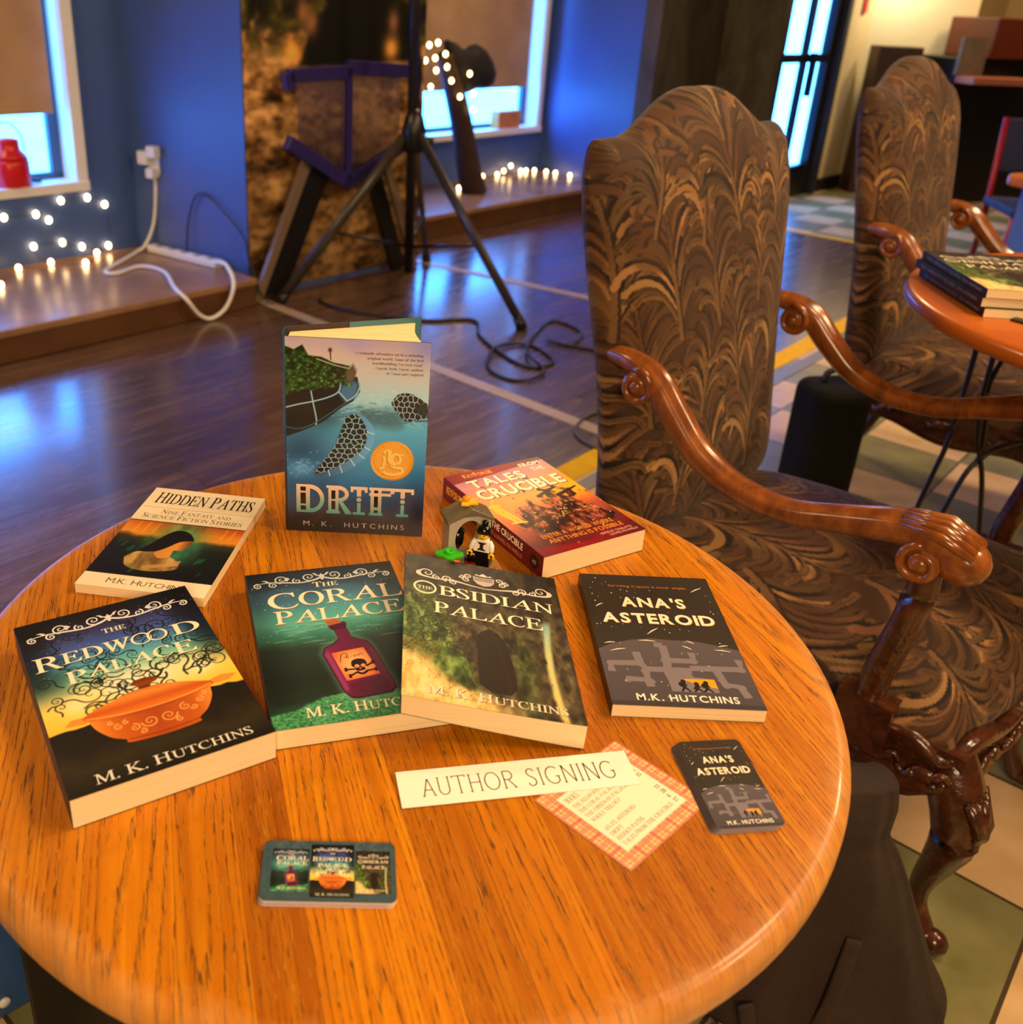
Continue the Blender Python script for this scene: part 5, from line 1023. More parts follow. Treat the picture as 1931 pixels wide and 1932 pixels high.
tag(mb.build('floor_cable', mat('grey_cable', rgb(84, 72, 64), 0.5)), 'short grey cable on the planks just left of the near armchair back', 'cable')

# ------------------------------------------------------------------ far right of the room
M_BLKL = mat('black_lacquer', rgb(14, 13, 12), 0.35, var=0.1)
M_RDBR = mat('red_brown_wood', rgb(104, 44, 24), 0.4, var=0.15, vs=6)
root = thing('upright_cabinet', 'black upright cabinet with a red-brown top panel and a narrow shelf, far right', 'cabinet', (4.42, 8.05, 0), math.radians(12))
mb = MB(); mb.box(-0.62, 0.75, -0.15, 0.35, 0, 1.06); mb.build('body', M_BLKL, root, 0.01)
mb = MB(); mb.box(-0.36, 0.75, -0.17, 0.35, 1.06, 1.34); mb.build('upper_panel', M_RDBR, root, 0.01)
mb = MB(); mb.box(-0.60, -0.05, -0.36, -0.15, 0.885, 0.935); mb.build('shelf', mat('rosy_shelf', rgb(190, 116, 84), 0.4, var=0.1), root, 0.006)
mb = MB(); mb.box(-0.62, -0.40, -0.18, -0.15, 0.94, 1.20); mb.build('notice', mat('grey_notice', rgb(126, 110, 84), 0.6, var=0.2, vs=10), root)
tag((lambda mb: (mb.box(-0.17, 0.17, -0.1, 0.1, 0, 1.11), mb.build('cupboard', mat('dark_brown_laminate', rgb(62, 40, 24), 0.5, var=0.15), None, 0.01))[1])(MB()), 'dark brown narrow cupboard behind the crest of the farther armchair', 'cupboard').location = (3.55, 8.15, 0)
# bright cream partition beyond the far armchair
mb = MB(); mb.box(-0.55, 0.48, 0, 0.06, 0, 2.3)
o = mb.build('partition', mat('pale_partition_paint', rgb(240, 226, 180), 0.5, var=0.03)); o.location = (3.74, 8.38, 0); tag(o, kind='structure')
area('picture_light', (3.55, 8.05, 1.75), 0.12, 5, (3.62, 8.38, 1.25), (1.0, 0.93, 0.75))  # small area lamp aimed at the partition, no fitting modelled
tag((lambda mb: (mb.box(8.28, 8.36, -2.979, -2.96, 1.33, 1.45), rbuild(mb, 'fire_alarm', mat('red_alarm', rgb(196, 32, 20), 0.4), None, 0.006))[1])(MB()), 'small red alarm box on the cream wall right of the glass door', 'alarm')
# orange-topped far table with a blue cloth side and a red-backed chair
root = thing('far_table', 'orange-topped table with a blue cloth side at the far right edge', 'table', (2.25, 3.95, 0), math.radians(20))
mb = MB(); mb.prism(rrect(0.0, -0.62, 0.62, 0.0, 0.05), 0.70, 0.745); mb.build('table_top', mat('orange_laminate', rgb(200, 112, 40), 0.35, var=0.08), root, 0.012)
mb = MB(); mb.box(0.06, 0.56, -0.56, -0.05, 0.02, 0.70); mb.build('cloth_side', mat('bright_blue_cloth', rgb(80, 120, 200), 0.8, var=0.1), root, 0.01)
root = thing('red_chair', 'crimson-framed chair behind the orange-topped far table', 'chair', (3.02, 4.85, 0), math.radians(-10))
M_CRIM = mat('crimson_paint', rgb(150, 20, 46), 0.4, var=0.1)
for x in (-0.2, 0.2):
    mb = MB(); mb.tube([(x, 0.2, 0), (x, 0.2, 0.45), (x, 0.26, 0.86)], 0.016, 10); mb.build('leg', M_CRIM, root)
    mb = MB(); mb.tube([(x, -0.2, 0), (x, -0.18, 0.45)], 0.016, 10); mb.build('leg', M_CRIM, root)
mb = MB(); mb.box(-0.22, 0.22, -0.2, 0.22, 0.44, 0.48); mb.build('seat', mat('dark_blue_pad', rgb(40, 44, 90), 0.7), root, 0.01)
mb = MB(); mb.box(-0.19, 0.19, 0.235, 0.265, 0.60, 0.86); mb.build('backrest', mat('navy_backrest', rgb(30, 34, 70), 0.6, var=0.1), root, 0.012)
# ------------------------------------------------------------------ cover art (each function paints one printed face of W x H millimetres)
_caph()
CREAMT = S(255, 240, 205)
def mm(W, H): return lambda *p: [(u * W, v * H) for u, v in p]
def stars(R, n, seed, v0, v1, r=0.25, col=S(235, 240, 245)):
    q = random.Random(seed)
    for _ in range(n): R.blob(q.random() * R.W, (v0 + (v1 - v0) * q.random()) * R.H, r * q.uniform(0.6, 1.5), r * q.uniform(0.6, 1.5), col, q.uniform(0.4, 1))
def curls(R, n, seed, u0, u1, v0, v1, r0, r1, w0, w1, col, a=0.85):
    q = random.Random(seed)
    for _ in range(n):
        x = q.uniform(u0, u1) * R.W; y = q.uniform(v0, v1) * R.H; r = q.uniform(r0, r1); sg = q.choice((1, -1)); a0 = q.uniform(0, 360)
        p = spiral(x, y, r, a0, sg * q.uniform(1.2, 1.9), 26)
        tail = [(p[0][0] + math.cos(math.radians(a0 - sg * (92 - 34 * k))) * r * k, p[0][1] + math.sin(math.radians(a0 - sg * (92 - 34 * k))) * r * k) for k in (1.3, 0.9, 0.6, 0.3)]
        R.stroke(np.vstack([tail, p]), taper(30, w1, w0), col, a)
def flourish(A, W, H, vc, col, k=1.0, span=0.46):
    """scrolling ornament under the top edge"""
    def half(sg):
        X = lambda u: W * (0.5 + sg * u); Y = lambda v: H * (vc + v * k); s = H / 216.0 * k
        A.stroke(spline([(X(0.0), Y(0.004)), (X(0.06), Y(-0.016)), (X(0.15), Y(-0.026)), (X(0.26), Y(-0.014)), (X(span * 0.8), Y(-0.004)), (X(span), Y(-0.012))], 7), spline([(1.1 * s,), (1.2 * s,), (0.9 * s,), (1.0 * s,), (0.6 * s,), (0.2 * s,)], 7)[:, 0], col)
        for cx, cy, r, a0, tn in ((0.085, 0.012, 6.2, -90, 1.5), (0.17, -0.010, 4.4, 70, -1.4), (0.27, 0.012, 6.6, -80, 1.6), (0.33, -0.026, 4.4, 80, -1.4), (0.43, -0.024, 4.2, 95, -1.5)):
            p = spiral(0, 0, r * s, a0, tn, 24)
            A.stroke([(X(cx) + sg * a, Y(cy) + b) for a, b in p], taper(24, 0.75 * s, 0.45 * s), col)
        for u, v, du, dv in ((0.03, 0.018, 0.03, 0.02), (0.22, 0.006, 0.03, 0.018), (0.24, -0.004, -0.02, 0.02), (0.36, 0.0, 0.04, 0.014)):
            A.stroke([(X(u), Y(v)), (X(u + du * 0.5), Y(v + dv * 0.8)), (X(u + du), Y(v + dv))], [1.2 * s, 0.9 * s, 0.15 * s], col)
    half(1); half(-1)
    A.poly([(W * 0.5 + a * H / 216 * k, H * vc + b * H / 216 * k) for a, b in ((-1.2, -4), (1.2, -4), (1.6, 1), (5.5, 5), (1.5, 4), (0, 7), (-1.5, 4), (-5.5, 5), (-1.6, 1))], col)
def cover_redwood(R, A, W, H, mini=False):
    P = mm(W, H); U, V = R.U, R.V; s = W / 146.0
    n = fbm(U * 7, V * 9, 3)
    R.C[:] = gradient(V + 0.05 * (n - 0.5), [(0.0, S(26, 22, 18)), (0.3, S(34, 28, 20)), (0.315, S(250, 196, 60)), (0.42, S(252, 214, 84)), (0.5, S(226, 222, 140)), (0.58, S(120, 196, 170)), (0.66, S(84, 160, 190)), (0.76, S(66, 92, 170)), (0.86, S(52, 54, 100)), (0.93, S(24, 22, 28)), (1, S(18, 16, 18))])
    edge = np.abs(U - 0.5) * 2; dark = sstep(0.45, 1.0, edge + 0.25 * (n - 0.5)) * sstep(0.42, 0.62, V)
    R.C[:] = R.C * (1 - 0.72 * dark[..., None])
    R.blob(0.5 * W, 0.47 * H, 0.26 * W, 0.09 * H, S(255, 250, 225), 0.9)
    R.blob(0.83 * W, 0.46 * H, 9 * s, 10 * s, S(255, 250, 210), 0.9); R.blob(0.17 * W, 0.43 * H, 10 * s, 10 * s, S(255, 245, 190), 0.7)
    stars(R, 60, 5, 0.5, 0.95, 0.35 * s)
    curls(R, 44, 8, 0.04, 0.96, 0.44, 0.86, 4 * s, 11 * s, 0.25 * s, 0.75 * s, S(22, 26, 34))
    curls(R, 16, 4, 0.0, 1.0, 0.36, 0.56, 5 * s, 11 * s, 0.3 * s, 1.0 * s, S(30, 46, 28))
    curls(R, 30, 14, 0.08, 0.92, 0.5, 0.86, 3 * s, 6 * s, 0.2 * s, 0.5 * s, S(20, 24, 34))
    gnd = [(0, 0.30 + 0.02 * q) for q in (0,)] + [(k / 24, 0.305 + 0.02 * vnoise(np.array(k * 1.7), np.array(2.0), 4) + 0.02 * (1 - abs(k / 12 - 1))) for k in range(25)]
    R.poly(P(*gnd, (1, -0.01), (0, -0.01)), lambda X, Y: gradient(Y / H + 0.10 * (fbm(X / W * 8, Y / H * 10, 9) - 0.5), [(0, S(28, 24, 18)), (0.12, S(52, 44, 26)), (0.2, S(34, 28, 20)), (0.4, S(22, 18, 14))]))
    # covered pot
    clay = lambda X, Y: gradient((X / W - 0.2) / 0.62, [(0, S(236, 148, 56)), (0.18, S(206, 100, 30)), (0.5, S(176, 74, 22)), (0.82, S(200, 96, 30)), (1, S(240, 150, 60))])
    for pts in (((0.08, 0.335), (0.12, 0.365), (0.2, 0.36), (0.22, 0.335), (0.17, 0.325)), ((0.8, 0.355), (0.9, 0.375), (0.99, 0.36), (0.93, 0.335), (0.82, 0.335))): R.poly(P(*pts), clay)
    body = spline([(0.195, 0.335), (0.215, 0.28), (0.27, 0.22), (0.33, 0.19), (0.345, 0.17), (0.52, 0.158), (0.69, 0.165), (0.70, 0.185), (0.76, 0.22), (0.81, 0.28), (0.825, 0.34)], 5)
    R.poly(P(*body, (0.5, 0.36)), clay)
    R.stroke(P(*spline([(0.345, 0.185), (0.52, 0.175), (0.70, 0.183)], 6)), 0.5 * s, S(120, 48, 14), 0.8)
    lid = spline([(0.17, 0.352), (0.21, 0.325), (0.35, 0.305), (0.51, 0.298), (0.68, 0.306), (0.82, 0.328), (0.85, 0.35), (0.8, 0.37), (0.68, 0.405), (0.57, 0.425), (0.45, 0.425), (0.33, 0.402), (0.21, 0.372), (0.17, 0.352)], 5)
    R.poly(P(*lid[:-1]), lambda X, Y: gradient(Y / H, [(0.298, S(150, 62, 18)), (0.325, S(228, 120, 40)), (0.36, S(204, 92, 26)), (0.4, S(238, 144, 60)), (0.43, S(210, 110, 44))]))
    R.stroke(P(*spline([(0.19, 0.345), (0.35, 0.322), (0.51, 0.315), (0.68, 0.322), (0.83, 0.343)], 6)), 0.7 * s, S(250, 176, 84), 0.8)
    R.poly(P(*spline([(0.455, 0.455), (0.47, 0.475), (0.53, 0.482), (0.585, 0.47), (0.59, 0.45), (0.55, 0.44), (0.545, 0.425), (0.49, 0.425), (0.49, 0.44), (0.455, 0.455)], 4)), lambda X, Y: gradient(Y / H, [(0.42, S(90, 36, 12)), (0.45, S(150, 66, 22)), (0.47, S(120, 50, 18))]))
    q = random.Random(4)
    for cx, cy, r, a0, tn in ((0.47, 0.245, 6.5, 180, 1.6), (0.565, 0.245, 6.5, 0, -1.6), (0.39, 0.235, 4, 90, -1.4), (0.66, 0.265, 4.5, 90, 1.4), (0.32, 0.262, 3.5, 90, 1.4), (0.74, 0.28, 3.5, 60, -1.4), (0.36, 0.275, 2.5, 90, 1.2), (0.70, 0.25, 3, 200, 1.3), (0.61, 0.21, 3, 90, 1.3), (0.42, 0.205, 3, 90, -1.3), (0.29, 0.29, 2.5, 90, 1.2), (0.775, 0.305, 2.5, 90, -1.2)):
        R.stroke(spiral(cx * W, cy * H, r * s, a0, tn, 22), taper(22, 0.65 * s, 0.35 * s), S(246, 178, 92), 0.9)
    flourish(A, W, H, 0.905, S(230, 226, 224))
    sh = (0.5 * s, -0.9 * s, S(14, 14, 20))
    A.text('THE', 0.435 * W, 0.565 * W, 0.812 * H, 0.028 * H, CREAMT, caps={0: 1.05}, thick=0.2 * s)
    A.text('R', 0.035 * W, 0.175 * W, 0.672 * H, 0.088 * H, CREAMT, shadow=sh, thick=0.55 * s)
    A.text('EDW', 0.18 * W, 0.555 * W, 0.684 * H, 0.068 * H, CREAMT, shadow=sh, thick=0.55 * s)
    for cx in (0.615, 0.705):
        for c, o in ((sh[2], 0.7), (CREAMT, 0)):
            A.poly([(cx * W + o + 8.6 * s * math.cos(a), 0.717 * H - o + 8 * s * math.sin(a)) for a in np.linspace(0, 6.283, 40, endpoint=False)], c, [[(cx * W + o + 6.4 * s * math.cos(a), 0.717 * H - o + 6.9 * s * math.sin(a)) for a in np.linspace(0, 6.283, 40, endpoint=False)]])
    A.text('D', 0.785 * W, 0.945 * W, 0.678 * H, 0.074 * H, CREAMT, shadow=sh, thick=0.55 * s)
    A.text('P', 0.165 * W, 0.27 * W, 0.557 * H, 0.075 * H, CREAMT, shadow=sh, thick=0.55 * s)
    A.text('ALAC', 0.275 * W, 0.735 * W, 0.568 * H, 0.066 * H, CREAMT, shadow=sh, thick=0.55 * s)
    A.text('E', 0.75 * W, 0.865 * W, 0.557 * H, 0.075 * H, CREAMT, shadow=sh, thick=0.55 * s)
    A.text('M. K. HUTCHINS', 0.13 * W, 0.90 * W, 0.028 * H, 0.037 * H, S(238, 230, 214), caps={0: 1.2, 3: 1.2, 6: 1.2})
def cover_coral(R, A, W, H):
    P = mm(W, H); U, V = R.U, R.V; s = W / 140.0
    n = fbm(U * 5, V * 12, 11)
    R.C[:] = gradient(V + 0.08 * (n - 0.5), [(0.0, S(60, 132, 92)), (0.12, S(34, 52, 40)), (0.25, S(30, 40, 34)), (0.44, S(44, 62, 52)), (0.53, S(62, 128, 112)), (0.62, S(96, 184, 168)), (0.70, S(84, 160, 168)), (0.8, S(70, 112, 140)), (0.9, S(48, 66, 84)), (1.0, S(34, 38, 44))])
    edge = sstep(0.5, 1.0, np.abs(U - 0.5) * 2); R.C *= (1 - 0.35 * edge[..., None])
    stars(R, 90, 3, 0.5, 0.95, 0.5 * s)
    q = random.Random(6)
    for _ in range(22):
        y = q.uniform(0.45, 0.62) * H; x = q.uniform(0.1, 0.9) * W; L = q.uniform(6, 22) * s
        R.stroke([(x, y), (x + L / 2, y + 1.0 * s), (x + L, y + 0.6 * s)], [0.1, 0.5 * s, 0.1], S(180, 226, 214), 0.6, 1.2 * s)
    R.poly(P((0, -0.02), (0, 0.075), (0.15, 0.09), (0.3, 0.14), (0.5, 0.155), (0.75, 0.13), (1, 0.17), (1, -0.02)), lambda X, Y: gradient(fbm(X / 1.6, Y / 1.2, 5, 3), [(0.2, S(30, 84, 54)), (0.5, S(66, 148, 96)), (0.8, S(112, 186, 128))]), 1, 2 * s)
    for x, y, r in ((0.22, 0.1, 5), (0.45, 0.14, 5), (0.3, 0.04, 5.5), (0.6, 0.1, 4)): R.blob(x * W, y * H, r * s, r * 0.8 * s, S(104, 186, 150), 0.7, 2)
    # corked bottle
    bot = [(0.47, 0.545), (0.485, 0.475), (0.44, 0.445), (0.385, 0.425), (0.365, 0.385), (0.43, 0.15), (0.46, 0.115), (0.50, 0.107), (0.70, 0.118), (0.735, 0.145), (0.73, 0.18), (0.68, 0.395), (0.655, 0.44), (0.60, 0.465), (0.568, 0.48), (0.555, 0.55)]
    B = np.array(P(*bot)); cen = B.mean(0)
    R.poly(cen + (B - cen) * 1.07, S(120, 170, 150), 0.5, 7 * s)
    R.poly(B, S(48, 12, 30)); R.poly(cen + (B - cen) * 0.955, lambda X, Y: gradient((X / W - 0.36 + (Y / H - 0.4) * 0.2) / 0.34, [(0, S(150, 48, 110)), (0.18, S(120, 30, 82)), (0.7, S(92, 22, 60)), (1, S(110, 34, 78))]))
    R.poly(P((0.47, 0.2), (0.68, 0.215), (0.715, 0.14), (0.5, 0.118), (0.455, 0.13)), S(78, 16, 44), 0.6, 4 * s)
    R.poly(P((0.445, 0.563), (0.46, 0.535), (0.555, 0.545), (0.565, 0.575), (0.55, 0.585), (0.46, 0.575)), S(76, 18, 54))
    R.poly(P((0.432, 0.605), (0.505, 0.612), (0.535, 0.578), (0.452, 0.566)), S(176, 98, 58)); R.stroke(P((0.44, 0.604), (0.505, 0.610)), 0.9 * s, S(206, 130, 84))
    R.stroke(P((0.395, 0.39), (0.45, 0.17)), 1.6 * s, S(176, 84, 140), 0.5, 2 * s)
    R.poly(P((0.418, 0.388), (0.618, 0.402), (0.665, 0.232), (0.462, 0.214)), lambda X, Y: gradient(np.hypot(X / W - 0.545, (Y / H - 0.31) * 1.3), [(0, S(255, 200, 140)), (0.07, S(250, 170, 104)), (0.15, S(232, 104, 48))]))
    bk = S(36, 10, 12)
    A.stroke(np.array(P(*spline([(0.455, 0.325), (0.462, 0.345), (0.475, 0.373), (0.50, 0.376), (0.508, 0.36), (0.485, 0.35)], 5))), 0.35 * s, bk)
    for k, c in enumerate('oison'):
        x = (0.505 + 0.021 * k) * W; y = (0.349 + 0.003 * k) * H
        if c in 'o': A.stroke([(x + 1.1 * s * math.cos(a), y + 1.2 * s * math.sin(a)) for a in np.linspace(0, 6.3, 14)], 0.25 * s, bk)
        elif c == 'i': A.stroke([(x, y - 1.2 * s), (x + .3 * s, y + 1.2 * s)], 0.25 * s, bk); A.disc(x + .5 * s, y + 2.2 * s, 0.3 * s, bk)
        elif c == 's': A.stroke(spline([(x + 1, y + 1.2), (x - .6, y + .6), (x + .8, y - .4), (x - .6, y - 1.2)], 4), 0.25 * s, bk)
        else: A.stroke(spline([(x - 1 * s, y - 1.2 * s), (x - .8 * s, y + 1.1 * s), (x + .6 * s, y + 1.2 * s), (x + 1.0 * s, y - 1.2 * s), (x + 1.8 * s, y - .8 * s)], 4), 0.25 * s, bk)
    A.poly(P(*spline([(0.513, 0.295), (0.522, 0.325), (0.562, 0.336), (0.60, 0.325), (0.606, 0.295), (0.588, 0.28), (0.59, 0.268), (0.562, 0.262), (0.532, 0.266), (0.532, 0.28), (0.513, 0.295)], 4)[:-1]), bk)
    for x in (0.545, 0.582): A.disc(x * W, 0.292 * H, 2.0 * s, S(250, 160, 96), 2.2 * s)
    A.poly(P((0.56, 0.283), (0.568, 0.274), (0.553, 0.274)), S(250, 160, 96))
    A.stroke(np.array(P(*spline([(0.535, 0.257), (0.565, 0.244), (0.595, 0.256)], 5))), 1.3 * s, bk)
    for a, b in (((0.475, 0.278), (0.53, 0.275)), ((0.60, 0.285), (0.645, 0.305)), ((0.49, 0.238), (0.54, 0.258)), ((0.59, 0.258), (0.65, 0.26))):
        A.stroke(np.array(P(a, b)), 1.0 * s, bk)
        e = a if abs(a[0] - 0.56) > abs(b[0] - 0.56) else b
        A.disc(e[0] * W, e[1] * H + 1.2 * s, 1.4 * s, bk); A.disc(e[0] * W, e[1] * H - 1.2 * s, 1.4 * s, bk)
    flourish(A, W, H, 0.925, S(206, 206, 208))
    sh = (0.7 * s, -0.8 * s, S(170, 92, 50))
    A.text('THE', 0.425 * W, 0.59 * W, 0.853 * H, 0.03 * H, CREAMT, caps={0: 1.25}, thick=0.3 * s)
    A.text('C', 0.11 * W, 0.30 * W, 0.718 * H, 0.112 * H, CREAMT, shadow=sh, thick=0.5 * s)
    A.text('ORAL', 0.31 * W, 0.985 * W, 0.727 * H, 0.098 * H, CREAMT, shadow=sh, thick=0.5 * s)
    A.text('PALACE', 0.13 * W, 0.955 * W, 0.612 * H, 0.082 * H, CREAMT, shadow=sh, caps={0: 1.08, 5: 1.08}, thick=0.5 * s)
    A.text('M. K. HUTCHINS', 0.19 * W, 0.94 * W, 0.043 * H, 0.043 * H, CREAMT, caps={0: 1.18, 3: 1.18, 6: 1.18}, shadow=(0.3 * s, -0.4 * s, S(160, 90, 50)), thick=0.1 * s)
def cover_obsidian(R, A, W, H):
    P = mm(W, H); U, V = R.U, R.V; s = W / 142.0
    n = fbm(U * 9, V * 5, 21); n2 = fbm(U * 26, V * 20, 22)
    dark = gradient(n2, [(0.2, S(34, 27, 18)), (0.5, S(74, 62, 40)), (0.8, S(120, 106, 70))]) * np.interp(V, [0, 0.55, 0.75, 1], [1, 1, 0.62, 0.5])[..., None]
    green = gradient(n2, [(0.2, S(28, 40, 14)), (0.5, S(74, 98, 38)), (0.8, S(146, 172, 88))])
    sand = gradient(n2, [(0.2, S(206, 160, 76)), (0.5, S(244, 206, 128)), (0.8, S(252, 226, 160))])
    gm = sstep(0.24, 0.04, U + 0.35 * (n - 0.5) - 0.25 * sstep(0.75, 0.25, V)) * sstep(0.86, 0.68, V + 0.1 * n)
    sm = sstep(0.05, -0.05, V + 0.12 * (n - 0.5) - (0.31 - 0.66 * U)) + 0.8 * sstep(0.03, -0.03, V - 0.07 + 0.16 * (n - 0.5)) * sstep(0.75, 0.45, U)
    sm = np.clip(sm, 0, 1)
    C = dark + (green - dark) * gm[..., None]
    c2 = sstep(0.0, 0.06, U - 0.62) * sstep(0.14, 0.04, np.abs(U - 0.66)) * sstep(0.6, 0.35, V); C = C + (green * 0.8 - C) * (0.6 * c2)[..., None]
    tr = sstep(0.035, 0.008, np.abs(U - (0.885 - 0.03 * np.sin(V * 5)) + 0.012 * (n2 - 0.5))) * sstep(0.66, 0.58, V) * sstep(0.3, 0.5, n2 + 0.2)
    C = C + (gradient(V, [(0.0, S(226, 200, 110)), (0.4, S(200, 206, 140)), (0.62, S(150, 190, 180))]) - C) * tr[..., None]
    C = C + (sand - C) * sm[..., None]
    R.C[:] = C
    curls(R, 34, 31, 0.0, 0.34, 0.30, 0.72, 4 * s, 9 * s, 0.25 * s, 0.7 * s, S(34, 44, 18), 0.8)
    curls(R, 12, 33, 0.0, 0.2, 0.14, 0.36, 3 * s, 6 * s, 0.2 * s, 0.5 * s, S(180, 130, 50), 0.7)
    q = random.Random(3)
    for _ in range(70):
        u, v = q.uniform(0.05, 0.66), q.uniform(0.1, 0.6); R.stroke([(u * W, v * H), ((u + q.uniform(-0.01, 0.05)) * W, (v - q.uniform(0.02, 0.07)) * H)], 0.3 * s, S(170, 196, 110) if u < 0.4 else S(120, 124, 70), 0.4, 0.8 * s)
    for _ in range(90):
        u, v = q.uniform(0.2, 0.85), q.uniform(0.01, 0.15); R.stroke([(u * W, v * H), (u * W + q.uniform(-2, 2) * s, v * H + q.uniform(2, 5) * s)], 0.3 * s, S(84, 64, 22), 0.6)
    R.blob(0.86 * W, 0.585 * H, 4.6 * s, 8 * s, S(120, 170, 180), 0.75, 2)
    R.poly(P((0.515, 0.515), (0.46, 0.48), (0.435, 0.45), (0.428, 0.145), (0.50, 0.10), (0.60, 0.105), (0.645, 0.15), (0.635, 0.3), (0.605, 0.44), (0.565, 0.49)), S(40, 27, 20))
    R.stroke(P((0.515, 0.51), (0.56, 0.44), (0.6, 0.2), (0.60, 0.115)), 0.5 * s, S(64, 44, 32), 0.5)
    wh = S(226, 212, 200)
    A.poly(P((0.445, 0.905), (0.50, 0.898), (0.585, 0.905), (0.582, 0.868), (0.56, 0.845), (0.515, 0.832), (0.47, 0.845), (0.448, 0.868)), S(196, 182, 172))
    A.poly(P((0.452, 0.90), (0.50, 0.893), (0.577, 0.90), (0.574, 0.87), (0.555, 0.85), (0.515, 0.838), (0.475, 0.85), (0.456, 0.87)), S(150, 138, 130))
    A.poly(P((0.455, 0.915), (0.47, 0.925), (0.485, 0.917), (0.515, 0.936), (0.545, 0.917), (0.56, 0.925), (0.575, 0.915), (0.515, 0.909)), wh)
    for sg in (-1, 1):
        X = lambda u: W * (0.515 + sg * u)
        for cx, cy, r, a0, tn in ((0.10, 0.895, 4.2, -90, 1.4), (0.115, 0.865, 4, 90, -1.4), (0.15, 0.88, 3, 90, 1.3), (0.24, 0.842, 5, -80, 1.5), (0.20, 0.822, 4, 90, -1.4), (0.37, 0.862, 7.5, -60, 1.4), (0.31, 0.838, 4, 80, -1.4)):
            A.stroke([(X(cx) + sg * a, cy * H + b) for a, b in spiral(0, 0, r * s, a0, tn, 22)], taper(22, 0.8 * s, 0.45 * s), wh)
        A.stroke(spline([(X(0.0), 0.812 * H), (X(0.10), 0.822 * H), (X(0.2), 0.834 * H), (X(0.33), 0.826 * H), (X(0.42), 0.838 * H), (X(0.43), 0.862 * H), (X(0.40), 0.878 * H)], 6), spline([(0.5 * s,), (0.8 * s,), (1.2 * s,), (0.9 * s,), (1.5 * s,), (1.3 * s,), (0.2 * s,)], 6)[:, 0], wh)
    sh = (0.5 * s, -0.8 * s, S(26, 18, 12))
    A.poly([(0.13 * W + 10.4 * s * math.cos(a), 0.742 * H + 10.2 * s * math.sin(a)) for a in np.linspace(0, 6.283, 44, endpoint=False)], CREAMT, [[(0.13 * W + 8.6 * s * math.cos(a), 0.742 * H + 8.2 * s * math.sin(a)) for a in np.linspace(0, 6.283, 44, endpoint=False)]])
    A.text('THE', 0.082 * W, 0.178 * W, 0.728 * H, 0.022 * H, CREAMT, thick=0.2 * s)
    A.text('BSIDIAN', 0.215 * W, 0.945 * W, 0.704 * H, 0.072 * H, CREAMT, shadow=sh, thick=0.4 * s)
    A.text('PALACE', 0.18 * W, 0.855 * W, 0.567 * H, 0.076 * H, CREAMT, shadow=sh, caps={0: 1.06, 5: 1.06}, thick=0.4 * s)
    A.text('M. K. HUTCHINS', 0.14 * W, 0.905 * W, 0.042 * H, 0.040 * H, S(246, 226, 196), caps={0: 1.2, 3: 1.2, 6: 1.2}, shadow=(0.6 * s, -0.7 * s, S(70, 50, 30)), thick=0.15 * s)
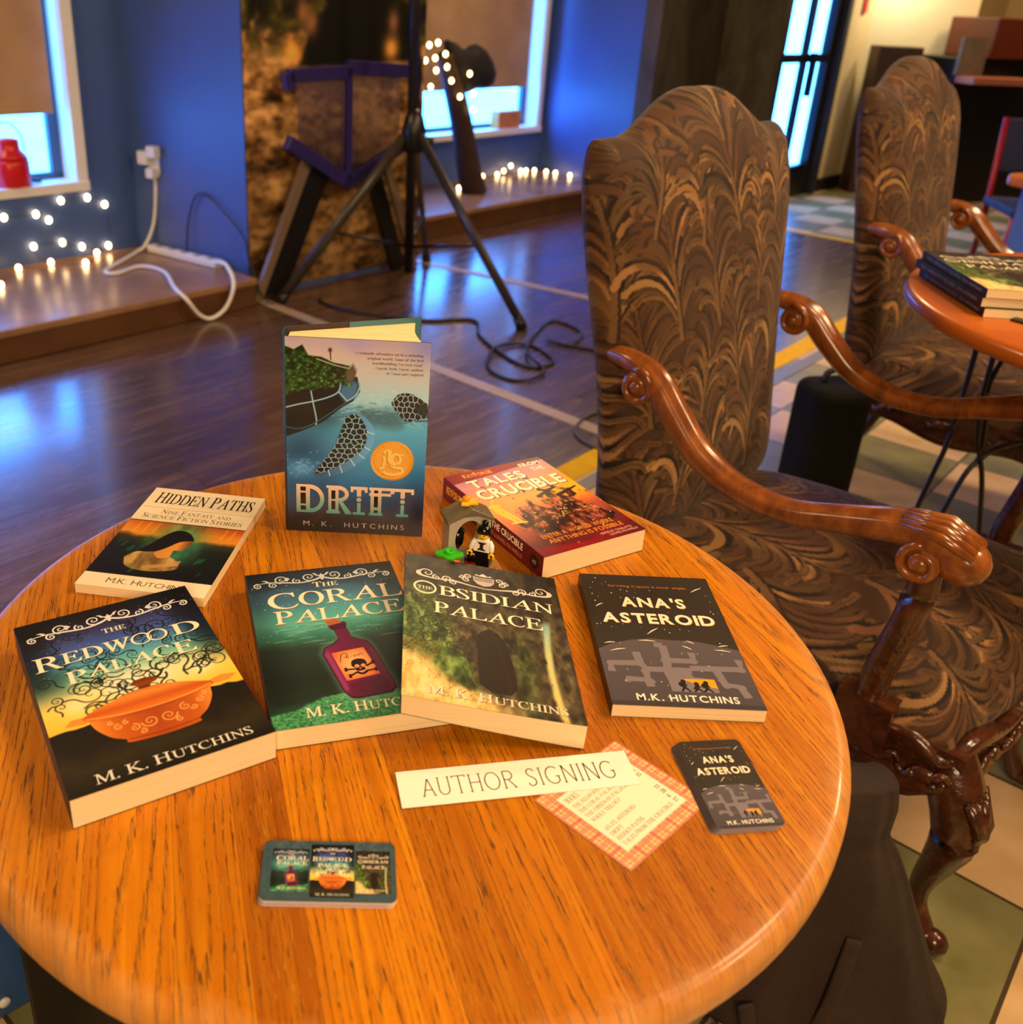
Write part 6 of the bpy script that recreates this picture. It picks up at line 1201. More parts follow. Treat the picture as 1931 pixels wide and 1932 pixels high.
def cover_ana(R, A, W, H):
    P = mm(W, H); s = W / 125.0
    R.C[:] = S(52, 44, 36) + (fbm(R.U * 6, R.V * 6, 5) - 0.5)[..., None] * 0.04
    R.poly(P((-0.02, 0.37), (0.1, 0.42), (0.25, 0.455), (0.4, 0.47), (0.55, 0.462), (0.7, 0.463), (0.85, 0.435), (1.02, 0.40), (1.02, -0.02), (-0.02, -0.02)), lambda X, Y: gradient(Y / H, [(0, S(74, 66, 72)), (0.45, S(92, 84, 90))]))
    R.C[:] = np.where((R.V < 0.03)[..., None], S(60, 54, 58), R.C)
    c = S(128, 118, 126); r = 3.6 * s
    T = lambda *p: A.stroke(np.array(P(*p)), r, c)
    for x, y in ((.06, .28), (.26, .28), (.44, .25), (.78, .262), (.44, .31), (.64, .31), (.30, .16), (.28, .23), (.95, .262), (.80, .15), (.90, .14)): A.disc(x * W, y * H, r, c)
    T((0.055, 0.22), (0.06, 0.28), (0.26, 0.285)); T((0.255, 0.365), (0.265, 0.28), (0.30, 0.245), (0.45, 0.245), (0.6, 0.245)); T((0.40, 0.425), (0.46, 0.42)); T((0.46, 0.42), (0.455, 0.31), (0.44, 0.25))
    T((0.455, 0.312), (0.64, 0.312), (0.645, 0.375)); T((0.60, 0.262), (0.95, 0.266), (0.955, 0.335)); T((0.77, 0.262), (0.795, 0.16), (0.89, 0.145), (0.915, 0.075)); T((0.285, 0.24), (0.28, 0.17), (0.15, 0.175), (0.145, 0.15)); T((0.28, 0.18), (0.29, 0.125))
    A.poly(P((0.40, 0.25), (0.58, 0.25), (0.60, 0.20), (0.735, 0.19), (0.735, 0.10), (0.42, 0.10), (0.42, 0.16)), c)
    A.poly(P((0.525, 0.180), (0.53, 0.186), (0.73, 0.188), (0.735, 0.13), (0.65, 0.14), (0.57, 0.165)), S(255, 166, 24))
    k = S(30, 22, 18)
    for x, h, bk in ((0.515, 0.075, 1), (0.60, 0.06, 0), (0.665, 0.07, 1)):
        y0 = 0.102
        A.disc(x * W, (y0 + h * 0.92) * H, 2.1 * s, k); A.stroke(np.array(P((x, y0 + h * 0.8), (x - 0.004, y0 + h * 0.42))), [2.0 * s, 1.5 * s], k)
        A.stroke(np.array(P((x - 0.004, y0 + h * 0.45), (x + 0.012, y0 + h * 0.22), (x + 0.03, y0))), [1.3 * s, 1.0 * s, 0.8 * s], k); A.stroke(np.array(P((x - 0.004, y0 + h * 0.45), (x - 0.012, y0 + h * 0.22), (x - 0.03, y0))), [1.3 * s, 1.0 * s, 0.8 * s], k)
        A.stroke(np.array(P((x, y0 + h * 0.72), (x + 0.02, y0 + h * 0.5))), 0.7 * s, k)
        if bk: A.disc(x * W - 2.4 * s, (y0 + h * 0.62) * H, 2.2 * s, k, 3.2 * s)
        else: A.stroke(np.array(P((x, y0 + h * 0.7), (x - 0.03, y0 + h * 0.3))), 0.9 * s, k)
    q = random.Random(12); w = S(250, 236, 214)
    for _ in range(46): A.disc(q.uniform(0.03, 0.97) * W, q.uniform(0.42, 0.97) * H, q.uniform(0.3, 0.75) * s, w, n=8)
    for _ in range(14): A.disc(q.uniform(0.05, 0.95) * W, q.uniform(0.05, 0.4) * H, q.uniform(0.3, 0.6) * s, w, n=8)
    for a, b in (((0.06, 0.71), (0.12, 0.74)), ((0.83, 0.865), (0.92, 0.905)), ((0.38, 0.50), (0.47, 0.55)), ((0.05, 0.42), (0.13, 0.43)), ((0.30, 0.45), (0.42, 0.447)), ((0.64, 0.46), (0.69, 0.44)), ((0.60, 0.42), (0.66, 0.395)), ((0.86, 0.425), (0.93, 0.435)), ((0.82, 0.40), (0.93, 0.39)), ((0.08, 0.365), (0.19, 0.385))):
        m = ((a[0] + b[0]) / 2, (a[1] + b[1]) / 2 + 0.004); A.stroke(np.array(P(a, m, b)), [0.2 * s, 0.7 * s, 0.25 * s], w)
    A.text('Surviving in space is never simple.', 0.2 * W, 0.81 * W, 0.888 * H, 0.020 * H, S(196, 122, 84), 'sans', 0.0)
    for t, x0, x1, y in (("ANA'S", 0.26, 0.75, 0.722), ('ASTEROID', 0.085, 0.92, 0.588)):
        A.text(t, x0 * W, x1 * W, y * H, 0.074 * H, S(255, 240, 208), 'sans', 0.03, shadow=(0.5 * s, -0.8 * s, S(196, 128, 60)), track=0.02)
    A.text('M.K. HUTCHINS', 0.17 * W, 0.845 * W, 0.035 * H, 0.040 * H, S(252, 240, 220), 'sans', 0.02, track=0.08)
def cover_hidden(R, A, W, H):
    P = mm(W, H); s = W / 125.0; U, V = R.U, R.V
    R.C[:] = S(250, 232, 196)
    n = fbm(U * 5, V * 4, 41); n2 = fbm(U * 14, V * 10, 42)
    pic = gradient(V + 0.10 * (n - 0.5), [(0.12, S(12, 14, 10)), (0.40, S(20, 26, 18)), (0.47, S(60, 50, 20)), (0.51, S(240, 150, 40)), (0.57, S(236, 136, 24)), (0.64, S(206, 84, 20))])
    gl = np.exp(-((U - 0.52) / 0.20) ** 2 - ((V - 0.46) / 0.22) ** 2); pic = pic + (gradient(n2, [(0.2, S(20, 110, 74)), (0.8, S(110, 206, 150))]) - pic) * (0.95 * gl * sstep(0.12, 0.3, V))[..., None]
    m = (V > 0.115) & (V < 0.635); R.C[m] = pic[m]
    q = random.Random(3)
    for _ in range(16): u, v = q.uniform(0.05, 0.95), q.uniform(0.14, 0.45); R.stroke(P((u, v), (u + 0.02, v + 0.035)), q.uniform(0.5, 2.2) * s, S(30, 120, 76), 0.5, 1.5 * s)
    for u in (0.12, 0.2, 0.28, 0.86, 0.93): R.stroke(P((u, 0.62), (u - 0.015, 0.52)), 0.8 * s, S(255, 190, 80), 0.6, 2 * s)
    R.poly(P(*spline([(0.20, 0.27), (0.26, 0.33), (0.38, 0.35), (0.48, 0.33), (0.60, 0.29), (0.66, 0.24), (0.64, 0.20), (0.50, 0.17), (0.36, 0.17), (0.25, 0.2), (0.20, 0.27)], 5)), lambda X, Y: gradient(fbm(X / W * 9, Y / H * 7, 44), [(0.25, S(110, 82, 36)), (0.5, S(196, 158, 84)), (0.8, S(232, 206, 130))]), 1, 1.5 * s)
    R.poly(P(*spline([(0.40, 0.33), (0.46, 0.42), (0.56, 0.47), (0.62, 0.48), (0.645, 0.45), (0.635, 0.425), (0.62, 0.40), (0.58, 0.375), (0.54, 0.37), (0.54, 0.31), (0.46, 0.29), (0.40, 0.33)], 5)), lambda X, Y: gradient(X / W, [(0.40, S(206, 140, 60)), (0.55, S(232, 150, 60)), (0.64, S(120, 64, 34))]), 1, s)
    R.poly(P(*spline([(0.26, 0.335), (0.33, 0.42), (0.40, 0.52), (0.47, 0.565), (0.56, 0.555), (0.62, 0.515), (0.645, 0.48), (0.61, 0.475), (0.54, 0.455), (0.48, 0.40), (0.42, 0.355), (0.34, 0.338), (0.26, 0.335)], 5)), S(18, 14, 12), 1, s)
    R.stroke(P((0.41, 0.2), (0.55, 0.23), (0.62, 0.25)), [2.5 * s, 3.5 * s, 1 * s], S(190, 140, 84)); 
    for k in range(4): R.stroke(P((0.56, 0.22 + 0.012 * k), (0.65, 0.245 + 0.012 * k)), 0.9 * s, S(206, 160, 100), 0.9)
    R.stroke(P((0, 0.634), (1, 0.634)), 0.8 * s, S(40, 24, 14)); R.stroke(P((0, 0.116), (1, 0.116)), 0.8 * s, S(40, 24, 14))
    k = S(28, 20, 12); b = S(92, 66, 34)
    A.text('HIDDEN PATHS', 0.075 * W, 0.945 * W, 0.832 * H, 0.112 * H, k, caps={0: 1.08, 7: 1.08}, thick=0.35 * s)
    A.stroke(np.array(P((0.02, 0.783), (0.98, 0.783))), 0.35 * s, S(180, 150, 110))
    A.text('NINE FANTASY AND', 0.21 * W, 0.82 * W, 0.722 * H, 0.034 * H, b, caps={0: 1.3, 5: 1.3})
    A.text('SCIENCE FICTION STORIES', 0.075 * W, 0.945 * W, 0.668 * H, 0.034 * H, b, caps={0: 1.3, 8: 1.3, 16: 1.3})
    A.text('M.K. HUTCHINS', 0.21 * W, 0.82 * W, 0.038 * H, 0.036 * H, S(92, 72, 20), 'sans', -0.005, caps={0: 1.15, 2: 1.15, 5: 1.15})
def cover_tales(R, A, W, H):
    P = mm(W, H); s = W / 131.0; U, V = R.U, R.V
    n = fbm(U * 6, V * 5, 51); n2 = fbm(U * 22, V * 18, 52); n3 = fbm(U * 12, V * 9, 55)
    d = V * 0.9 - U * 0.12 + 0.14 * (n - 0.5)
    R.C[:] = gradient(d, [(0.0, S(120, 26, 30)), (0.10, S(96, 40, 40)), (0.3, S(210, 96, 60)), (0.48, S(246, 168, 66)), (0.62, S(240, 150, 120)), (0.75, S(196, 132, 156)), (0.95, S(170, 110, 150))])
    R.blob(0.93 * W, 0.58 * H, 0.25 * W, 0.12 * H, S(255, 190, 40), 0.95); R.blob(0.2 * W, 0.5 * H, 0.16 * W, 0.14 * H, S(250, 170, 90), 0.8)
    th = np.linspace(0, 2 * np.pi, 50)
    R.stroke(np.stack([(0.38 + 0.31 * np.cos(th)) * W, (0.50 + 0.20 * np.sin(th)) * H], 1), 1.8 * s, S(252, 196, 50), 0.9)
    R.blob(0.82 * W, 0.3 * H, 0.14 * W, 0.08 * H, S(206, 92, 84), 0.9)
    mask = sstep(0.48, 0.56, n3 + 0.65 * np.exp(-((U - 0.52) / 0.34) ** 2 - ((V - 0.36) / 0.20) ** 2) - 0.25)
    R.C[:] = R.C + (gradient(n2, [(0.2, S(24, 14, 10)), (0.45, S(60, 30, 20)), (0.62, S(150, 84, 44)), (0.72, S(210, 130, 84)), (0.85, S(110, 40, 56))]) - R.C) * (0.93 * mask)[..., None]
    q = random.Random(9)
    pal = [S(210, 60, 96), S(236, 150, 90), S(180, 150, 60), S(30, 16, 12), S(226, 176, 140), S(90, 30, 36), S(216, 190, 110), S(30, 16, 12)]
    for _ in range(150):
        u, v = q.gauss(0.52, 0.2), q.gauss(0.36, 0.12); a = q.uniform(0, 6.28); L = q.uniform(1, 6) * s
        R.stroke([(u * W, v * H), (u * W + L * math.cos(a), v * H + L * math.sin(a))], [q.uniform(0.5, 1.6) * s, 0.2 * s], q.choice(pal), 0.9)
    for a, b in (((0.78, 0.62), (0.66, 0.60)), ((0.66, 0.60), (0.55, 0.56)), ((0.95, 0.58), (0.72, 0.53)), ((0.72, 0.57), (0.62, 0.63))): R.stroke(P(a, b), [1.2 * s, 3.2 * s], S(44, 22, 16), 0.95)
    R.blob(0.52 * W, 0.44 * H, 7 * s, 7 * s, S(250, 130, 50), 0.95, 2.5)
    for x in (0.075, 0.115): R.stroke(P((x, 0.56), (x + 0.05, 0.36)), 2.2 * s, S(250, 206, 40))
    R.stroke(P((0.08, 0.36), (0.2, 0.345)), 1.4 * s, S(252, 214, 60)); R.stroke(P((0.06, 0.57), (0.15, 0.565)), 1.4 * s, S(252, 214, 60))
    band = lambda X, Y: gradient(X / W + 0.2 * (fbm(X / 9, Y / 20, 7) - 0.5), [(0, S(128, 18, 26)), (0.4, S(170, 26, 34)), (0.75, S(120, 20, 34)), (1, S(90, 14, 30))])
    R.poly(P((-0.02, 0.885), (0.3, 0.90), (0.6, 0.925), (1.02, 0.965), (1.02, 1.02), (-0.02, 1.02)), band)
    R.poly(P((-0.02, 0.10), (0.12, 0.07), (0.35, 0.045), (0.6, 0.03), (0.8, 0.03), (1.02, 0.07), (1.02, -0.02), (-0.02, -0.02)), band, 0.9, 4 * s)
    R.poly(P((0.45, 0.0), (0.7, 0.11), (1.02, 0.13), (1.02, -0.02)), band, 0.8, 5 * s)
    yk = S(246, 186, 52)
    A.text('KEYFORGE', 0.15 * W, 0.445 * W, 0.932 * H, 0.034 * H, yk, 'sans', 0.015, caps={0: 1.25, 3: 1.35, 7: 1.15})
    wv = S(255, 244, 214); sh = (1.0 * s, -1.4 * s, S(110, 60, 70))
    A.text('TALES', 0.115 * W, 0.685 * W, 0.80 * H, 0.085 * H, wv, 'sans', 0.035, shadow=sh)
    A.text('FROM', 0.73 * W, 0.945 * W, 0.915 * H, 0.045 * H, wv, 'sans', 0.02, shadow=(0.5 * s, -0.7 * s, S(110, 60, 70)))
    A.text('THE', 0.79 * W, 0.925 * W, 0.845 * H, 0.045 * H, wv, 'sans', 0.02, shadow=(0.5 * s, -0.7 * s, S(110, 60, 70)))
    A.text('CRUCIBLE', 0.075 * W, 0.955 * W, 0.655 * H, 0.105 * H, wv, 'sans', 0.035, shadow=sh)
    o = S(246, 150, 54)
    A.text('ENTER A WORLD WHERE', 0.16 * W, 0.86 * W, 0.15 * H, 0.037 * H, o, 'sans', 0.012, shadow=(0.4, -0.5, S(60, 14, 16)))
    A.text('ANYTHING IS POSSIBLE', 0.17 * W, 0.90 * W, 0.095 * H, 0.037 * H, o, 'sans', 0.012, shadow=(0.4, -0.5, S(60, 14, 16)))
    A.text('EDITED BY CHARLOTTE', 0.62 * W, 0.93 * W, 0.055 * H, 0.018 * H, S(246, 190, 170), 'sans', 0.006)
    A.text('LLEWELYN-WELLS', 0.68 * W, 0.96 * W, 0.028 * H, 0.018 * H, S(246, 190, 170), 'sans', 0.006)
def cover_drift(R, A, W, H):
    P = mm(W, H); s = W / 143.0; U, V = R.U, R.V
    n = fbm(U * 7, V * 7, 61); n2 = fbm(U * 30, V * 30, 62)
    R.C[:] = gradient(V + 0.05 * (n - 0.5), [(0.0, S(18, 16, 16)), (0.07, S(26, 24, 26)), (0.14, S(40, 60, 80)), (0.28, S(54, 118, 150)), (0.42, S(70, 150, 178)), (0.55, S(96, 176, 190)), (0.64, S(150, 204, 198)), (0.72, S(190, 216, 200)), (0.82, S(222, 204, 178)), (0.92, S(236, 190, 160)), (1.0, S(214, 170, 160))])
    R.blob(1.0 * W, 0.98 * H, 22 * s, 18 * s, S(150, 140, 190), 0.8); R.blob(0.5 * W, 1.0 * H, 16 * s, 14 * s, S(186, 150, 190), 0.5)
    R.blob(0.95 * W, 0.06 * H, 22 * s, 40 * s, S(30, 30, 44), 0.85); R.blob(0.1 * W, 0.4 * H, 34 * s, 40 * s, S(36, 66, 92), 0.85); R.blob(0.22 * W, 0.62 * H, 30 * s, 14 * s, S(30, 60, 70), 0.8)
    R.blob(0.1 * W, 0.34 * H, 18 * s, 11 * s, S(110, 176, 206), 0.75)
    q = random.Random(2)
    for _ in range(260):
        v = q.gauss(0.64, 0.025); u = q.uniform(0.3, 1.0); R.stroke([(u * W, v * H), ((u + q.uniform(0.01, 0.05)) * W, (v + q.uniform(-0.012, 0.012)) * H)], q.uniform(0.15, 0.5) * s, q.choice((S(210, 236, 226), S(60, 130, 150), S(40, 96, 110))), 0.45, 0.7 * s)
    R.poly(P(*spline([(0.52, 0.67), (0.62, 0.665), (0.78, 0.66), (0.84, 0.6), (0.78, 0.57), (0.62, 0.58), (0.50, 0.60), (0.52, 0.67)], 4)), S(40, 70, 72), 0.6, 10 * s)
    for _ in range(70):
        u, v = q.uniform(0.0, 0.35), q.gauss(0.36, 0.03); R.blob(u * W, v * H, q.uniform(0.6, 2) * s, q.uniform(0.5, 1.2) * s, S(150, 206, 226), 0.5)
    for _ in range(120):
        u, v = q.uniform(0.45, 0.98), q.gauss(0.735, 0.02) - 0.05 * (u < 0.7); R.blob(u * W, v * H, q.uniform(0.6, 2.2) * s, q.uniform(0.4, 1.0) * s, S(214, 236, 226), 0.4)
    # shell
    R.poly(P((-0.02, 0.50), (0.10, 0.535), (0.25, 0.585), (0.40, 0.67), (0.47, 0.70), (0.52, 0.75), (0.50, 0.82), (0.3, 0.84), (-0.02, 0.78)), lambda X, Y: gradient(Y / H + 0.03 * (fbm(X / 5, Y / 5, 3) - 0.5), [(0.5, S(26, 34, 38)), (0.6, S(14, 15, 16)), (0.72, S(18, 22, 23)), (0.8, S(24, 30, 28))]), 1, s)
    R.poly(P((0.37, 0.74), (0.42, 0.69), (0.50, 0.73), (0.51, 0.79), (0.45, 0.81), (0.40, 0.78)), S(96, 150, 180), 0.75, 5 * s)
    w = S(176, 200, 196)
    for pts in (((0.0, 0.655), (0.10, 0.675), (0.19, 0.69), (0.30, 0.715), (0.37, 0.745), (0.385, 0.79)), ((0.19, 0.69), (0.175, 0.75)), ((0.19, 0.69), (0.215, 0.60), (0.21, 0.575)), ((0.37, 0.745), (0.43, 0.70)), ((0.43, 0.70), (0.49, 0.73), (0.52, 0.775))): R.stroke(P(*spline(pts, 5)) if len(pts) > 2 else P(*pts), 0.8 * s, w, 0.95)
    R.stroke(P(*spline([(0.0, 0.555), (0.1, 0.55), (0.22, 0.59), (0.42, 0.69)], 6)), 0.8 * s, S(70, 96, 100), 0.8)
    # island on its back
    R.poly(P((-0.02, 0.70), (0.06, 0.735), (0.2, 0.745), (0.34, 0.79), (0.46, 0.80), (0.49, 0.84), (0.47, 0.87), (0.34, 0.885), (0.25, 0.91), (0.16, 0.915), (0.12, 0.965), (0.06, 0.94), (-0.02, 0.96)), lambda X, Y: gradient(fbm(X / 4, Y / 4, 8), [(0.2, S(14, 24, 12)), (0.5, S(34, 56, 22)), (0.75, S(60, 96, 34))]), 1, 1.2 * s)
    for _ in range(170):
        u = q.uniform(-0.0, 0.46); v = q.uniform(0.73 + 0.1 * u, 0.95 - 0.3 * u); c = q.choice((S(96, 156, 50), S(70, 126, 40), S(30, 54, 22), S(24, 40, 20), S(130, 186, 70), S(16, 26, 14)))
        R.blob(u * W, v * H, q.uniform(1, 2.6) * s, q.uniform(0.8, 2.0) * s, c, 0.85, 1.6)
    R.poly(P((0.42, 0.81), (0.43, 0.86), (0.47, 0.885), (0.495, 0.86), (0.485, 0.815), (0.45, 0.795)), S(120, 86, 66), 0.9, s); R.stroke(P((0.22, 0.90), (0.33, 0.875), (0.44, 0.86), (0.47, 0.885), (0.495, 0.85)), 0.7 * s, S(176, 160, 130))
    R.stroke(P((0.315, 0.90), (0.31, 0.945)), 0.5 * s, S(16, 14, 10)); R.blob(0.31 * W, 0.945 * H, 2.2 * s, 2.6 * s, S(16, 22, 12), 0.95, 1.6)
    def scales(poly, seed, sx, sy):
        qq = np.random.default_rng(seed); M_ = np.array(poly); x0, y0 = M_.min(0) - sx; x1, y1 = M_.max(0) + sx
        gx, gy = np.meshgrid(np.arange(x0, x1, sx), np.arange(y0, y1, sy)); gx = gx + (np.arange(gx.shape[0]) % 2)[:, None] * sx / 2
        px_ = (gx + qq.uniform(-0.3, 0.3, gx.shape) * sx).ravel(); py_ = (gy + qq.uniform(-0.3, 0.3, gy.shape) * sy).ravel()
        def cell(X, Y):
            d = np.sort(np.hypot((X[..., None] - px_) / sx, (Y[..., None] - py_) / sy), -1)[..., :2]
            return gradient(d[..., 1] - d[..., 0], [(0.05, S(206, 220, 210)), (0.16, S(22, 26, 28)), (0.6, S(14, 16, 18))])
        R.poly(poly, cell, 1, s)
    # head and flipper
    hd = P(*spline([(0.74, 0.70), (0.79, 0.745), (0.88, 0.75), (0.97, 0.715), (1.01, 0.69), (1.01, 0.64), (0.92, 0.62), (0.85, 0.61), (0.78, 0.655), (0.74, 0.70)], 5))
    R.poly(hd, S(196, 214, 206), 0.95, s); scales(hd, 4, 5.4 * s, 6.0 * s); R.poly(P((0.90, 0.69), (0.97, 0.71), (1.01, 0.68), (1.0, 0.64), (0.93, 0.65)), S(22, 30, 34), 0.85, 3 * s); R.stroke(P((0.92, 0.615), (1.01, 0.62)), 1.2 * s, S(60, 110, 120))
    fl = spline([(0.42, 0.625), (0.50, 0.645), (0.585, 0.605), (0.63, 0.545), (0.61, 0.47), (0.54, 0.40), (0.42, 0.335), (0.29, 0.305), (0.20, 0.31), (0.205, 0.345), (0.27, 0.40), (0.33, 0.465), (0.37, 0.53), (0.42, 0.625)], 5)
    R.poly(P(*fl), lambda X, Y: gradient((X / W - 0.2) / 0.43, [(0, S(60, 86, 104)), (1, S(118, 176, 204))]), 1, s)
    inner = spline([(0.42, 0.62), (0.49, 0.635), (0.555, 0.59), (0.575, 0.52), (0.54, 0.455), (0.44, 0.395), (0.32, 0.345), (0.215, 0.32), (0.22, 0.345), (0.29, 0.41), (0.35, 0.475), (0.385, 0.54), (0.42, 0.62)], 5)
    R.poly(P(*inner), S(206, 220, 210), 0.95, s); scales(P(*inner), 7, 6.6 * s, 5.6 * s)
    for a, b in (((0.56, 0.47), (0.60, 0.455)), ((0.52, 0.43), (0.56, 0.41)), ((0.46, 0.40), (0.49, 0.37)), ((0.38, 0.37), (0.40, 0.33)), ((0.30, 0.34), (0.31, 0.31)), ((0.575, 0.55), (0.625, 0.54))): R.stroke(P(a, b), 0.6 * s, S(210, 228, 224), 0.9)
    R.C[:] = np.clip(R.C * np.array([0.92, 1.06, 1.3]), 0, 1)
    # foil seal with three letters
    cx, cy, r = 0.76 * W, 0.405 * H, 22.5 * s
    g1 = lambda x, y: S(232, 164, 40) + 0.12 * math.sin((x - y) / r * 2.2)
    A.disc(cx, cy, r, g1, n=64); A.disc(cx, cy, r * 0.93, S(246, 176, 48), n=64)
    dk, lt = S(186, 112, 16), S(255, 214, 110)
    qs = random.Random(1)
    for a in np.linspace(-60, 60, 15):
        for off in (0, 180):
            t = math.radians(a + off); A.stroke([(cx + r * 0.80 * math.cos(t), cy + r * 0.80 * math.sin(t)), (cx + r * 0.87 * math.cos(t), cy + r * 0.87 * math.sin(t))], qs.uniform(0.25, 0.5) * s, dk)
    for o, c in ((-0.6 * s, dk), (0, lt)):
        Q = lambda *p: np.array([(cx + a * r + o, cy + b * r + o) for a, b in p])
        A.stroke(spline(Q((-0.40, 0.20), (-0.36, 0.1), (-0.38, -0.2), (-0.45, -0.38), (-0.58, -0.42)), 5), 1.3 * s, c); A.disc(cx - 0.36 * r + o, cy + 0.40 * r + o, 1.6 * s, c)
        A.stroke(spline(Q((-0.15, 0.55), (-0.12, 0.3), (-0.12, 0.0), (0.02, -0.12)), 5), 2.0 * s, c); A.stroke(spline(Q((-0.36, 0.44), (-0.26, 0.52), (-0.15, 0.56)), 5), 0.8 * s, c)
        A.stroke([(cx + 0.18 * r + o + 0.2 * r * math.cos(a), cy + 0.1 * r + o + 0.24 * r * math.sin(a)) for a in np.linspace(0, 6.3, 26)], 1.5 * s, c)
        A.stroke(spline(Q((0.3, 0.28), (0.42, 0.34), (0.5, 0.28)), 4), 1.0 * s, c)
        A.stroke(spline(Q((0.15, -0.14), (-0.05, -0.25), (0.2, -0.34), (0.45, -0.38), (0.45, -0.58), (0.1, -0.70), (-0.25, -0.66), (-0.40, -0.55)), 6), 1.6 * s, c)
    # title, drawn letter by letter
    ttl = lambda x, y: gradient(np.array(y / H), [(0.10, S(70, 156, 160)), (0.17, S(130, 190, 180)), (0.21, S(236, 204, 180)), (0.26, S(252, 220, 196))])
    def bar(x0, y0, x1, y1): A.poly(P((x0, y0), (x1, y0), (x1, y1), (x0, y1)), ttl)
    def win(x0, x1, rows):
        for y0, y1 in rows: A.poly(P((x0, y0), (x1, y0), (x1, y1), (x0, y1)), S(22, 26, 30))
    B, T_ = 0.105, 0.258
    def ring(cx, cy, rx, ry, w, a0, a1):
        t = np.radians(np.linspace(a0, a1, 22)); o_ = [(cx + rx * math.cos(a), cy + ry * math.sin(a)) for a in t]; i_ = [(cx + (rx - w) * math.cos(a), cy + (ry - w * 0.75) * math.sin(a)) for a in t[::-1]]
        A.poly(P(*o_, *i_), ttl)
    bar(0.065, B, 0.165, T_); win(0.095, 0.135, ((0.118, 0.142), (0.152, 0.212), (0.222, 0.245))); ring(0.165, (B + T_) / 2, 0.105, (T_ - B) / 2, 0.03, -90, 90)
    bar(0.285, B, 0.385, B + 0.016); bar(0.30, B, 0.375, T_); bar(0.285, T_ - 0.014, 0.39, T_); win(0.322, 0.352, ((0.128, 0.175), (0.185, 0.232))); ring(0.375, 0.214, 0.075, 0.044, 0.028, -90, 90)
    A.poly(P((0.375, 0.172), (0.405, 0.172), (0.465, B + 0.012), (0.475, B), (0.425, B)), ttl)
    def serif_i(x, wt):
        bar(x - wt, T_ - 0.017, x + wt, T_); bar(x - wt, T_ - 0.03, x - wt + 0.02, T_); bar(x + wt - 0.02, T_ - 0.03, x + wt, T_)
        bar(x - 0.016, 0.205, x + 0.016, T_); A.disc(x * W, 0.187 * H, 2.6 * s, ttl); bar(x - 0.013, B, x + 0.013, 0.170); bar(x - 0.045, B, x + 0.045, B + 0.014)
    serif_i(0.525, 0.062)
    bar(0.61, B, 0.69, T_); win(0.635, 0.665, ((0.118, 0.135), (0.15, 0.21), (0.222, 0.245))); bar(0.60, B, 0.70, B + 0.014); bar(0.60, T_ - 0.015, 0.775, T_); bar(0.60, 0.213, 0.76, 0.228); bar(0.755, 0.228, 0.775, T_)
    serif_i(0.845, 0.082)
    A.text('M. K.  HUTCHINS', 0.115 * W, 0.865 * W, 0.032 * H, 0.026 * H, S(176, 176, 176), 'sans', -0.005, track=0.36)
    tx = S(96, 70, 56)
    for k, (t, x0) in enumerate((('"A fantastic adventure set in a stunning,', 0.475), ('original world. Some of the best', 0.565), ("worldbuilding I've ever read.\"", 0.60), ('-Sarah Beth Durst, author', 0.615), ('of Vessel and Conjured', 0.70))):
        A.text(t, x0 * W, 0.955 * W, (0.932 - 0.023 * k) * H, 0.0125 * H, tx)
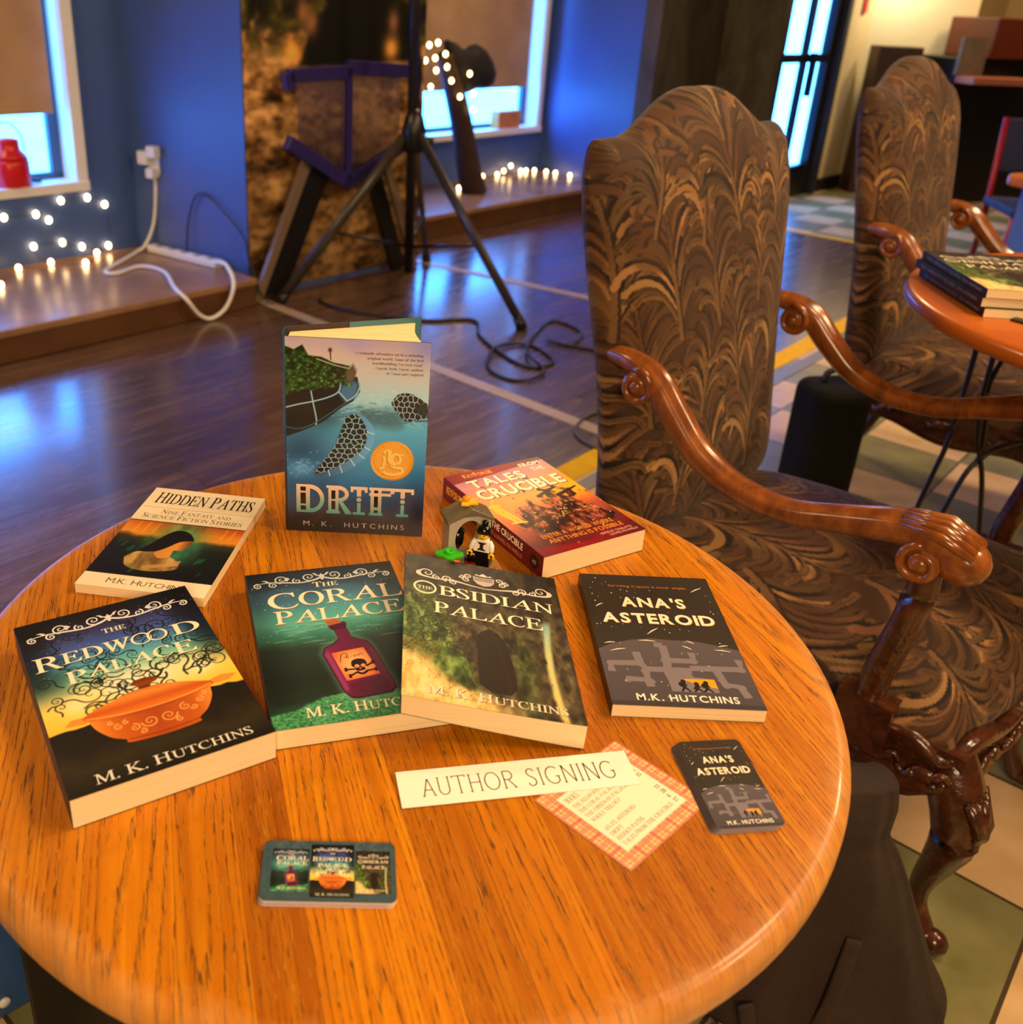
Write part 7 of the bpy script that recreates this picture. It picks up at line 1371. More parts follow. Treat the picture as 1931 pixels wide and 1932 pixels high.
# ------------------------------------------------------------------ books
g = NT('book_pages', 0.75)
oz = g.xyz(g.obj)
ln = g.noise(g.comb(g.math('MULTIPLY', oz[0], 6.0), g.math('MULTIPLY', oz[1], 6.0), g.math('MULTIPLY', oz[2], 2600.0)), 1.0, 2)
g.col(g.ramp(ln, [(0.3, rgb(226, 200, 150)), (0.65, rgb(246, 226, 182))]))
M_PAGES = g.m
def quad(p): return [tuple(x) for x in p]
def paperback(label, W, H, T, paint, loc, rz, spine_col, px=0.5, deform=None, spine_art=None, group='books laid out on the round table', edge_col=None, spine_bands=None):
    """W, H, T in millimetres; origin = lower spine corner on whatever carries it; +x to the fore edge, +y to the head"""
    root = thing('book', label, 'book', loc, rz, group)
    R = Ras(W, H, px); A = Art(W, H); paint(R, A, W, H)
    D = deform or (lambda v: v)
    place = lambda v: D(np.stack([v[:, 0], v[:, 1], T + v[:, 2]], 1)) / 1000.0
    # spine and back cover belong to the same wrap
    ex = []
    def face(pts, c):
        n = 24; a = np.array(pts, float)
        t = np.linspace(0, 1, n)[:, None]
        e0 = a[0] + (a[1] - a[0]) * t; e1 = a[3] + (a[2] - a[3]) * t
        v = D(np.vstack([e0, e1])) / 1000.0
        ex.append((v, [(i, i + 1, n + i + 1, n + i) for i in range(n - 1)], c))
    r = min(1.2, T * 0.15)
    face([(-0.35, 0, T - r), (-0.35, H, T - r), (0, H, T), (0, 0, T)], spine_col)
    if spine_bands:
        for y0, y1, c in spine_bands: face([(-0.35, y0 * H, r), (-0.35, y1 * H, r), (-0.35, y1 * H, T - r), (-0.35, y0 * H, T - r)], c)
    else: face([(-0.35, 0, r), (-0.35, H, r), (-0.35, H, T - r), (-0.35, 0, T - r)], spine_col)
    face([(0, 0, 0.02), (0, H, 0.02), (-0.35, H, r), (-0.35, 0, r)], spine_col)
    face([(0, 0, 0.02), (W, 0, 0.02), (W, H, 0.02), (0, H, 0.02)], spine_col)
    ec = edge_col if edge_col is not None else S(70, 62, 54)
    for a, b in (((0, 0), (W, 0)), ((W, 0), (W, H)), ((W, H), (0, H))):   # cut edge of the card cover, top and bottom
        face([(*a, T - 0.35), (*b, T - 0.35), (*b, T), (*a, T)], ec); face([(*a, 0.02), (*b, 0.02), (*b, 0.35), (*a, 0.35)], ec)
    if spine_art:
        SA = Art(H, T); spine_art(SA, H, T)
        if SA.v:
            v = np.array(SA.v); v = D(np.stack([-0.36 - v[:, 2], H - v[:, 0], v[:, 1]], 1)) / 1000.0
            ex.append((v, SA.f, np.array(SA.c)))
    print_mesh('cover', R, A, M_PRINT, root, place, ex)
    # page block
    nx, ny = 40, 3
    xs = np.linspace(0.2, W - 0.4, nx); vv = []; ff = []
    ring = [(0.3, 0.4), (H - 0.3, 0.4), (H - 0.3, T - 0.4), (0.3, T - 0.4)]
    for x in xs:
        for y, z in ring: vv.append((x, y, z))
    for i in range(nx - 1):
        for k in range(4): a, b = i * 4 + k, i * 4 + (k + 1) % 4; ff.append((a, b, b + 4, a + 4))
    ff += [(3, 2, 1, 0), tuple(range((nx - 1) * 4, nx * 4))]
    mb = MB(); mb.add([tuple(p) for p in D(np.array(vv)) / 1000.0], ff); mb.build('page_block', M_PAGES, root)
    return root
TB = TZ + 0.0003
paperback('thick paperback with a terracotta pot on a yellow and night-blue cover, at the table\'s left', 146.3, 216.3, 25.4, cover_redwood, (-0.2223, 0.4739, TB), 0.5446, S(22, 20, 30))
paperback('teal paperback with a purple poison bottle on its cover, partly under the green forest book', 140, 218, 18.5, cover_coral, (-0.1005, 0.5570, TB), 0.2786, S(28, 34, 40))
def obs_bend(v):
    v = np.array(v, float); x = v[:, 0] / 142.0
    v[:, 2] = v[:, 2] * (0.78 + 0.22 * np.clip(x, 0, 1)) + 0.5 + 26.0 * (1 - x) ** 1.12
    v[:, 1] -= (v[:, 2] - 12) * 0.10; v[:, 0] -= 0.045 * v[:, 1]
    return v
def obs_spine(A, L, T):
    A.text('THE OBSIDIAN PALACE', 0.12 * L, 0.62 * L, T * 0.32, T * 0.36, S(226, 214, 200)); A.text('HUTCHINS', 0.70 * L, 0.92 * L, T * 0.36, T * 0.28, S(226, 214, 200))
paperback('green and dark forest-cover paperback with a black stone, propped on the teal book', 142, 205, 25.0, cover_obsidian, (-0.0065, 0.576, TB - 0.0003), math.radians(-1.4), S(38, 42, 52), deform=obs_bend, spine_art=obs_spine)
paperback('thin dark-grey paperback with a maze of tunnels and tiny walkers, at the table\'s right', 124.7, 195, 12.0, cover_ana, (0.1626, 0.6138, TB), 0.0074, S(40, 34, 30), edge_col=S(190, 160, 120))
paperback('slim cream-bordered paperback with a hooded figure pictured, back left of the table', 125, 199.6, 10.0, cover_hidden, (-0.3179, 0.7532, TB), -0.1185, S(246, 226, 190), edge_col=S(246, 226, 190))
def tal_spine(A, L, T):
    A.text('KEYFORGE', 0.04 * L, 0.20 * L, T * 0.36, T * 0.34, S(246, 186, 52), 'sans', 0.015)
    A.text('TALES FROM THE CRUCIBLE', 0.24 * L, 0.82 * L, T * 0.56, T * 0.28, S(255, 240, 220), 'sans', 0.03)
    A.text('CHARLOTTE LLEWELYN-WELLS', 0.36 * L, 0.82 * L, T * 0.20, T * 0.17, S(226, 150, 130), 'sans', 0.0)
    A.disc(0.925 * L, T * 0.5, T * 0.30, S(40, 20, 22)); A.text('ACO', 0.908 * L, 0.942 * L, T * 0.42, T * 0.16, S(220, 200, 190), 'sans', 0.0)
paperback('red-banded fantasy battle paperback with big pale lettering, at the table\'s back right', 131.2, 193.2, 26.0, cover_tales, (0.1255, 0.8128, TB), 0.5342, S(104, 22, 28), spine_art=tal_spine)

# ---- hardcover standing on its tail, boards fanned open
def hardcover():
    W, H = 142.7, 216.0
    root = thing('book', 'blue-green hardcover standing upright with a sea turtle and round gold seal', 'book', (-0.1379, 0.8880, TB), math.radians(-0.4), 'books laid out on the round table')
    R = Ras(W, H, 0.45); A = Art(W, H); cover_drift(R, A, W, H)
    place = lambda v: np.stack([v[:, 0], -v[:, 2] - 0.0 * v[:, 1], v[:, 1]], 1) / 1000.0
    ex = []
    def strip2(path, c0, c1, z0=0.0, z1=H):
        n = len(path); v = np.array([(x, y, z0) for x, y in path] + [(x, y, z1) for x, y in path]) / 1000.0
        ex.append((v, [(i, i + 1, n + i + 1, n + i) for i in range(n - 1)], np.array([c0] * n + [c1] * n)))
    # rounded spine of the jacket, then the rear panel
    back0, back1 = np.array((-4.0, 31.0)), np.array((129.0, 84.0))
    arc = [(-2.0 - 2.0 * a - 2.0 * math.sin(a * math.pi), 0 + 31.0 * a) for a in np.linspace(0, 1, 9)]
    sp = [(0, 0), (-1, 0.2)] + arc + [tuple(back0)]
    dk, sk = S(14, 24, 34), S(60, 100, 120)
    strip2(sp, dk, sk)
    strip2([tuple(back0), tuple(back1)], S(30, 40, 50), S(90, 110, 120))
    strip2([(W, 0), (W, 2.6)], S(40, 50, 60), S(226, 220, 220))
    print_mesh('dust_jacket', R, A, mat_attr('glossy_jacket', 0.2, 0.5, coat=0.3), root, place, ex)
    board = mat('cover_board', rgb(64, 40, 34), 0.6, var=0.1)
    mb = MB(); mb.prism([(0.0008, 0.0004), (W / 1000 - 0.0004, 0.0004), (W / 1000 - 0.0004, 0.0028), (0.0008, 0.0028)], 0.0, H / 1000 - 0.0004)
    u = (back1 - back0) / np.linalg.norm(back1 - back0); nrm = np.array((u[1], -u[0]))
    q = [back0 + u * 0.5 - nrm * 0.3, back1 - nrm * 0.3, back1 + nrm * 2.4, back0 + u * 0.5 + nrm * 2.4]
    mb.prism([tuple(p / 1000) for p in q], 0.0, H / 1000 - 0.0004); mb.build('cover_board', board, root)
    a0 = back0 + (back1 - back0) * 0.46
    fl = [a0 + nrm * 2.6, back1 + nrm * 2.6 + u * 0.6, back1 + nrm * 3.3 + u * 0.6, a0 + nrm * 3.3]
    mb = MB(); mb.prism([tuple(p / 1000) for p in fl], 0.001, H / 1000 + 0.0006)
    fl2 = [back1 - nrm * 0.5 + u * 0.1, back1 - nrm * 0.5 + u * 0.8, back1 + nrm * 3.3 + u * 0.8, back1 + nrm * 3.3 + u * 0.1]
    mb.prism([tuple(p / 1000) for p in fl2], 0.001, H / 1000 + 0.0006)
    tag(mb.build('jacket_flap', mat('teal_jacket_flap', rgb(70, 116, 128), 0.3, var=0.05), root), 'teal jacket flap')
    # page block fanned into a wedge; a thin gap part-way through
    def block(f0, f1):
        s0 = np.array((1.0, 3.6)); s1 = back0 + u * 4 + nrm * 3.2
        e0 = np.array((W - 4.5, 3.2)); e1 = back1 - u * 6 + nrm * 3.4
        ins = lambda f: s0 + (s1 - s0) * f
        out = lambda f: e0 + (e1 - e0) * f + np.array((-5.0, 0)) * math.sin(math.pi * f)
        pts = [ins(f0)] + [out(f) for f in np.linspace(f0, f1, 10)] + [ins(f1)]
        mb.prism([tuple(p / 1000) for p in pts], 0.003, H / 1000 - 0.005)
    mb = MB(); block(0.0, 0.52); block(0.535, 1.0)
    g = NT('upright_pages', 0.75)
    o = g.xyz(g.obj); ln = g.noise(g.comb(g.math('MULTIPLY', o[0], 60.0), g.math('MULTIPLY', o[1], 1400.0), o[2]), 1.0, 2)
    g.col(g.ramp(ln, [(0.3, rgb(238, 214, 150)), (0.65, rgb(250, 234, 180))]))
    mb.build('page_block', g.m, root)
hardcover()

# ------------------------------------------------------------------ flat paper things
def flat_card(name, label, cat, corners, T, paint, W, H, px, parent=None, group=None, rad=0.0, thick=None, z=0.0, edge=S(230, 220, 210)):
    """corners: world (x, y) of lower-left, lower-right, upper-left"""
    ll, lr, ul = [Vector((*c, 0)) for c in corners]
    ex_ = (lr - ll); ey_ = (ul - ll)
    root = thing(name, label, cat, (ll.x, ll.y, TB + z), math.atan2(ex_.y, ex_.x), group)
    sx, sy = ex_.length / W, ey_.length / H
    ca = math.atan2(ey_.y, ey_.x) - math.atan2(ex_.y, ex_.x); kx, ky = math.cos(ca), math.sin(ca)
    R = Ras(W, H, px); A = Art(W, H); paint(R, A, W, H)
    def place(v):
        x, y = v[:, 0].copy(), v[:, 1].copy()
        if rad:                                                  # draw the face in to its rounded corners
            for cx, cy, qx, qy in ((rad, rad, -1, -1), (W - rad, rad, 1, -1), (rad, H - rad, -1, 1), (W - rad, H - rad, 1, 1)):
                m = ((x - cx) * qx > 0) & ((y - cy) * qy > 0); d = np.hypot(x - cx, y - cy); k = m & (d > rad)
                x = np.where(k, cx + (x - cx) * rad / np.maximum(d, 1e-6), x); y = np.where(k, cy + (y - cy) * rad / np.maximum(d, 1e-6), y)
        X = x * sx + y * sy * kx; Y = y * sy * ky
        return np.stack([X, Y, T + 0.00006 + v[:, 2] / 1000.0], 1)
    print_mesh('printed_face', R, A, M_MATTE if not rad else M_PRINT, root, place)
    o = rrect(0, 0, W, H, rad, 6) if rad else [(0, 0), (W, 0), (W, H), (0, H)]
    pts = [(a * sx + b * sy * kx, b * sy * ky) for a, b in o]
    mb = MB(); mb.prism(pts, 0.0, T)
    mb.build('card_stock', mat('card_edge', rgb(*(edge * 255)), 0.6, var=0.03), root)
    return root
def thin_caps(A, txt, x0, x1, y, h, col, wt):
    """light serif capitals drawn as single strokes"""
    el = lambda cx, cy, rx, ry, a0, a1, n=18: [(cx + rx * math.cos(a), cy + ry * math.sin(a)) for a in np.radians(np.linspace(a0, a1, n))]
    G = {'A': (0.74, [[(0.05, 0), (0.37, 1)], [(0.37, 1), (0.69, 0)], [(0.15, 0.34), (0.59, 0.34)]], [0.05, 0.69], []),
         'U': (0.78, [[(0.1, 1), (0.1, 0.3)] + el(0.39, 0.3, 0.29, 0.3, 180, 360) + [(0.68, 1)]], [], [0.1, 0.68]),
         'T': (0.76, [[(0.0, 1), (0.76, 1)], [(0.38, 1), (0.38, 0)], [(0, 1), (0, 0.9)], [(0.76, 1), (0.76, 0.9)]], [0.38], []),
         'H': (0.78, [[(0.1, 0), (0.1, 1)], [(0.68, 0), (0.68, 1)], [(0.1, 0.52), (0.68, 0.52)]], [0.1, 0.68], [0.1, 0.68]),
         'O': (0.92, [el(0.46, 0.5, 0.42, 0.5, 0, 360, 34)], [], []),
         'R': (0.72, [[(0.1, 0), (0.1, 1)], [(0.1, 1), (0.36, 1)] + el(0.36, 0.75, 0.25, 0.25, 90, -90) + [(0.1, 0.5)], [(0.34, 0.5), (0.68, 0)]], [0.1, 0.66], []),
         'S': (0.58, [spline([(0.5, 0.84), (0.42, 0.96), (0.28, 1), (0.12, 0.92), (0.08, 0.74), (0.2, 0.58), (0.38, 0.46), (0.5, 0.3), (0.46, 0.1), (0.28, 0), (0.12, 0.04), (0.05, 0.18)], 5)], [], []),
         'I': (0.26, [[(0.13, 0), (0.13, 1)]], [0.13], [0.13]),
         'G': (0.86, [el(0.46, 0.5, 0.42, 0.5, 48, 318, 30) + [(0.76, 0.42)], [(0.6, 0.42), (0.84, 0.42)]], [], []),
         'N': (0.82, [[(0.1, 0), (0.1, 1)], [(0.1, 1), (0.72, 0)], [(0.72, 0), (0.72, 1)]], [0.1], [0.1, 0.72]), ' ': (0.42, [], [], [])}
    tot = sum(G[c][0] + 0.14 for c in txt) - 0.14; sx = (x1 - x0) / tot; x = x0
    for c in txt:
        adv, st, lo, hi = G[c]
        for q in st: A.stroke([(x + sx * a, y + h * b) for a, b in q], wt, col)
        for q, yy in [(q, 0) for q in lo] + [(q, 1) for q in hi]: A.stroke([(x + sx * (q - 0.09), y + h * yy), (x + sx * (q + 0.09), y + h * yy)], wt * 0.8, col)
        x += sx * (adv + 0.14)
def paint_sign(R, A, W, H):
    R.C[:] = S(255, 246, 232); thin_caps(A, 'AUTHOR SIGNING', 0.095 * W, 0.92 * W, 0.25 * H, 0.48 * H, S(24, 22, 20), 0.42)
def paint_price(R, A, W, H):
    n = fbm(R.U * 60, R.V * 60, 3, 2)
    R.C[:] = S(240, 196, 140)
    for k in range(-2, 24):
        for sg in (0, 1):
            p = k / 20; wd = (1.6, 0.5, 2.4, 0.4)[k % 4]; c = (S(222, 84, 78), S(190, 110, 40), S(236, 128, 104), S(150, 96, 40))[k % 4]
            q = [(p * W, -2), (p * W, H + 2)] if sg else [(-2, p * H), (W + 2, p * H)]
            R.stroke(q, wd * 0.85, c, 0.62)
    R.C *= (0.9 + 0.2 * n)[..., None]
    R.poly([(0.125 * W, 0.135 * H), (0.875 * W, 0.135 * H), (0.875 * W, 0.875 * H), (0.125 * W, 0.875 * H)], S(252, 240, 212))
    k = S(84, 72, 56)
    def row(t, y, pr=None, h=0.040):
        A.text(t, 0.165 * W, 0.165 * W + len(t) * 0.026 * W, y * H, h * H, k)
        if pr: A.text(pr, 0.80 * W, 0.80 * W + 0.022 * W * len(pr), y * H, h * H, k)
    row('BOOKS', 0.775, None, 0.06)
    for t, y, pr in (('THE REDWOOD PALACE', 0.70, '17'), ('THE CORAL PALACE', 0.635, '15'), ('THE OBSIDIAN PALACE', 0.57, '15'), ('WHOLE TRILOGY', 0.505, None), ("ANA'S ASTEROID", 0.375, '13'), ('DRIFT', 0.31, '20'), ('HIDDEN PATHS', 0.245, '6'), ('TALES FROM THE CRUCIBLE', 0.18, '17')): row(t, y, pr)
flat_card('price_list', 'square price list with red and yellow plaid border, partly under the author signing strip', 'paper', ((0.1514, 0.4607), (0.2198, 0.5267), (0.0925, 0.5194)), 0.0003, paint_price, 92, 86, 0.35)
flat_card('sign_strip', 'narrow white paper strip with thin capital lettering, overlapping the plaid price list', 'sign', ((-0.0018, 0.5051), (0.1724, 0.5394), (-0.0082, 0.5395)), 0.0004, paint_sign, 178, 35, 0.8, z=0.0006)
# ---- rounded promo cards, a fanned stack and a second neat stack
def card_stack(specs, name, paint, corners, W, H, px, rad, grp, edge):
    for k, (dx, dy, lab) in enumerate(specs):
        c = [(x + dx, y + dy) for x, y in corners]
        z = k * 0.00085
        if k == len(specs) - 1: flat_card(name, lab, 'card', c, 0.0008, paint, W, H, px, None, grp, rad, z=z, edge=edge)
        else:
            pl = lambda R, A, W_, H_: R.C.__setitem__(slice(None), S(52, 46, 44))
            flat_card(name, lab, 'card', c, 0.0008, pl, W, H, 3.0, None, grp, rad, z=z, edge=edge)
AC = ((0.2178, 0.4962), (0.2678, 0.5030), (0.2075, 0.5822))
card_stack([(-0.0045 + 0.0011 * k, -0.0012 + 0.0003 * k, 'rounded dark card under the small maze card in its fanned stack') for k in range(4)] + [(0, 0, 'small rounded dark card with a maze and walkers, topmost of its fanned stack')],
           'promo_card', cover_ana, AC, 50, 86, 0.3, 4.5, 'fanned dark promo cards', S(150, 140, 150))
def paint_trilogy(R, A, W, H):
    R.C[:] = S(62, 84, 92) + (fbm(R.U * 30, R.V * 16, 2) - 0.5)[..., None] * 0.08
    for k in range(5):
        for x in (0.14, 0.26, 0.72, 0.84): R.stroke(spiral(x * W + k * 1.3, 0.9 * H, 4.5, 20 + 40 * k, 0.5, 14, 0.3), 0.2, S(104, 124, 128), 0.5)
    for fn, x0, y0, w_, h_ in ((cover_coral, 0.075, 0.16, 24.0, 33.0), (cover_obsidian, 0.70, 0.15, 22.5, 33.0), (cover_redwood, 0.365, 0.075, 28.0, 41.0)):
        r = Ras(w_, h_, 0.22); a = Art(w_, h_); fn(r, a, w_, h_)
        xi = np.clip(((R.X - x0 * W) / w_ * (r.nx - 1)).round().astype(int), -1, r.nx); yi = np.clip(((R.Y - y0 * H) / h_ * (r.ny - 1)).round().astype(int), -1, r.ny)
        m = (xi >= 0) & (xi < r.nx) & (yi >= 0) & (yi < r.ny)
        R.C[m] = r.C[yi[m], xi[m]]
        zb = A.z; n = len(A.v)
        A.v += [(p[0] + x0 * W, p[1] + y0 * H, p[2] * 0.5 + zb) for p in a.v]; A.f += [tuple(i + n for i in q) for q in a.f]; A.c += a.c
TCN = ((-0.0888, 0.4216), (-0.0018, 0.4243), (-0.0925, 0.4693))
card_stack([(-0.0008 + 0.0004 * k, -0.0010 + 0.0004 * k, 'rounded slate card beneath the three-cover card at the table front') for k in range(3)] + [(0, 0, 'rounded slate-blue card showing three small book covers, topmost at the table front')],
           'promo_card', paint_trilogy, TCN, 87.5, 47.5, 0.22, 5.0, 'slate promo cards', S(226, 210, 214))
# ------------------------------------------------------------------ little brick-built scene between the hardcover and the fantasy paperback
M_LGREY = mat('light_grey_brick', rgb(176, 168, 156), 0.3, var=0.02)
M_DGREY = mat('olive_grey_brick', rgb(110, 100, 78), 0.3, var=0.02)
M_BLKB = mat('black_brick', rgb(10, 10, 10), 0.2)
M_YELB = mat('yellow_brick', rgb(246, 196, 30), 0.25)
M_TANB = mat('tan_brick', rgb(176, 128, 66), 0.35, var=0.05)
ar = thing('toy_arch', 'tiny grey toy archway with a peaked roof, beside the fantasy battle paperback', 'toy', (0.0495, 0.8505, TB), math.radians(16), None, 0.80)
def arch_ring(out, inn, y0, y1, m, name, par):
    n = len(out); v = [(x, y, z) for y in (y0, y1) for x, z in out] + [(x, y, z) for y in (y0, y1) for x, z in inn]; f = []
    for i in range(n - 1):
        f += [(i, i + 1, 2 * n + i + 1, 2 * n + i), (n + i + 1, n + i, 3 * n + i, 3 * n + i + 1), (i + 1, i, n + i, n + i + 1), (2 * n + i, 2 * n + i + 1, 3 * n + i + 1, 3 * n + i)]
    f += [(0, 2 * n, 3 * n, n), (n - 1, 2 * n - 1, 4 * n - 1, 3 * n - 1)]
    mb = MB(); mb.add(v, f); return mb.build(name, m, par, 0.0006)
N_ = 24; ang = np.linspace(math.radians(-62), math.radians(242), N_)
inn = [(0.0185 * math.cos(a), 0.034 + 0.026 * math.sin(a)) for a in ang]; out = []
for a in ang:
    c, s_ = math.cos(a), math.sin(a); k = min(0.0275 / max(abs(c), 1e-6), (0.031 if s_ > 0 else 0.034) / max(abs(s_), 1e-6)); out.append((k * c, 0.034 + k * s_))
out = [(x, max(0.0012, z)) for x, z in out]
arch_ring(out, inn, -0.014, 0.014, M_LGREY, 'arch_wall', ar)
mb = MB(); mb.add([(-0.031, -0.017, 0.058), (0.0, -0.017, 0.071), (0.031, -0.017, 0.058), (0.031, -0.017, 0.062), (0.0, -0.017, 0.078), (-0.031, -0.017, 0.062), (-0.031, 0.017, 0.058), (0.0, 0.017, 0.071), (0.031, 0.017, 0.058), (0.031, 0.017, 0.062), (0.0, 0.017, 0.078), (-0.031, 0.017, 0.062)],
             [(0, 1, 4, 5), (1, 2, 3, 4), (11, 10, 7, 6), (10, 9, 8, 7), (5, 4, 10, 11), (4, 3, 9, 10), (0, 6, 7, 1), (1, 7, 8, 2), (0, 5, 11, 6), (2, 8, 9, 3)])
mb.build('roof', M_DGREY, ar, 0.0005)
mb = MB(); mb.prism([(x * 0.012, y * 0.012) for x, y in ((-1, -0.6), (-0.4, -0.8), (0.2, -0.6), (0.9, -0.7), (0.6, -0.1), (1.1, 0.2), (0.5, 0.5), (0.1, 0.9), (-0.4, 0.6), (-0.9, 0.6), (-0.7, 0.0))], 0.078, 0.082); mb.build('yellow_leaf', M_YELB, ar, 0.0008)
mb = MB(); mb.ball((-0.003, 0.0, 0.085), 0.0048, 14, 0, (1.2, 1, 0.8)); mb.build('orange_bloom', mat('orange_brick', rgb(246, 150, 20), 0.25), ar)
mb = MB(); mb.box(-0.030, 0.030, -0.016, 0.016, 0.0, 0.0035); mb.build('floor_plate', M_DGREY, ar, 0.0004)
mb = MB(); mb.lathe([(0.001, 0.020), (0.004, 0.020), (0.0075, 0.026), (0.0085, 0.034), (0.0078, 0.036), (0.009, 0.044), (0.0082, 0.044), (0.006, 0.036), (0.001, 0.034)], 20, 0, Matrix.Translation((-0.010, 0.004, -0.006))); mb.box(-0.012, -0.008, 0.002, 0.006, 0.0035, 0.016); mb.build('black_kettle', M_BLKB, ar)
mb = MB(); mb.box(-0.006, 0.012, -0.030, -0.016, 0.0, 0.010); mb.ball((0.004, -0.022, 0.016), 0.009, 16); mb.build('black_pot', M_BLKB, ar, 0.0006)
mb = MB(); mb.box(-0.010, 0.003, -0.036, -0.026, 0.002, 0.010); mb.build('red_brick', mat('dark_red_brick', rgb(150, 20, 12), 0.25), ar, 0.001)
mb = MB(); mb.prism(rrect(-0.020, -0.048, 0.036, -0.014, 0.004), 0.0, 0.0032)
for x in (-0.012, -0.004, 0.028):
    mb.lathe([(0.0024, 0.0032), (0.0024, 0.0048), (0.001, 0.0049)], 14, 0, Matrix.Translation((x, -0.042, 0)))
mb.build('base_plate', M_TANB, ar)
pk = thing('toy_pumpkin', 'tiny orange toy pumpkin with a bright green leaf cap in front of the toy arch', 'toy', (0.0325, 0.8225, TB))
mb = MB(); V = []
for i in range(9):
    ph = math.pi * i / 8
    for k in range(30):
        a = 2 * math.pi * k / 30; r = 0.0128 * (math.sin(ph) ** 0.7) * (1 - 0.07 * abs(math.cos(3 * a)) ** 3); V.append((r * math.cos(a), r * math.sin(a), 0.0085 - 0.0085 * math.cos(ph)))
mb.add(V, [(i * 30 + k, i * 30 + (k + 1) % 30, (i + 1) * 30 + (k + 1) % 30, (i + 1) * 30 + k) for i in range(8) for k in range(30)], 0, True)
mb.build('pumpkin_body', mat('orange_plastic', rgb(250, 110, 20), 0.2), pk)
mb = MB(); mb.prism([(0.0125 * math.cos(a) * (1 + 0.18 * math.cos(4 * a)), 0.0105 * math.sin(a) * (1 + 0.18 * math.cos(4 * a))) for a in np.linspace(0, 2 * math.pi, 32, endpoint=False)], 0.0168, 0.0205); mb.lathe([(0.0045, 0.0205), (0.0045, 0.0235), (0.0028, 0.0235), (0.0026, 0.021), (0.001, 0.021)], 18); mb.build('leaf_cap', mat('green_plastic', rgb(60, 200, 40), 0.22), pk, 0.0008)
fg = thing('toy_figure', 'tiny toy figure with black hair, white printed top and black skirt, before the toy arch', 'toy figure', (0.0655, 0.8315, TB + 0.0033), math.radians(-18))
mb = MB(); mb.add([(-0.0095, -0.008, 0), (0.0095, -0.008, 0), (0.0095, 0.009, 0), (-0.0095, 0.009, 0), (-0.0085, -0.0042, 0.0165), (0.0085, -0.0042, 0.0165), (0.0085, 0.0042, 0.0165), (-0.0085, 0.0042, 0.0165)], [(3, 2, 1, 0), (4, 5, 6, 7), (0, 1, 5, 4), (1, 2, 6, 5), (2, 3, 7, 6), (3, 0, 4, 7)]); mb.build('skirt', M_BLKB, fg, 0.0008)
M_WHB = mat('white_brick', rgb(240, 236, 228), 0.25)
mb = MB(); mb.add([(-0.0085, -0.0042, 0.0165), (0.0085, -0.0042, 0.0165), (0.0085, 0.0042, 0.0165), (-0.0085, 0.0042, 0.0165), (-0.006, -0.0038, 0.0295), (0.006, -0.0038, 0.0295), (0.006, 0.0038, 0.0295), (-0.006, 0.0038, 0.0295)], [(3, 2, 1, 0), (4, 5, 6, 7), (0, 1, 5, 4), (1, 2, 6, 5), (2, 3, 7, 6), (3, 0, 4, 7)]); torso = mb.build('torso', M_WHB, fg, 0.0006)
mb = MB()
for x0, x1, z0, z1 in ((-0.0042, 0.0042, 0.0262, 0.0274), (-0.003, 0.003, 0.0252, 0.0262), (-0.0018, 0.0018, 0.0205, 0.0252), (-0.003, 0.003, 0.0195, 0.0205), (-0.0042, 0.0042, 0.0183, 0.0195)):
    y = lambda z: -0.0042 + 0.0004 * (z - 0.0165) / 0.013 - 0.0003
    mb.add([(x0, y(z0), z0), (x1, y(z0), z0), (x1, y(z1), z1), (x0, y(z1), z1), (x0, y(z0) + 0.0006, z0), (x1, y(z0) + 0.0006, z0), (x1, y(z1) + 0.0006, z1), (x0, y(z1) + 0.0006, z1)], [(0, 1, 2, 3), (7, 6, 5, 4), (0, 4, 5, 1), (1, 5, 6, 2), (2, 6, 7, 3), (3, 7, 4, 0)])
mb.build('column_print', mat('dark_print', rgb(44, 28, 24), 0.4), torso)
for sx in (-1, 1):
    mb = MB(); mb.tube([(sx * 0.0065, 0, 0.0275), (sx * 0.0095, -0.001, 0.0235), (sx * 0.0110, -0.0045, 0.0185)], [0.0030, 0.0029, 0.0025], 12); arm_ = mb.build('arm', M_WHB, fg)
    mb = MB(); mb.tube([(sx * 0.0110, -0.0045, 0.0185), (sx * 0.0112, -0.0058, 0.0165)], 0.0014, 8)
    mb.tube([(sx * 0.0112 + 0.0026 * math.cos(a), -0.0062, 0.0145 + 0.0026 * math.sin(a)) for a in np.linspace(math.radians(-60), math.radians(240), 12)], 0.0011, 6); mb.build('hand', M_YELB, arm_)
mb = MB(); mb.lathe([(0.001, 0.0295), (0.0032, 0.0296), (0.0032, 0.0305), (0.0052, 0.0312), (0.0055, 0.033), (0.0055, 0.0375), (0.0048, 0.039), (0.001, 0.0393)], 22); head = mb.build('head', M_YELB, fg)
mb = MB(); mb.ball((-0.002, -0.0052, 0.0356), 0.0008, 8); mb.build('eye', M_BLKB, head)
mb = MB(); mb.ball((0.002, -0.0052, 0.0356), 0.0008, 8); mb.build('eye', M_BLKB, head)
mb = MB(); mb.tube([(-0.0018, -0.0053, 0.0332), (0, -0.0056, 0.0327), (0.0018, -0.0053, 0.0332)], 0.0003, 6); mb.build('mouth', M_BLKB, head)
mb = MB(); mb.ball((0, 0.0012, 0.0385), 0.0074, 18, 0, (1, 0.95, 0.85)); mb.ball((0, 0.0034, 0.0355), 0.0066, 16, 0, (1.05, 0.8, 1.15)); mb.ball((0.0005, 0.003, 0.0462), 0.0034, 14); mb.build('hair', M_BLKB, fg)

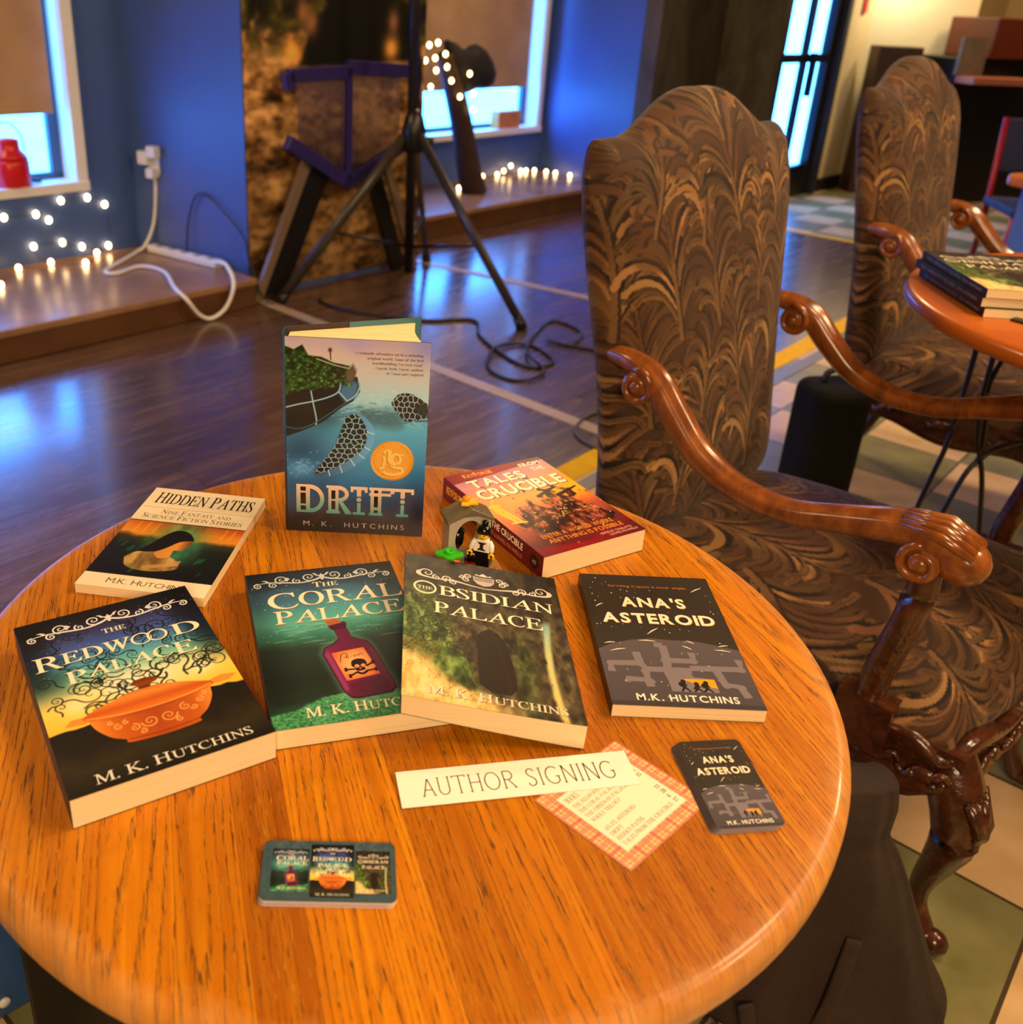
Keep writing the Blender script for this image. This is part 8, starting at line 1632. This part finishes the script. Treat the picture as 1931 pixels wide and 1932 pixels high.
# ------------------------------------------------------------------ second round table with its stack of books
T2 = (1.31, 1.522); R2 = 0.491; Z2 = 0.84
t2 = thing('round_table', 'second round orange-brown table on thin black wire legs, at the right edge', 'table', (T2[0], T2[1], 0))
mb = MB(); mb.lathe([(0.001, Z2 - 0.032), (R2 - 0.012, Z2 - 0.032), (R2 - 0.003, Z2 - 0.026), (R2, Z2 - 0.015), (R2 - 0.003, Z2 - 0.005), (R2 - 0.012, Z2), (0.001, Z2)], 96)
mb.build('table_top', mat('polished_orange_wood', rgb(190, 98, 26), 0.28, var=0.12, vs=7, coat=0.2), t2)
for pts in (((1.045, 1.76, 0.812), (1.05, 1.76, 0.62), (1.047, 1.76, 0.51), (1.034, 1.76, 0.42), (0.985, 1.76, 0.10)), ((1.084, 1.76, 0.812), (1.087, 1.76, 0.62), (1.104, 1.76, 0.515), (1.123, 1.76, 0.47), (1.148, 1.76, 0.39), (1.22, 1.77, 0.10)),
            ((1.14, 1.76, 0.812), (1.094, 1.76, 0.638), (1.11, 1.76, 0.55), (1.121, 1.765, 0.475), (1.092, 1.76, 0.407), (1.03, 1.76, 0.10)), ((1.55, 1.62, 0.812), (1.30, 1.72, 0.57), (1.165, 1.76, 0.506), (1.123, 1.765, 0.469))):
    mb = MB(); sp = [(p[0] - T2[0], p[1] - T2[1], p[2]) for p in pts]
    if sp[-1][2] < 0.2: sp.append((sp[-1][0] + (sp[-1][0] - sp[-2][0]) * 0.3, sp[-1][1], 0.0))
    mb.tube([tuple(p) for p in spline(sp, 6)], 0.0052, 8); mb.build('wire_leg', M_BLKL, t2)
def sp2(A, L, T): A.text('THE OBSIDIAN PALACE', 0.08 * L, 0.62 * L, T * 0.34, T * 0.34, S(190, 190, 186)); A.text('M. K. HUTCHINS', 0.66 * L, 0.93 * L, T * 0.36, T * 0.28, S(190, 190, 186))
for k, (dx, dy, dr, lab) in enumerate(((0.004, -0.004, 0.0, 'dark-spined paperback at the bottom of the stack on the second round table'), (0.000, 0.003, 0.6, 'dark-spined paperback in the middle of the stack on the second round table'), (0.002, 0.0, -0.4, 'dark-spined paperback with a golden-green cover, topmost on the second round table'))):
    b = paperback(lab, 176, 262, 14.6, cover_obsidian if k == 2 else (lambda R, A, W, H: R.C.__setitem__(slice(None), S(40, 34, 26))), (0.877 + dx, 1.492 + dy, Z2 + 0.0003 + 0.0152 * k), math.radians(-3.5 + dr), S(22, 26, 30), px=0.8 if k == 2 else 6.0, spine_art=sp2, group='stack of dark-spined books', spine_bands=((0, 0.30, S(20, 20, 22)), (0.30, 0.52, S(30, 58, 44)), (0.52, 1, S(22, 26, 32))))
tag((lambda mb: (mb.prism([(0.918, 1.475), (0.975, 1.395), (0.990, 1.405), (0.933, 1.487)], Z2 + 0.0003, Z2 + 0.004), mb.build('bookmark', mat('dark_bookmark', rgb(40, 34, 28), 0.5, var=0.3, vs=60)))[1])(MB()), 'small dark bookmark near the stack on the second round table', 'bookmark')

# ------------------------------------------------------------------ under the table: cloth bag, crate, blue tub
M_BAG = mat('black_cotton', rgb(46, 31, 22), 0.9, var=0.18, vs=50, bump=0.25, bs=350)
bag = thing('tote_bag', 'black cloth bag slumped on the tiles between the round table and the near armchair', 'bag', (0.60, 0.93, 0))
prof_ = [(0.0, -0.175, 0.150, 0.075), (0.012, -0.18, 0.166, 0.085), (0.05, -0.178, 0.160, 0.088), (0.10, -0.17, 0.130, 0.08), (0.19, -0.14, 0.088, 0.068), (0.28, -0.11, 0.045, 0.055), (0.325, -0.095, 0.018, 0.045), (0.345, -0.09, 0.016, 0.042), (0.37, -0.09, 0.018, 0.036), (0.40, -0.085, 0.014, 0.026)]
prof_ = spline(prof_, 5); V = []; ns = 64
for z, xl, xr, d in prof_:
    for k in range(ns):
        a = 2 * math.pi * k / ns; ca, sa = math.cos(a), math.sin(a)
        ex = lambda q, e: math.copysign(abs(q) ** e, q)
        fold = 1 + 0.10 * math.sin(5 * a + z * 9) * min(1, z * 4) + 0.09 * abs(math.sin(6.5 * a - z * 6)) ** 6
        V.append(((xl + xr) / 2 + (xr - xl) / 2 * ex(ca, 0.6), d * ex(sa, 0.7) * fold, z))
mb = MB(); F = [(i * ns + k, i * ns + (k + 1) % ns, (i + 1) * ns + (k + 1) % ns, (i + 1) * ns + k) for i in range(len(prof_) - 1) for k in range(ns)] + [tuple(range(ns - 1, -1, -1)), tuple(range((len(prof_) - 1) * ns, len(prof_) * ns))]
mb.add(V, F, 0, True); mb.build('bag_body', M_BAG, bag)
for pts in (((-0.02, -0.075, 0.20), (-0.035, -0.092, 0.10), (-0.05, -0.098, 0.03), (-0.07, -0.14, 0.004), (-0.09, -0.22, 0.003)), ((-0.14, -0.085, 0.08), (-0.125, -0.10, 0.02), (-0.12, -0.15, 0.003), (-0.115, -0.2, 0.003)), ((-0.165, -0.08, 0.03), (-0.18, -0.12, 0.004), (-0.22, -0.2, 0.003))):
    mb = MB(); mb.tube([tuple(p) for p in spline(pts, 6)], [(0.011, 0.0022)] * (6 * (len(pts) - 1) + 1), 8, up=(0, -1, 0.6)); mb.build('strap', M_BAG, bag)
tub = thing('blue_box', 'blue box with a round white button beneath the left edge of the round table', 'box', (-0.476, 0.869, 0), math.radians(221.5))
mb = MB(); mb.box(0.0, 0.50, -0.40, 0.0, 0.0, 0.46); tb = mb.build('box_body', mat('blue_plastic', rgb(48, 84, 140), 0.35, var=0.25, vs=8), tub, 0.012)
mb = MB(); mb.lathe([(0.001, 0), (0.008, 0), (0.007, 0.004), (0.001, 0.004)], 16, 0, Matrix.Translation((0.055, 0.0, 0.035)) @ Matrix.Rotation(-math.pi / 2, 4, 'X')); mb.build('button', M_PLASTW, tub)
cr_ = thing('crate', 'matt black crate standing in the shade under the round table, beside the blue box', 'crate', (-0.462, 0.79, 0), math.radians(0))
mb = MB(); mb.box(0.0, 0.14, 0.0, 0.34, 0.0, 0.42); mb.build('crate_body', M_PED, cr_, 0.008)
mb = MB(); mb.tube([(0.075, -0.002, 0.30), (0.075, -0.012, 0.33), (0.075, -0.002, 0.36)], 0.004, 8); mb.build('handle', mat('steel_handle', rgb(150, 150, 155), 0.25, metal=1.0), cr_)
M_BAG2 = mat('black_nylon', rgb(16, 14, 12), 0.85, spec=0.2, var=0.2, bump=0.2)
bg2 = thing('backpack', 'tall black bag on the floor just behind the near armchair back', 'bag', (1.035, 2.27, 0), math.radians(12))
mb = MB(); mb.prism(rrect(-0.085, -0.07, 0.075, 0.07, 0.04, 6), 0.0, 0.44); mb.build('bag_body', M_BAG2, bg2, 0.03, 4)
mb = MB(); mb.tube([tuple(p) for p in spline([(-0.04, 0, 0.435), (-0.035, 0, 0.465), (0.0, 0, 0.475), (0.035, 0, 0.465), (0.04, 0, 0.435)], 5)], 0.008, 8); mb.build('handle', M_PED, bg2)
